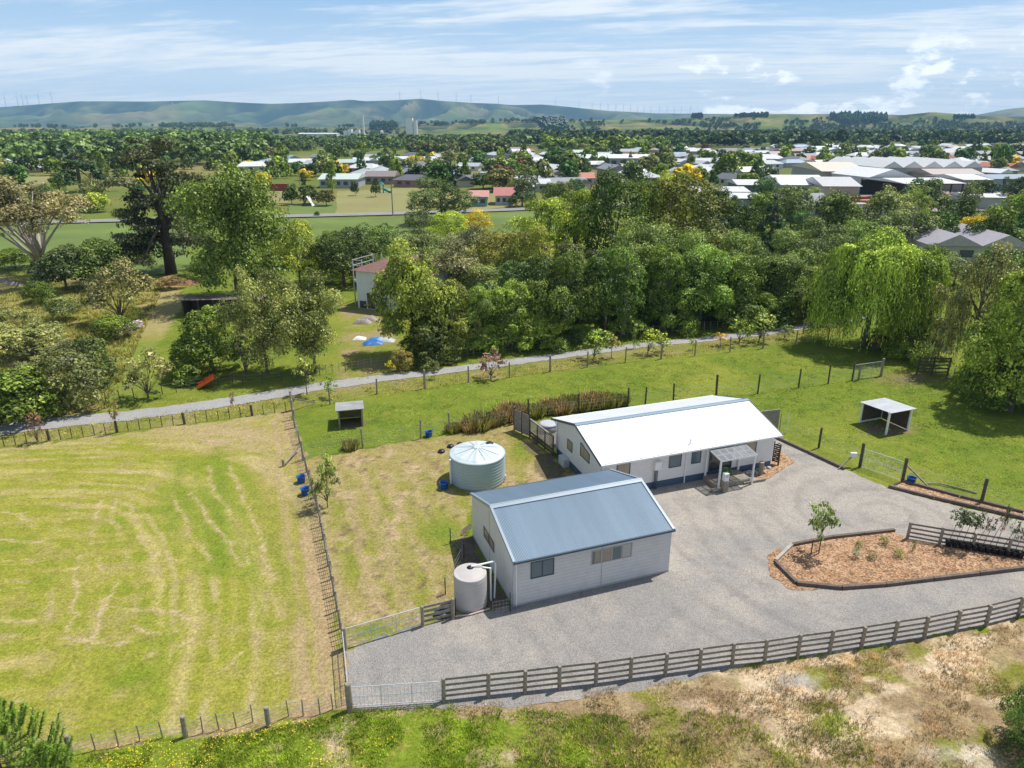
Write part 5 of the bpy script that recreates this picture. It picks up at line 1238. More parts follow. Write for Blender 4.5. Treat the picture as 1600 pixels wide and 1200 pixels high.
# --- right side
ptree('willow', 1350, 542, 352, 148, WG, 'big bright weeping willow at the right end of the lane', n=26000, leaf=.0115)
ptree('willow', 1418, 548, 385, 98, (.12, .18, .035), 'second weeping willow close against the right of the big one', n=20000, leaf=.013, v=1)
ptree('birch', 1508, 584, 374, 120, (.15, .165, .075), 'thin drooping grey-green birch left of the right edge willow', n=9000, leaf=.012)
ptree('ivy', 1576, 642, 402, 165, (.115, .165, .03), 'bright bushy willow at the right edge over the batten fence', n=28000, leaf=.011, v=2)
ptree('willow', 1650, 640, 380, 140, (.12, .19, .035), 'willow cut off by the right edge of the view', n=11000, leaf=.018, v=1)
ptree('broad', 1630, 560, 340, 120, BG_, 'dark green tree behind the willow cut off by the right edge', n=5000, leaf=.025)
Rg = [('broad', 1405, 395, 328, 78, GG, 'grey-green tree above the big willow'), ('broad', 1457, 392, 326, 72, (.04, .08, .02), 'dark round tree left of the yellow flowering tree at the right'), ('broad', 1512, 388, 334, 50, (.66, .52, .02), 'yellow flowering tree at the right above the grey gabled roof'),
      ('feather', 1538, 384, 322, 55, GO, 'grey leafy tree right of the yellow flowering tree'), ('broad', 1585, 372, 300, 80, (.10, .16, .03), 'light green tree at the right edge beside the timber yard'), ('broad', 1565, 398, 350, 70, BG_, 'dark tree behind the grey gabled roof at the right'),
      ('feather', 1385, 360, 288, 70, (.13, .16, .06), 'willowy pale tree left of the open timber shed'), ('feather', 1425, 352, 285, 50, (.12, .16, .05), 'pale tree touching the open timber shed roof'), ('broad', 1345, 392, 345, 70, (.07, .12, .03), 'green tree above the left part of the big willow'),
      ('broad', 1490, 350, 318, 50, GG, 'small tree below the open timber shed'), ('feather', 1265, 322, 291, 30, (.12, .17, .06), 'pale green tree in front of the beige warehouse, right one of three'), ('feather', 1245, 324, 294, 30, (.12, .17, .06), 'pale green tree in front of the beige warehouse, middle one of three'),
      ('feather', 1228, 326, 298, 26, (.12, .17, .06), 'pale green tree in front of the beige warehouse, left one of three'), ('broad', 1115, 350, 305, 60, MG, 'green tree below the white warehouses in the middle'), ('shrub', 1380, 545, 515, 60, (.09, .055, .04), 'reddish leaved bush at the foot of the big willow'),
      ('shrub', 1445, 575, 545, 40, LG, 'bright green bush behind the stock yard rails'), ('broad', 1300, 350, 325, 28, MG, 'clipped round tree below the grey roofed hall, right one'), ('broad', 1330, 352, 326, 22, MG, 'clipped round tree right of the grey roofed hall'), ('feather', 1465, 560, 500, 60, GO, 'thin grey-green tree behind the stock yard rails')]
for k, px, b, t, w_, c, lb in Rg: ptree(k, px, b, t, w_, c, lb, n=7000, leaf=.02, cat='bush' if k == 'shrub' else 'tree')
# --- mid distance single trees
Ms = [(456, 320, 287, 24, 'broad', DG, 'dark round tree left in the group beside the small white tent'), (484, 320, 290, 32, 'broad', DG, 'dark wide tree in the group behind the small white tent'), (510, 322, 296, 30, 'broad', (.05, .06, .02), 'brownish dark tree right in the group behind the small white tent'),
      (520, 300, 250, 16, 'poplar', LG, 'tall narrow light green poplar in front of the long pale green roof'), (475, 292, 268, 9, 'poplar', DG, 'thin dark cypress left of the long pale green roof'), (555, 306, 284, 13, 'broad', DG, 'small dark tree on the tan field, left of the playground tower'), (587, 308, 281, 15, 'broad', DG, 'small dark tree on the tan field touching the playground tower'),
      (650, 262, 243, 28, 'broad', (.68, .54, .02), 'bright yellow round tree in the middle of the town'), (785, 300, 262, 50, 'poplar', OL, 'tall olive tree above the small red roofed house'), (755, 296, 270, 44, 'broad', DG, 'dark tree left of the tall olive tree above the small red roofed house'),
      (495, 338, 330, 9, 'shrub', DG, 'small dark round bush beside the far road'), (1300, 262, 240, 26, 'broad', MG, 'green tree among right hand houses above the beige warehouse'), (1384, 262, 234, 16, 'broad', (.02, .04, .03), 'near black conifer rising in the right of the town')]
for px, b, t, w_, k, c, lb in Ms: ptree(k, px, b, t, w_, c, lb, n=2500, leaf=.04)

# ------------------------------------------------------------------ far town: trees and houses
FARK = {}
def far_mesh(kind, v):
    if (kind, v) not in FARK: FARK[(kind, v)] = proto(kind, 500 + v * 13 + len(kind), 900, .075)[0]
    return FARK[(kind, v)]
def region(px, py):
    xs = [(110, 'at far left'), (240, 'left of the cypress'), (420, 'behind the loose tree'), (520, 'left of the silo'), (600, 'below the chimney'), (700, 'below the silo'), (820, 'right of the yellow tree'),
          (920, 'left of the long hall'), (1030, 'around the long hall'), (1120, 'right of the long hall'), (1210, 'left of the beige warehouse'), (1300, 'behind the beige warehouse'), (1400, 'behind the white warehouses'), (1500, 'right of the warehouses'), (9999, 'at far right')]
    a = next(t for x, t in xs if px < x)
    b = 'at near edge of town' if py > 283 else 'in near part of town' if py > 262 else 'in middle of town' if py > 245 else 'in back of town' if py > 232 else 'beyond town'
    return b + ' ' + a
rr = random.Random(21)
zones = [  # polygon px range, count, palette
 (0, 250, 232, 298, 30), (250, 420, 222, 290, 18), (400, 640, 235, 282, 40), (640, 820, 238, 305, 42), (800, 1000, 232, 292, 54), (1000, 1200, 230, 300, 50), (1200, 1420, 226, 262, 44), (1420, 1620, 226, 275, 38)]
cols = [(MG, 'mid green'), (DG, 'dark green'), (BG_, 'deep green'), (GG, 'olive green'), (LG, 'light green'), (GO, 'grey-green'), ((.05, .075, .035), 'blackish green'), ((.075, .04, .035), 'maroon'), ((.66, .52, .02), 'yellow flowering')]
wts = [24, 20, 16, 16, 8, 10, 8, 2, 4]
kd = {'broad': 'round', 'ivy': 'bushy', 'poplar': 'narrow', 'pine': 'conical'}
taken = []
for x0, x1, y0, y1, cnt in zones:
    for i in range(cnt):
        py = y0 + (y1 - y0) * rr.random() ** .9; px = rr.uniform(x0, x1); b = G(px, py); k = rr.choices(['broad', 'ivy', 'poplar', 'pine'], [9, 5, 2, 1])[0]; (c, cn) = rr.choices(cols, wts)[0]
        if 650 < px < 820 and py > 296: continue
        h = rr.uniform(5, 10.5) * (1.25 if k in ('poplar', 'pine') else 1); w_ = h * rr.uniform(.8, 1.25) * (.5 if k in ('poplar', 'pine') else 1)
        if 'yellow' in cn: k = 'broad'; h *= .8; w_ = h * 1.4
        o = link({'broad': 'broadleaf_tree', 'ivy': 'leafy_tree', 'poplar': 'poplar_tree', 'pine': 'pine_tree'}[k], far_mesh(k, rr.randrange(3)), None, b); o.scale = (w_, w_, h); o.rotation_euler.z = rr.uniform(0, 6.28); o.color = lum(c)
        tag(o, f'{cn} {kd[k]} tree {region(px, py)}', 'tree', 'trees among the houses of the town')
for i in range(46):
    z_ = [(1085, 1300, 345, 395), (1300, 1620, 350, 400), (0, 450, 300, 338), (800, 960, 300, 330), (1380, 1620, 322, 345), (1060, 1240, 318, 340)][i % 6]
    px, py = rr.uniform(z_[0], z_[1]), rr.uniform(z_[2], z_[3]); b = G(px, py); h = rr.uniform(5, 9.5); w_ = h * rr.uniform(.8, 1.2); c, cn = rr.choice(cols[:7])
    wh = ['behind the grove near the conifer', 'behind the willows', 'beyond the huge cypress', 'behind the bright poplar', 'around the open timber shed', 'below the white warehouses'][i % 6]
    tree(rr.choice(['broad', 'broad', 'ivy', 'feather']), b, w_, h, c, f'{cn} tree {wh}, {ordn[i // 6]} there', group='trees between the grove and the town', n=4500, leaf=.026)
WALLM = mat_ocol('house_wall_paint', .7, .06); ROOFM = mat_ocol('painted_roof', .5, .12)
WINM = WINB
HP = {}
def house_proto(kind):
    if kind in HP: return HP[kind]
    wl, rf, wi = MB(), MB(), MB(); W_, D_, e = {'gable': (13, 8, 2.6), 'hip': (14, 9, 2.6), 'ell': (14, 7, 2.6), 'shed': (20, 12, 4.2)}[kind]
    wl.box(-W_ / 2, -D_ / 2, 0, W_ / 2, D_ / 2, e)
    def gab(x0, x1, y0, y1, z, rise, hip=0.0, ov=.5):
        x0 -= ov; x1 += ov; y0 -= ov; y1 += ov; ym_ = (y0 + y1) / 2
        rf.add([(x0, y0, z), (x1, y0, z), (x1, y1, z), (x0, y1, z), (x0 + hip, ym_, z + rise), (x1 - hip, ym_, z + rise)], [(0, 1, 5, 4), (2, 3, 4, 5), (1, 2, 5), (3, 0, 4), (0, 3, 2, 1)])
    gab(-W_ / 2, W_ / 2, -D_ / 2, D_ / 2, e + .01, {'gable': 1.9, 'hip': 1.8, 'ell': 1.7, 'shed': 1.6}[kind], 3.6 if kind == 'hip' else 0)
    if kind == 'ell':
        wl.box(1.2, -D_ / 2 - 4, 0, 6.6, -D_ / 2 - .01, e); rf.add([(.7, -8, e + .02), (7.1, -8, e + .02), (7.1, 0, e + .02), (.7, 0, e + .02), (3.9, -8, e + 1.55), (3.9, 0, e + 1.55)], [(0, 4, 5, 3), (4, 1, 2, 5), (0, 1, 4)])
    ws = []
    for x in (-4.6, -1.2, 3.3):
        y = -D_ / 2 - .04 - (4 if kind == 'ell' and x > 2 else 0)
        ws.append(MB().box(x - .9, y, 1.0, x + .9, y + .03, 2.15).mesh('window', WINM))
    HP[kind] = (wl.mesh('wall', WALLM), rf.mesh('roof', ROOFM), ws); return HP[kind]
def far_house(kind, loc, rz, s, rc, wc, label, group=None, name='town_house', wins=True, cat='house'):
    wm, rm, ws = house_proto(kind); o = empty(name, loc, label, cat, group, rz=rz)
    for nm, me, c in (('wall', wm, wc), ('roof', rm, rc)):
        q = link(nm, me, o); q.color = (*c, 1); q.scale = s
    if wins:
        for me in ws: q = link('window', me, o); q.scale = s
    return o
hc = [((.62, .63, .65), 'white'), ((.42, .44, .46), 'pale grey'), ((.22, .23, .25), 'grey'), ((.13, .13, .15), 'dark grey'), ((.40, .14, .09), 'red'), ((.36, .25, .2), 'brown'), ((.42, .5, .45), 'pale green'), ((.25, .33, .42), 'blue-grey')]
hw = [30, 26, 14, 7, 6, 6, 4, 7]
wcs = [((.6, .6, .58), 'white'), ((.5, .46, .38), 'cream'), ((.38, .36, .34), 'grey'), ((.32, .2, .15), 'brick')]
hz_zones = [(805, 1010, 238, 298, 48), (1010, 1200, 236, 292, 44), (1190, 1420, 232, 262, 62), (1420, 1620, 230, 280, 52), (640, 810, 250, 292, 16), (560, 650, 250, 284, 10), (395, 560, 250, 270, 7), (0, 250, 245, 270, 6), (600, 640, 265, 284, 4)]
for x0, x1, y0, y1, cnt in hz_zones:
    for i in range(cnt):
        for _ in range(12):
            py = y0 + (y1 - y0) * rr.random() ** 1.15; px = rr.uniform(x0, x1); b = G(px, py)
            if all((b - t).length > 17 for t in taken): break
        taken.append(b); k = rr.choices(['gable', 'hip', 'ell', 'shed'], [5, 4, 4, 1])[0]; (rc, rn) = rr.choices(hc, hw)[0]; (wc, wnm) = rr.choice(wcs)
        s = rr.uniform(.85, 1.15); far_house(k, b, rr.choice([R(18), R(18), R(108), R(-20), R(-72)]) + rr.uniform(-.1, .1), (s, s, s), rc, wc,
                                             f'{rn}-roofed {wnm} ' + {'gable': 'gabled house', 'hip': 'hipped house', 'ell': 'L-shaped house', 'shed': 'large shed'}[k] + ' ' + region(px, py), 'houses of the town', wins=py > 262)
# named larger buildings
def bld(px0, px1, base, h, depth, rise, rc, wc, label, name='warehouse', rz=0.0, gables=1, openf=False, wins=0, cat='warehouse', doors=0):
    a, b = G(px0, base), G(px1, base); L = (b - a).length; o = empty(name, (a + b) / 2, label, cat, None, rz=rz)
    w = MB(); wd = .25
    if openf:
        for x in np.linspace(-L / 2, L / 2, 6): w.beam((x, 0, 0), (x, 0, h), .35); w.beam((x, depth, 0), (x, depth, h), .35)
        w.box(-L / 2, depth - .2, 0, L / 2, depth, h * .9); w.beam((-L / 2, 0, h - .15), (L / 2, 0, h - .15), .3); w.beam((-L / 2, 0, h - .15), (-L / 2, depth, h - .15), .3); w.beam((L / 2, 0, h - .15), (L / 2, depth, h - .15), .3)
    else: w.box(-L / 2, 0, 0, L / 2, depth, h)
    q = w.build('wall', WALLM, o); q.color = (*wc, 1)
    gw = L / gables
    for k in range(gables):
        r_ = MB(); x0, x1 = -L / 2 + gw * k, -L / 2 + gw * (k + 1)
        if gables > 1 or rise < 0:
            rs = abs(rise); xm = (x0 + x1) / 2
            r_.add([(x0 - .1, -.6, h + .01), (xm, -.6, h + rs), (x1 + .1, -.6, h + .01), (x0 - .1, depth + .6, h + .01), (xm, depth + .6, h + rs), (x1 + .1, depth + .6, h + .01)], [(0, 1, 4, 3), (1, 2, 5, 4), (0, 2, 1), (3, 4, 5)])
        else:
            r_.add([(x0 - .6, -.7, h + .01), (x1 + .6, -.7, h + .01), (x1 + .6, depth + .7, h + .01), (x0 - .6, depth + .7, h + .01), (x0 - .6, depth / 2, h + rise), (x1 + .6, depth / 2, h + rise)], [(0, 1, 5, 4), (2, 3, 4, 5), (1, 2, 5), (3, 0, 4), (0, 3, 2, 1)])
        q = r_.build('roof', ROOFM, o); q.color = (*rc, 1)
    for k in range(wins):
        x = -L / 2 + L * (k + .5) / wins; MB().box(x - L / wins * .28, -.08, h * .35, x + L / wins * .28, -.03, h * .75).build('window', WINB, o)
    for k in range(doors):
        x = -L / 2 + L * (k + .5) / doors; MB().box(x - 2, -.1, 0, x + 2, -.03, h * .7).build('door', mat('roller_door', (.25, .27, .3), .5), o)
    return o
WH = (.66, .66, .66); CR = (.58, .52, .42); GY = (.30, .31, .34)
bld(1220, 1292, 312, 4.5, 26, 2.2, WH, (.50, .47, .42), 'white roofed warehouse with beige walls in front of the big white warehouses', wins=3, rz=R(-4))
bld(1285, 1338, 318, 5, 22, 2.0, (.48, .48, .48), (.42, .37, .30), 'grey roofed beige block joined to the right of the front white warehouse', doors=1, rz=R(-6))
bld(1283, 1350, 294, 6, 40, 2.4, (.62, .55, .45), (.38, .36, .34), 'beige roofed warehouse at the left of the big white warehouses', doors=2, rz=R(-5))
bld(1350, 1424, 303, 5.5, 22, -2.6, WH, (.45, .46, .48), 'bright white gabled shed in front of the big white warehouses', doors=2, rz=R(8))
bld(1372, 1532, 289, 6.5, 45, 2.4, (.60, .60, .60), (.40, .38, .36), 'very long multi gabled white warehouse in the middle of the industrial yard', gables=5, rz=R(3))
bld(1452, 1532, 294, 5, 14, 1.6, (.42, .36, .31), (.35, .31, .27), 'brownish low warehouse in front of the long multi gabled one', rz=R(4))
bld(1408, 1502, 316, 5.5, 24, .9, (.58, .59, .60), (.05, .045, .045), 'wide open fronted timber shed with a flat pale roof', openf=True, rz=R(5))
bld(1502, 1545, 302, 4.5, 22, 1.2, (.56, .56, .56), (.25, .22, .2), 'pale roofed shed right of the open timber shed', rz=R(2))
bld(1545, 1640, 300, 4.5, 16, 1.0, (.25, .31, .36), (.22, .27, .32), 'long blue-grey shed at the right edge of the industrial yard', rz=R(3))
bld(1512, 1570, 328, 3.4, 12, .8, (.64, .64, .64), (.4, .4, .4), 'low white roof among trees below the timber yard', rz=R(-8))
bld(1222, 1300, 344, 3.6, 16, 2.2, (.22, .235, .27), (.36, .38, .38), 'long grey roofed hall with pale walls below the warehouses', name='hall', cat='hall', wins=5, rz=R(2))
bld(1088, 1166, 325, 4.5, 16, .8, (.60, .60, .60), (.34, .34, .36), 'low white flat roofed warehouse left of the conical conifer', wins=4, rz=R(-3))
bld(1152, 1196, 312, 4.5, 14, 1.2, (.58, .57, .55), (.12, .12, .13), 'dark walled shed with a pale roof left of the beige warehouse', rz=R(-3))
bld(1130, 1184, 334, 4.0, 12, .9, (.62, .63, .66), (.36, .38, .44), 'white roofed shed nearest the conical conifer', rz=R(-4))
bld(952, 1022, 262, 5, 26, 1.6, (.66, .67, .68), (.34, .35, .36), 'long white hall in the middle of the town', name='hall', cat='hall', wins=5, rz=R(-2))
bld(1452, 1600, 412, 3.0, 14, 1.9, (.36, .34, .37), (.4, .38, .36), 'large purple-grey gabled roof house behind the birch', name='large_house', cat='house', wins=4, rz=R(-4), gables=2)
bld(500, 558, 294, 3.2, 16, 1.6, (.50, .58, .52), (.36, .38, .42), 'long pale green roofed building beside the tall narrow poplar', name='long_building', cat='building', wins=5)
bld(571, 616, 288, 3.0, 12, 1.8, (.24, .20, .19), (.36, .3, .26), 'brown roofed bungalow behind the tan field', name='bungalow', cat='house', wins=4)
bld(466, 526, 214, 6, 30, 1.5, (.7, .7, .7), (.62, .62, .62), 'long white shed left of the far white factory', rz=0)
bld(735, 761, 323, 2.8, 7, 1.5, (.52, .26, .22), (.20, .36, .32), 'teal walled cottage with patchy red roof beside the far road', name='cottage', cat='house', wins=2)
bld(774, 802, 321, 2.8, 9, 2.0, (.44, .16, .14), (.6, .6, .58), 'white walled cottage with faded red roof beside the far road', name='cottage', cat='house', wins=3)
bld(808, 832, 305, 2.8, 8, 1.4, (.6, .6, .6), (.5, .5, .5), 'white roofed cottage near the far road in the middle', name='cottage', cat='house', wins=2)
bld(820, 858, 300, 2.8, 9, 1.4, (.56, .56, .57), (.5, .48, .44), 'pale roofed low house behind the white roofed cottage', name='cottage', cat='house', wins=2)
bld(402, 425, 262, 3, 10, 1.6, (.36, .4, .46), (.6, .6, .6), 'blue-grey roofed white house left of the town', name='cottage', cat='house', wins=3)
bld(30, 66, 262, 3, 10, 1.6, (.30, .35, .42), (.5, .5, .5), 'blue-grey roofed house by the maroon tree at the far left', name='cottage', cat='house', wins=3)
bld(1000, 1060, 218, 4, 12, 1.2, (.6, .6, .6), (.5, .5, .5), 'pale far shed beyond the town', rz=0)
o = empty('tent_shelter', G(482, 322), 'small white pitched tent shelter on the green field beside dark trees', 'tent')
q = MB(); q.add([(-1.6, -1.5, 0), (1.6, -1.5, 0), (0, -1.5, 2.9), (-1.6, 1.5, 0), (1.6, 1.5, 0), (0, 1.5, 2.9)], [(0, 2, 5, 3), (1, 4, 5, 2)]); q.build('canvas', WHITE, o); MB().box(-1.3, -1.45, 0, 1.3, -1.4, 1.0).build('front_panel', WINB, o)
bb = G(436, 299); o = empty('shipping_container', bb, 'dark red shipping container on the tan ground at the left of the town', 'container'); RC = mat('container_red', (.30, .035, .035), .5, .15, 1)
w = MB(); w.box(-3, 0, .1, 3, 2.4, 2.6)
for i in range(20): w.box(-2.95 + i * .3, -.04, .2, -2.8 + i * .3, 0, 2.5)
w.build('body', RC, o); MB().box(3.001, .1, .2, 3.04, 2.3, 2.5).build('door', DARKT, o)
bb = G(598, 302); o = empty('playground_tower', bb, 'teal playground tower with slide on the tan field', 'playground'); TE = mat('teal_plastic', (.02, .25, .23), .4)
for x, y in ((-1, 0), (.2, 0), (-1, 1.2), (.2, 1.2)): MB().beam((x, y, 0), (x, y, 3), .18).build('post', TE, o)
MB().add([(-1.3, -.3, 2.9), (.5, -.3, 2.9), (.5, 1.5, 2.9), (-1.3, 1.5, 2.9), (-.4, .6, 3.9)], [(0, 1, 4), (1, 2, 4), (2, 3, 4), (3, 0, 4), (0, 3, 2, 1)]).build('roof', TE, o)
MB().box(-1, 0, 1.3, .2, 1.2, 1.45).build('platform', TE, o); MB().tube([(.2, .6, 1.5), (1.4, .4, 1.0), (2.4, .2, .5), (3, .1, .4)], [.45, .5, .5, .5], 10).build('slide', TE, o)
for i, (px, b, L_c, c, cn) in enumerate([(1338, 322, 9, (.4, .10, .08), 'red'), (1352, 328, 6, (.45, .2, .08), 'orange'), (1365, 320, 7, (.2, .2, .22), 'grey'), (1512, 318, 12, (.45, .06, .06), 'bright red'), (1535, 322, 9, (.5, .12, .1), 'pale red'), (1522, 298, 8, (.06, .14, .4), 'blue'), (1560, 318, 8, (.32, .2, .12), 'brown'), (1580, 324, 6, (.38, .26, .18), 'tan'), (1340, 334, 5, (.6, .6, .6), 'white'), (1378, 330, 5, (.45, .3, .15), 'ochre')]):
    o = empty('yard_container', G(px, b), f'{cn} container or stack in the industrial yard ' + ('near the front white warehouse' if px < 1400 else 'around the open timber shed'), 'container', 'containers in the industrial yard', rz=R(rr.uniform(-20, 20)))
    w = MB(); w.box(-L_c / 2, 0, .1, L_c / 2, 2.4, 2.6)
    for k in range(int(L_c / .5)): w.box(-L_c / 2 + .1 + k * .5, -.05, .2, -L_c / 2 + .35 + k * .5, 0, 2.5)
    q = w.build('body', WALLM, o); q.color = (*c, 1); MB().box(L_c / 2 + .002, .1, .2, L_c / 2 + .04, 2.3, 2.5).build('door', DARKT, o)
# far factory
bb = G(642, 216); o = empty('silo_block', bb, 'tall white silo block of the far factory', 'silo'); FW = mat('factory_white', (.72, .72, .72), .6, .05, .2)
MB().box(-8, 0, 0, 4, 14, 34).build('tower_block', FW, o); MB().tube([(8, 5, 0), (8, 5, 30)], 4.4, 20).build('silo', FW, o)
bb = G(549, 213); o = empty('factory_block', bb, 'white clustered processing plant left of the factory chimney', 'factory')
for i, (x, w_, h) in enumerate([(-12, 8, 11), (-3, 8, 14), (6, 7, 10), (13, 8, 13)]): MB().box(x - w_ / 2, i * .3, 0, x + w_ / 2, 14, h).build('block', FW, o)
bb = G(569, 216); o = empty('factory_chimney', bb, 'thin white chimney of the far factory', 'chimney'); MB().tube([(0, 0, 0), (0, 0, 38)], [2.4, 1.7], 14).build('stack', FW, o); MB().tube([(0, 0, 0), (0, 0, 8)], [4, 3.6], 14).build('base', FW, o)
for px, w_, h, lb in ((597, 5, 12, 'round white tank between the factory chimney and the silo block'), (604, 10, 6, 'low white factory shed between chimney and silo'), (628, 12, 6, 'low white shed left of the silo block')):
    bb = G(px, 216); 
    o = (MB().lathe([(w_ / 2, 0), (w_ / 2, h), (.1, h + 1.5)], 20) if 'tank' in lb else MB().box(-w_, 0, 0, w_, 8, h)).build('factory_tank' if 'tank' in lb else 'factory_shed', FW, None, bb); tag(o, lb, 'tank' if 'tank' in lb else 'shed')
# --- forest belts beyond the town (nobody could count these)
def woodland(name, x0, x1, y0, y1, n, hmin, hmax, colr, kind, seed, label):
    r = np.random.default_rng(seed); V, T = [], []; base_ = [proto(kind, 900 + seed + j, 190, .15)[0] for j in range(3)]
    arr = []
    for me in base_:
        v = np.empty(len(me.vertices) * 3, np.float32); me.vertices.foreach_get('co', v); t = np.empty(len(me.polygons), np.float32); me.attributes['tint'].data.foreach_get('value', t); arr.append((v.reshape(-1, 3), t))
    for i in range(n):
        px, py = r.uniform(x0, x1), r.uniform(y0, y1); b = G(px, py); h = r.uniform(hmin, hmax); w_ = h * r.uniform(.8, 1.3) * (.55 if kind == 'pine' else 1); a = r.uniform(0, 6.28)
        v, t = arr[i % 3]; q = v * np.array([w_, w_, h]); c, s = math.cos(a), math.sin(a)
        V.append(np.stack([q[:, 0] * c - q[:, 1] * s + b.x, q[:, 0] * s + q[:, 1] * c + b.y, q[:, 2]], 1)); T.append(np.clip(t + r.uniform(-.25, .25), 0, 1))
    V = np.concatenate(V); o = link(name, np_mesh(name, V, np.arange(len(V)).reshape(-1, 4), LEAF, {'tint': ('FLOAT', 'FACE', np.concatenate(T))})); o.color = lum(colr); o['kind'] = 'stuff'; o['label'] = label; o['category'] = 'woodland'
    return o
BL = (.040, .065, .028)
for a in ((-250, 420, 214, 240, 420, 9, 16, (.06, .10, .03), 'broad', 1, 'mixed green woodland behind the left fields'), (-250, 300, 205, 213, 200, 9, 15, BL, 'broad', 2, 'dark tree line behind the left woodland'),
          (400, 820, 219, 236, 420, 6, 10, (.05, .085, .03), 'broad', 3, 'dark woodland in front of the far factory'), (560, 780, 223, 231, 190, 8, 12, (.055, .085, .03), 'poplar', 4, 'plantation row of tall trees below the silo block'),
          (800, 1250, 211, 231, 480, 9, 16, BL, 'broad', 5, 'wooded slope behind the middle of the town'), (1230, 1750, 209, 229, 460, 9, 17, BL, 'broad', 6, 'wooded belt behind the right of the town'),
          (250, 640, 204, 212, 190, 9, 16, BL, 'broad', 7, 'broken tree line behind the far factory'), (1020, 1420, 204, 211, 200, 8, 14, BL, 'broad', 8, 'scrubby woodland below the right hills'), (60, 215, 200.5, 202, 220, 14, 18, (.02, .045, .03), 'pine', 9, 'straight dark shelterbelt on the far left fields'),
          (840, 1040, 232, 240, 70, 8, 13, MG, 'broad', 10, 'tree belt at the back of the town centre'), (640, 800, 236, 242, 60, 7, 9, (.07, .085, .03), 'broad', 11, 'row of palm-like trees right of the yellow round tree'), (-200, 130, 228, 262, 120, 8, 13, (.06, .10, .035), 'broad', 12, 'green trees around the far left houses'),
          (130, 420, 232, 262, 110, 8, 13, (.055, .09, .03), 'broad', 13, 'green trees behind the huge cypress')):
    woodland('woodland', *a)
# plantations standing on the near hills: ray picks are dropped on the hill surface
dg = bpy.context.evaluated_depsgraph_get()
HO = bpy.data.objects['near_hills']; from mathutils.bvhtree import BVHTree
bv = BVHTree.FromPolygons([v.co for v in HO.data.vertices], [tuple(p.vertices) for p in HO.data.polygons])
def hill_wood(x0, x1, poly, n, hmin, hmax, kind, seed, label, colr=(.02, .045, .025), name='hill_plantation'):
    r = np.random.default_rng(seed); me = proto(kind, 950 + seed, 110, .2)[0]; v = np.empty(len(me.vertices) * 3, np.float32); me.vertices.foreach_get('co', v); v = v.reshape(-1, 3); t = np.empty(len(me.polygons), np.float32); me.attributes['tint'].data.foreach_get('value', t)
    V, T = [], []; ys = [p[1] for p in poly]
    for i in range(n * 14):
        px, py = r.uniform(x0, x1), r.uniform(min(ys), max(ys))
        if not inpoly(np.array([px]), np.array([py]), poly)[0]: continue
        if name == 'hill_scrub' and fbm(np.array([px * .025]), np.array([py * .15]), 3, seed)[0] < .5: continue
        hit = bv.ray_cast(Vector((0, 0, CAMH)), Vector(ray(px, py)).normalized())
        b = hit[0]
        if b is None: continue
        h = r.uniform(hmin, hmax); w_ = h * .8; V.append(v * np.array([w_, w_, h]) + np.array(b)); T.append(t)
        if len(V) >= n: break
    if not V: return
    V = np.concatenate(V); o = link(name, np_mesh(name, V, np.arange(len(V)).reshape(-1, 4), LEAF, {'tint': ('FLOAT', 'FACE', np.concatenate(T))})); o.color = lum(colr); o['kind'] = 'stuff'; o['label'] = label; o['category'] = 'woodland'
hill_wood(1293, 1386, [(1294, 183), (1340, 180), (1384, 184), (1384, 190), (1330, 195), (1310, 193)], 260, 12, 18, 'pine', 1, 'dark pine plantation on the right hill')
hill_wood(830, 890, [(832, 186), (880, 187), (888, 206), (852, 206)], 160, 12, 18, 'pine', 2, 'dark pine plantation running down the middle hill')
hill_wood(1066, 1097, [(1066, 181), (1097, 179), (1097, 184), (1066, 184)], 60, 10, 14, 'pine', 3, 'small dark plantation on the middle hill crest')
hill_wood(1146, 1200, [(1146, 182), (1200, 180), (1198, 184), (1146, 184)], 60, 8, 13, 'broad', 4, 'dark tree group on the hill crest right of the crest plantation')
hill_wood(1490, 1522, [(1490, 183), (1522, 184), (1522, 186), (1490, 186)], 40, 9, 13, 'pine', 5, 'thin dark plantation on the far right hill')
hill_wood(580, 620, [(580, 196), (600, 191), (620, 196), (618, 204), (582, 204)], 70, 14, 22, 'broad', 6, 'big dark round wood behind the factory')
hill_wood(650, 880, [(650, 192), (700, 190), (880, 186), (880, 190), (700, 196), (650, 198)], 90, 8, 14, 'broad', 7, 'dark clumps along the middle hill crest')
hill_wood(880, 1620, [(880, 190), (1290, 186), (1620, 190), (1620, 207), (900, 208)], 420, 7, 13, 'broad', 8, 'scattered scrub on the right hill slopes', BL, 'hill_scrub')
hill_wood(1450, 1700, [(1450, 200), (1560, 196), (1700, 190), (1700, 208), (1450, 208)], 200, 9, 14, 'broad', 9, 'dark wood on the slope at the far right', BL)
hill_wood(0, 560, [(0, 195), (560, 195), (560, 200), (0, 200)], 140, 8, 14, 'broad', 10, 'far tree clumps on the left fields', BL, 'hill_scrub')
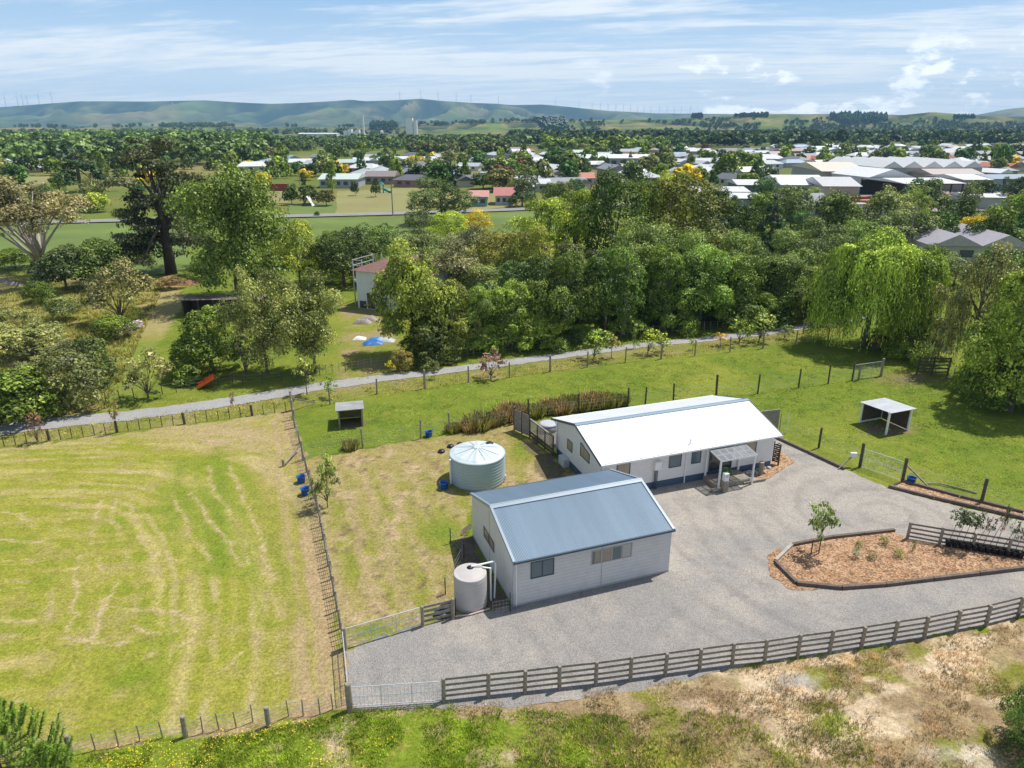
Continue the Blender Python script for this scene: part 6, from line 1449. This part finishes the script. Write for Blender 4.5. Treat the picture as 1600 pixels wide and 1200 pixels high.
# wind turbines on the far ridge
FO = bpy.data.objects['hills']; bvf = BVHTree.FromPolygons([v.co for v in FO.data.vertices], [tuple(p.vertices) for p in FO.data.polygons])
TUR = mat('turbine_white', (.7, .7, .72), .5)
tw = MB().tube([(0, 0, 0), (0, 0, 66)], [2.0, 1.2], 8).mesh('tower', TUR)
w = MB()
for k in range(3): a = R(90 + 120 * k); w.beam((0, -3, 0), (math.cos(a) * 33, -3, math.sin(a) * 33), 1.5, .7)
ro = w.mesh('rotor', TUR); na = MB().box(-2, -4, -1.8, 2, 4, 1.8).mesh('nacelle', TUR)
tx = [10, 29, 37, 44, 62, 82, 625, 658, 685, 713, 736, 779, 868, 905, 925, 938, 950, 962, 974, 985, 996, 1006, 1017, 1030, 1042, 1053, 1064, 1078]
rg = random.Random(4)
ordn2 = ordn + ['fourteenth', 'fifteenth', 'sixteenth', 'seventeenth']
for i, px in enumerate(tx):
    y = None
    for py in np.arange(150, 200, .5):
        hit = bvf.ray_cast(Vector((0, 0, CAMH)), Vector(ray(px, py)).normalized())
        if hit[0] is not None: y = hit[0]; break
    if y is None: continue
    grp = 'the leftmost ridge cluster' if px < 100 else 'the ridge above the silo' if px < 800 else 'the long row over the town middle'
    ordi = i if px < 100 else i - 6 if px < 800 else i - 12
    o = empty('wind_turbine', y - Vector((0, 0, 3)), f'white wind turbine, {ordn2[ordi]} from left in {grp}', 'wind turbine', 'wind turbines on the far ridge', rz=rg.uniform(-.5, .5))
    s_ = 1.15 if px < 100 else .8 if px > 800 else .95; o.scale = (s_,) * 3
    link('tower', tw, o); q = link('nacelle', na, o, (0, 0, 67)); q = link('rotor', ro, o, (0, 0, 67)); q.rotation_euler.y = rg.uniform(0, 2)
# utility poles
def pole(px, b, h, lb):
    o = empty('utility_pole', G(px, b), lb, 'pole'); MB().tube([(0, 0, 0), (0, 0, h)], [.16, .11], 8).build('shaft', TIMBER, o); MB().beam((-1.1, 0, h - .5), (1.1, 0, h - .5), .12).build('crossarm', TIMBER, o)
pole(614, 337, 9, 'timber utility pole beside the far road on the tan field'); pole(470, 300, 9, 'timber utility pole near the long pale green roof'); pole(1416, 402, 9, 'timber utility pole above the big willow'); pole(1040, 296, 9, 'utility pole among the middle town houses')
o = tag(MB().tube([(0, 0, 0), (.1, 0, 4), (.05, 0, 8.3)], [.26, .22, .17], 10).build('bare_trunk', PALEBARK, None, G(974, 522)), 'bare pale pole-like trunk standing in the front of the grove', 'trunk')

# --- the white house with the red roof in the grove, rusty shed, odds and ends
A = G(560, 481); _d = G(598, 492) - A; o = empty('white_house', A, 'tall white house with a red roof half hidden by the feathery tree', 'house', rz=math.atan2(_d.y, _d.x) * .55); WHM = mat('white_render', (.66, .67, .70), .7, .06, 1)
MB().box(0, 0, 0, 10.2, 8, 4.9).build('wall', WHM, o)
MB().add([(-.5, -.5, 4.9), (10.7, -.5, 4.9), (10.7, 8.5, 4.9), (-.5, 8.5, 4.9), (3.8, 4, 6.5), (6.6, 4, 6.5)], [(0, 1, 5, 4), (1, 2, 5), (2, 3, 4, 5), (3, 0, 4), (0, 3, 2, 1)]).build('roof', mat('red_tile_roof', (.20, .105, .085), .8, .25, 2), o)
MB().box(8.6, 1.2, 5.2, 9.3, 1.9, 7.2).build('chimney', mat('brown_brick', (.16, .08, .06), .8), o)
w = MB()
for x in (-1.5, -.1):
    for y in (1.5, 6): w.beam((x, y, 0), (x, y, 5.9), .12)
for z in (3.2, 5.1, 5.8): w.beam((-1.5, 1.5, z), (-.1, 1.5, z), .08); w.beam((-1.5, 1.5, z), (-1.5, 6, z), .08)
w.build('balcony_frame', mat('greyed_white_frame', (.45, .45, .46), .6), o); MB().box(-1.5, 1.5, 2.9, -.05, 6, 3.05).build('balcony_floor', TIMBER, o)
MB().box(1.5, -.05, 0.1, 2.6, -.01, 2.1).build('door', DARKT, o); MB().box(.3, -.04, .05, 1.3, -.01, 1.0).build('window', WINB, o)
A = G(288, 495); o = empty('long_shed', A, 'long low shed with a rusty dark iron roof above the dark rounded bush', 'shed', rz=R(4)); 
w = MB()
for x in np.linspace(0, 9.2, 6): w.beam((x, 0, 0), (x, 0, 2.0), .14)
w.box(0, 2.6, 0, 9.2, 2.7, 2.0); w.box(0, 0, 0, .06, 2.6, 2.0); w.box(6.4, .02, 0, 9.2, .1, 1.9); w.build('wall', DARKT, o)
corr(9.9, -.4, 2.15, 3.0, 2.0, .15, .02, -.3).build('roof', mat('rusty_iron', (.13, .075, .075), .8, .5, .9, col2=(.26, .22, .21)), o)
A = G(325, 605); o = empty('orange_trailer_tray', A, 'bright orange tipped metal tray lying by the lane fence', 'tray', rz=R(18)); OR = mat('orange_paint', (.75, .12, .01), .45, .1, 2)
w = MB(); w.beam((-.8, 0, .1), (.6, 0, .85), .9, .06); w.build('floor_plate', OR, o)
for y in (-.45, .45): MB().beam((-.8, y, .22), (.6, y, .97), .05, .28).build('side_plate', OR, o)
MB().beam((.5, -.4, 0), (.5, -.4, .75), .07).build('prop', DARKT, o)
def tarp(px, b, w_, d_, h, m, lb, rz=0):
    r = random.Random(px); n = 9; vs = []
    for j in range(n):
        for i in range(n): u, v = i / (n - 1), j / (n - 1); e = min(u, 1 - u, v, 1 - v) * 4; vs.append(((u - .5) * w_, (v - .5) * d_, min(1, e) * h * r.uniform(.6, 1.1) + .02))
    me = MB().add(vs, [(j * n + i, j * n + i + 1, (j + 1) * n + i + 1, (j + 1) * n + i) for j in range(n - 1) for i in range(n - 1)])
    o = me.build('tarpaulin', m, None, G(px, b), True); o.rotation_euler.z = rz; tag(o, lb, 'tarpaulin')
TB = mat('blue_tarp', (.02, .13, .42), .45, .2, 3); TWm = mat('grey_tarp', (.42, .44, .46), .6, .2, 3)
tarp(583, 537, 2.2, 1.3, .35, TB, 'crumpled blue tarpaulin by the white house yard, front one', .3); tarp(589, 531, 1.8, 1.0, .35, mat('bright_blue_tarp', (.02, .22, .55), .45), 'bright blue tarpaulin heap behind the front one', .1); tarp(601, 533, 2.2, 1.2, .35, TWm, 'pale grey tarpaulin heap right of the blue ones'); tarp(562, 530, 1.4, .9, .3, WHITE, 'small white sheet lying left of the blue tarpaulins')
for i, (px, b) in enumerate([(566, 505), (575, 500), (6, 441), (24, 446)]): tarp(px, b, 2.2, 1.0, .5, mat('junk_grey', (.3, .26, .23), .8, .4, 3), ['grey heap of timber below the white house, left', 'grey heap of timber below the white house, right', 'pale heap at the left edge beside the gum tree', 'brown heap near the gum tree trunk'][i])
tarp(275, 443, 7, 3, .5, mat('red_brown_brush', (.24, .11, .06), .9, .4, 2, .6), 'reddish brown heap of dead branches under the huge cypress')
# lane side young trees
YT = [(767, 592, 546, 42, 'thin', (.17, .11, .115), 'purple-pink leaved young tree beside the lane'), (480, 618, 562, 36, 'sapling', (.13, .16, .05), 'spindly young tree at the near side of the lane above the left shelter'), (515, 622, 590, 26, 'sapling', LG, 'small yellow-green young tree with a white guard above the left shelter'), (610, 584, 563, 15, 'sapling', (.36, .34, .02), 'tiny yellow leaved sapling beside the lane'),
      (680, 592, 562, 16, 'sapling', GO, 'tiny grey-green sapling beside the lane'), (928, 561, 515, 48, 'thin', LG, 'young green tree by the lane, leftmost above the house roof'), (955, 559, 522, 26, 'sapling', (.14, .15, .04), 'small thin sapling right of the leftmost young tree above the house roof'), (1012, 553, 514, 34, 'thin', YG, 'yellow-green young tree by the lane above the middle of the house roof'),
      (1034, 551, 518, 30, 'thin', YG, 'yellow-green young tree touching the paddock post above the house roof'), (1082, 547, 528, 14, 'sapling', YG, 'very small sapling by the lane above the right of the house roof'), (1155, 537, 494, 40, 'thin', LG, 'young open green tree by the lane left of the willow, first'), (1186, 533, 490, 42, 'thin', (.15, .20, .06), 'young open green tree by the lane left of the willow, second'),
      (1125, 541, 520, 20, 'sapling', (.30, .20, .04), 'tiny orange-leaved sapling by the lane'), (58, 692, 646, 26, 'thin', (.12, .08, .055), 'reddish brown leaved shrub on the lane verge at the left'), (185, 676, 622, 14, 'sapling', (.18, .14, .09), 'thin bare sapling on the lane verge'), (365, 642, 612, 10, 'sapling', (.18, .13, .12), 'tiny pinkish sapling on the lane verge'),
      (1225, 530, 508, 24, 'thin', GG, 'small shrub by the lane rail fence'), (990, 545, 514, 8, 'poplar', LG, 'tiny columnar sapling across the lane from the ivy column'), (512, 792, 708, 42, 'thin', (.11, .15, .045), 'bushy two tiered young tree on the striped lawn beside the long batten fence')]
for px, b, t, w_, k, c, lb in YT: ptree(k, px, b, t, w_, c, lb, n=1400 if px == 512 else 420, leaf=.045 if px != 512 else .032, cat='young tree', v=px % 3)
ptree('sapling', 1279, 866, 786, 42, (.12, .17, .055), 'staked young tree in the blunt left end of the mulch bed', n=700, leaf=.042, cat='young tree')
for (px, b), lb in (((1267, 866), 'thin dark stake left of the young tree in the mulch bed'), ((1280, 861), 'thin dark stake right of the young tree in the mulch bed')): tag(MB().beam((0, 0, 0), (0, 0, .9), .045).build('tree_stake', DARKT, None, G(px, b)), lb, 'stake')
# potted saplings along the bed fence
pc = [GG, GO, (.12, .16, .05), (.14, .15, .05), (.20, .10, .07), GG, (.22, .12, .06), GG, LG, GG, (.2, .1, .08), LG]
for i in range(12):
    t = i / 11; q = G(1481 + 112 * t, 854 + 18.5 * t); o = empty('potted_sapling', q + Vector((0, 0, .06)), f'tall thin sapling in a black pot at the mulch bed fence, {ordn[i]} from the left', 'potted plant', 'potted saplings along the bed fence')
    MB().lathe([(.14, 0), (.19, .32), (.2, .36), (.17, .36), (.16, .3), (.02, .28)], 16).build('pot', BLACK, o, None, True)
    r = random.Random(i * 3 + 1); h = r.uniform(1.6, 2.9) if i > 1 else 1.9; lx = r.uniform(.3, .8)
    MB().tube([(0, 0, .25), (lx * .4, .05, h * .5), (lx, .1, h * .95)], [.018, .014, .008], 6).build('trunk', BARK, o)
    me, _t = get('sapling', i % 3, 260 if i < 3 else 150, .05); c = link('crown', me, o); c.scale = (.5, .5, h * .85); c.location = (lx * .7, .05, h * .2); c.color = (*pc[i], 1)
    if i < 3: c.scale = (1.3, 1.3, 1.5); c.location = (lx * .8, 0, .75)
for i, (px, b, c, lb) in enumerate([(1341, 858, GO, 'small grey plant left in the mulch bed'), (1337, 873, (.1, .13, .1), 'silvery low plant in the left middle of the mulch bed'), (1362, 874, GG, 'small green plant in the middle of the mulch bed'), (1380, 853, MG, 'green plant near the upper edge of the mulch bed'), (1403, 872, LG, 'pale yellow-green plant right of the middle of the mulch bed'), (1425, 862, MG, 'upright green plant beside the bed rail fence')]):
    ptree('shrub', px, b, b - (14 if i != 5 else 18), 15 if i != 5 else 8, c, lb, cat='plant', n=500, leaf=.05, name='small_plant')
q = L2W(st.location, 1.15, .2, .38); o = empty('pot_plant', G(1130.5 + 0, 757), 'black pot with a green leafy plant on the entrance deck', 'potted plant'); o.location = L2W(Vector(st.location), .95, .35, .375)
MB().lathe([(.14, 0), (.19, .3), (.2, .33), (.16, .33), (.02, .28)], 20).build('pot', BLACK, o, None, True); me, _t = get('shrub', 1, 400, .08); c = link('foliage', me, o, (0, 0, .3)); c.scale = (.75, .75, .6); c.color = (.08, .17, .04, 1)
# rush clumps in the wet corner
def rush_mesh(seed, n=700):
    r = np.random.default_rng(seed); a = r.uniform(0, 6.28, n); q = np.sqrt(r.random(n)) * .38; bx_ = np.stack([np.cos(a) * q, np.sin(a) * q, np.zeros(n)], 1); h = r.uniform(.55, 1.0, n)[:, None]
    tip = bx_ + np.stack([np.cos(a) * q * .5, np.sin(a) * q * .5, np.ones(n)], 1) * h + r.normal(0, .05, (n, 3)); t = rdir(n, r); t[:, 2] = 0; t = t / (np.linalg.norm(t, axis=1)[:, None] + 1e-6) * .02
    V = np.stack([bx_ - t, bx_ + t, tip + t * .4, tip - t * .4], 1).reshape(-1, 3)
    return np_mesh('rush', V, np.arange(4 * n).reshape(-1, 4), LEAF, {'tint': ('FLOAT', 'FACE', r.random(n))})
RM = [rush_mesh(i) for i in range(3)]
RP = [(708, 674, 0), (735, 672, 1), (748, 668, 0), (765, 664, 1), (778, 660, 2), (790, 655, 1), (800, 650, 1), (835, 650, 0), (850, 645, 2), (862, 642, 1), (876, 645, 1), (885, 638, 2), (896, 635, 0), (905, 641, 2), (918, 638, 2), (928, 634, 1), (942, 637, 2), (956, 634, 0), (968, 632, 2), (548, 701, 0)]
RC_ = {}
for i, (px, b, ci) in enumerate(RP):
    c = [(.13, .14, .05), (.17, .14, .08), (.12, .125, .05)][ci]; o = link('rush_clump', RM[i % 3], None, G(px, b)); s = random.Random(i).uniform(1.1, 1.6) * (.7 if px < 720 else 1.15); o.scale = (s * 1.3, s * 1.3, s * .62); o.color = lum(c)
    pl = 'below the left shelter' if px < 600 else 'above the big water tank' if px < 790 else 'between paling screen and house roof' if px < 840 else 'behind the house roof'
    RC_[pl + str(ci)] = RC_.get(pl + str(ci), -1) + 1; tag(o, ['green and straw tinged', 'straw brown', 'dull olive'][ci] + ' tuft of rushes ' + pl + f', {ordn[RC_[pl + str(ci)]]} such', 'rushes', 'rushes along the paddock fence')
# lavender and flowers left
for px, b, c, lb in ((200, 522, (.30, .24, .38), 'patch of mauve flowers beside the mown track'), (180, 530, (.3, .33, .2), 'pale leafy flower clump left of the mauve flowers'), (212, 514, (.28, .24, .36), 'small mauve flower patch above the other')): ptree('shrub', px, b, b - 14, 26, c, lb, cat='flowers', n=900, leaf=.06, name='flower_clump')
# grass tufts: short real blades on rough ground
def tufts(name, px_poly, n, hmin, hmax, colr, seed, label, wid=.012, wob=.5, ymax=None, colorjit=True):
    r = np.random.default_rng(seed); xs = [p[0] for p in px_poly]; ys = [p[1] for p in px_poly]; out = []
    P = [G(*p) for p in px_poly]; X0, X1 = min(p.x for p in P), max(p.x for p in P); Y0, Y1 = min(p.y for p in P), max(p.y for p in P)
    X = r.uniform(X0, X1, n * 6); Y = r.uniform(Y0, Y1, n * 6); px, py = projnp(X, Y, 0); k = inpoly(px, py, px_poly) & (fbm(X * .8, Y * .8, 3, seed) > .47 + r.uniform(-.12, .12, len(X))); X, Y = X[k][:n], Y[k][:n]; n = len(X)
    Z = ground_z(X, Y); m_ = 5; a = r.uniform(0, 6.28, (n, m_)); h = r.uniform(hmin, hmax, (n, 1)) * r.uniform(.6, 1.1, (n, m_)); b = np.stack([X, Y, Z - .01], 1)[:, None, :] + np.stack([np.cos(a), np.sin(a), 0 * a], -1) * .03
    tip = b + np.stack([np.cos(a) * wob * h, np.sin(a) * wob * h, h], -1); t = np.stack([-np.sin(a), np.cos(a), 0 * a], -1) * wid
    V = np.stack([b - t, b + t, tip], 2).reshape(-1, 3); T = np.repeat(fbm(X * 1.5, Y * 1.5, 3, seed + 1), m_) + r.normal(0, .2, n * m_)
    o = link(name, np_mesh(name, V, np.arange(len(V)).reshape(-1, 3), LEAF, {'tint': ('FLOAT', 'FACE', np.clip(T, 0, 1))})); o.color = lum(colr, 1.6); o['kind'] = 'stuff'; o['label'] = label; o['category'] = 'grass'
tufts('green_grass', [(60, 1190), (420, 1140), (547, 1112), (700, 1100), (980, 1120), (1020, 1230), (0, 1260)], 14000, .06, .16, (.16, .24, .03), 5, 'tufty green grass on the near bank')
tufts('dry_grass', [(700, 1104), (930, 1078), (1345, 1018), (1600, 975), (1800, 1230), (900, 1260)], 13000, .06, .17, (.30, .25, .18), 6, 'dry straw coloured grass on the near right bank')
tufts('weedy_grass', [(900, 1120), (1300, 1100), (1400, 1200), (1000, 1240), (850, 1220)], 3500, .07, .18, (.19, .24, .04), 7, 'weedy green tufts among the dry grass')
tufts('verge_grass', [(0, 680), (400, 628), (600, 597), (800, 571), (1200, 525), (1320, 508), (1320, 524), (800, 590), (455, 642), (0, 701)], 12000, .06, .2, (.26, .27, .08), 8, 'long grass on the lane verge', .02)
tufts('rough_grass', [(-60, 470), (180, 440), (260, 440), (170, 640), (0, 664), (-60, 670)], 16000, .2, .5, (.22, .23, .08), 9, 'long rough grass in the left scrub paddock', .035)
tufts('paddock_grass', [(470, 700), (620, 618), (1200, 548), (1420, 560), (1640, 690), (1640, 800), (1350, 730), (1220, 665), (800, 660), (560, 700)], 30000, .03, .08, (.15, .22, .035), 10, 'short grass in the green paddocks', .02, 1.0)
tufts('lane_far_grass', [(60, 655), (400, 610), (560, 590), (600, 575), (1200, 505), (1200, 514), (600, 588), (400, 616), (0, 664)], 5000, .08, .22, (.20, .24, .06), 12, 'long grass on the far side of the lane', .02)
def flowers(px_poly, n, seed, label):
    r = np.random.default_rng(seed); P = [G(*p) for p in px_poly]; X = r.uniform(min(p.x for p in P), max(p.x for p in P), n * 8); Y = r.uniform(min(p.y for p in P), max(p.y for p in P), n * 8)
    px, py = projnp(X, Y, 0); k = inpoly(px, py, px_poly) & (fbm(X * .7, Y * .7, 3, seed) > .52 + r.uniform(-.1, .1, len(X))); X, Y = X[k][:n], Y[k][:n]; n = len(X); Z = ground_z(X, Y) + r.uniform(.08, .2, n)
    P_ = np.stack([X, Y, Z], 1); N = rdir(n, r); N[:, 2] = np.abs(N[:, 2]) + 1; N /= np.linalg.norm(N, axis=1)[:, None]
    o = link('wildflowers', leaf_mesh('wildflowers', P_, N, r.uniform(.014, .028, n), np.full(n, .6), r, 1.0)); o.color = (.75, .58, .02, 1); o['kind'] = 'stuff'; o['label'] = label; o['category'] = 'flowers'
flowers([(60, 1180), (420, 1134), (560, 1118), (620, 1160), (540, 1230), (0, 1260)], 1000, 3, 'yellow wildflowers in the near left grass')
# near corner plants
def young_pine(px, b, hgt_, label, seed):
    o = empty('young_pine', G(px, b), label, 'pine tree'); r = np.random.default_rng(seed); w = MB(); rr_ = random.Random(seed); P, N, S, T = [], [], [], []
    w.tube([(0, 0, 0), (0, 0, hgt_ * .97)], [.09, .02], 8)
    for i in range(110):
        t = rr_.uniform(.08, .98); a = i * 2.4 + rr_.uniform(-.4, .4); L = (1.05 - t) * hgt_ * .52 + .14; s = Vector((0, 0, t * hgt_)); e1 = s + Vector((math.cos(a) * L * .7, math.sin(a) * L * .7, L * .25)); e = e1 + Vector((math.cos(a) * L * .2, math.sin(a) * L * .2, L * .5))
        if t > .9: e = s + Vector((math.cos(a) * .08, math.sin(a) * .08, .4))
        w.tube([s, e1, e], [.02, .014, .008], 5)
        for k in range(300):
            u = (k / 300) ** .7; p = s.lerp(e1, u / .55) if u < .55 else e1.lerp(e, (u - .55) / .45)
            if (p - s).length < L * .12: continue
            d = Vector(rdir(1, r)[0]); ax = (e - s).normalized(); d = (d + ax * .9).normalized(); q = p + d * .06; P.append(q); N.append(np.array(d.cross(Vector(rdir(1, r)[0])).normalized())); S.append((d, .10)); T.append(min(1, max(0, .35 + .3 * u + rr_.uniform(-.2, .2))))
    V = []
    for p, n_, (d, L) in zip(P, N, S):
        n_ = Vector(n_); a = p - d * L * .5; b_ = p + d * L; V += [a - n_ * .014, a + n_ * .014, b_]
    me = np_mesh('needles', np.array([tuple(v) for v in V]), np.arange(len(V)).reshape(-1, 3), LEAF, {'tint': ('FLOAT', 'FACE', np.array(T))}); c = link('crown', me, o); c.color = (.22, .33, .05, 1)
    w.build('trunk', BARK, o)
young_pine(20, 1262, topz(1100, G(20, 1262)), 'young pine with upright shoots in the bottom left corner', 3)
young_pine(80, 1225, topz(1172, G(80, 1225)), 'small second pine shoot right of the corner pine', 5)
ptree('ivy', 1604, 1175, 1058, 100, (.065, .115, .028), 'dark leafy bush in the bottom right corner', cat='bush', n=20000, leaf=.0125)
o = tag(MB().tube([(0, 0, 0), (0, 0, .3)], .04, 6).build('short_peg', DARKT, None, G(1590, 968)), 'dark peg at the foot of the last visible front fence post', 'peg')
print('TREES', TREES, 'polys', sum(len(m.polygons) for m in bpy.data.meshes))
# label check
from collections import defaultdict
dd = defaultdict(list)
for ob in bpy.data.objects:
    if ob.parent is None and 'label' in ob: dd[ob['label']].append(ob)
for k, v in dd.items():
    if len(v) > 1 and not all('group' in q for q in v): print('DUP', k)

# ------------------------------------------------------------------ haze
hv = bpy.data.materials.new('air'); hv.use_nodes = True; nt = hv.node_tree
for n in list(nt.nodes): nt.nodes.remove(n)
pv = nt.nodes.new('ShaderNodeVolumePrincipled'); pv.inputs['Color'].default_value = (.38, .69, 1.0, 1); pv.inputs['Density'].default_value = 9.0e-5; pv.inputs['Anisotropy'].default_value = .0
ou = nt.nodes.new('ShaderNodeOutputMaterial'); nt.links.new(pv.outputs[0], ou.inputs['Volume'])
b = MB().box(-9000, -120, -9.5, 9000, 7650, 365).build('haze', hv); b['kind'] = 'stuff'
SC.cycles.volume_bounces = 0
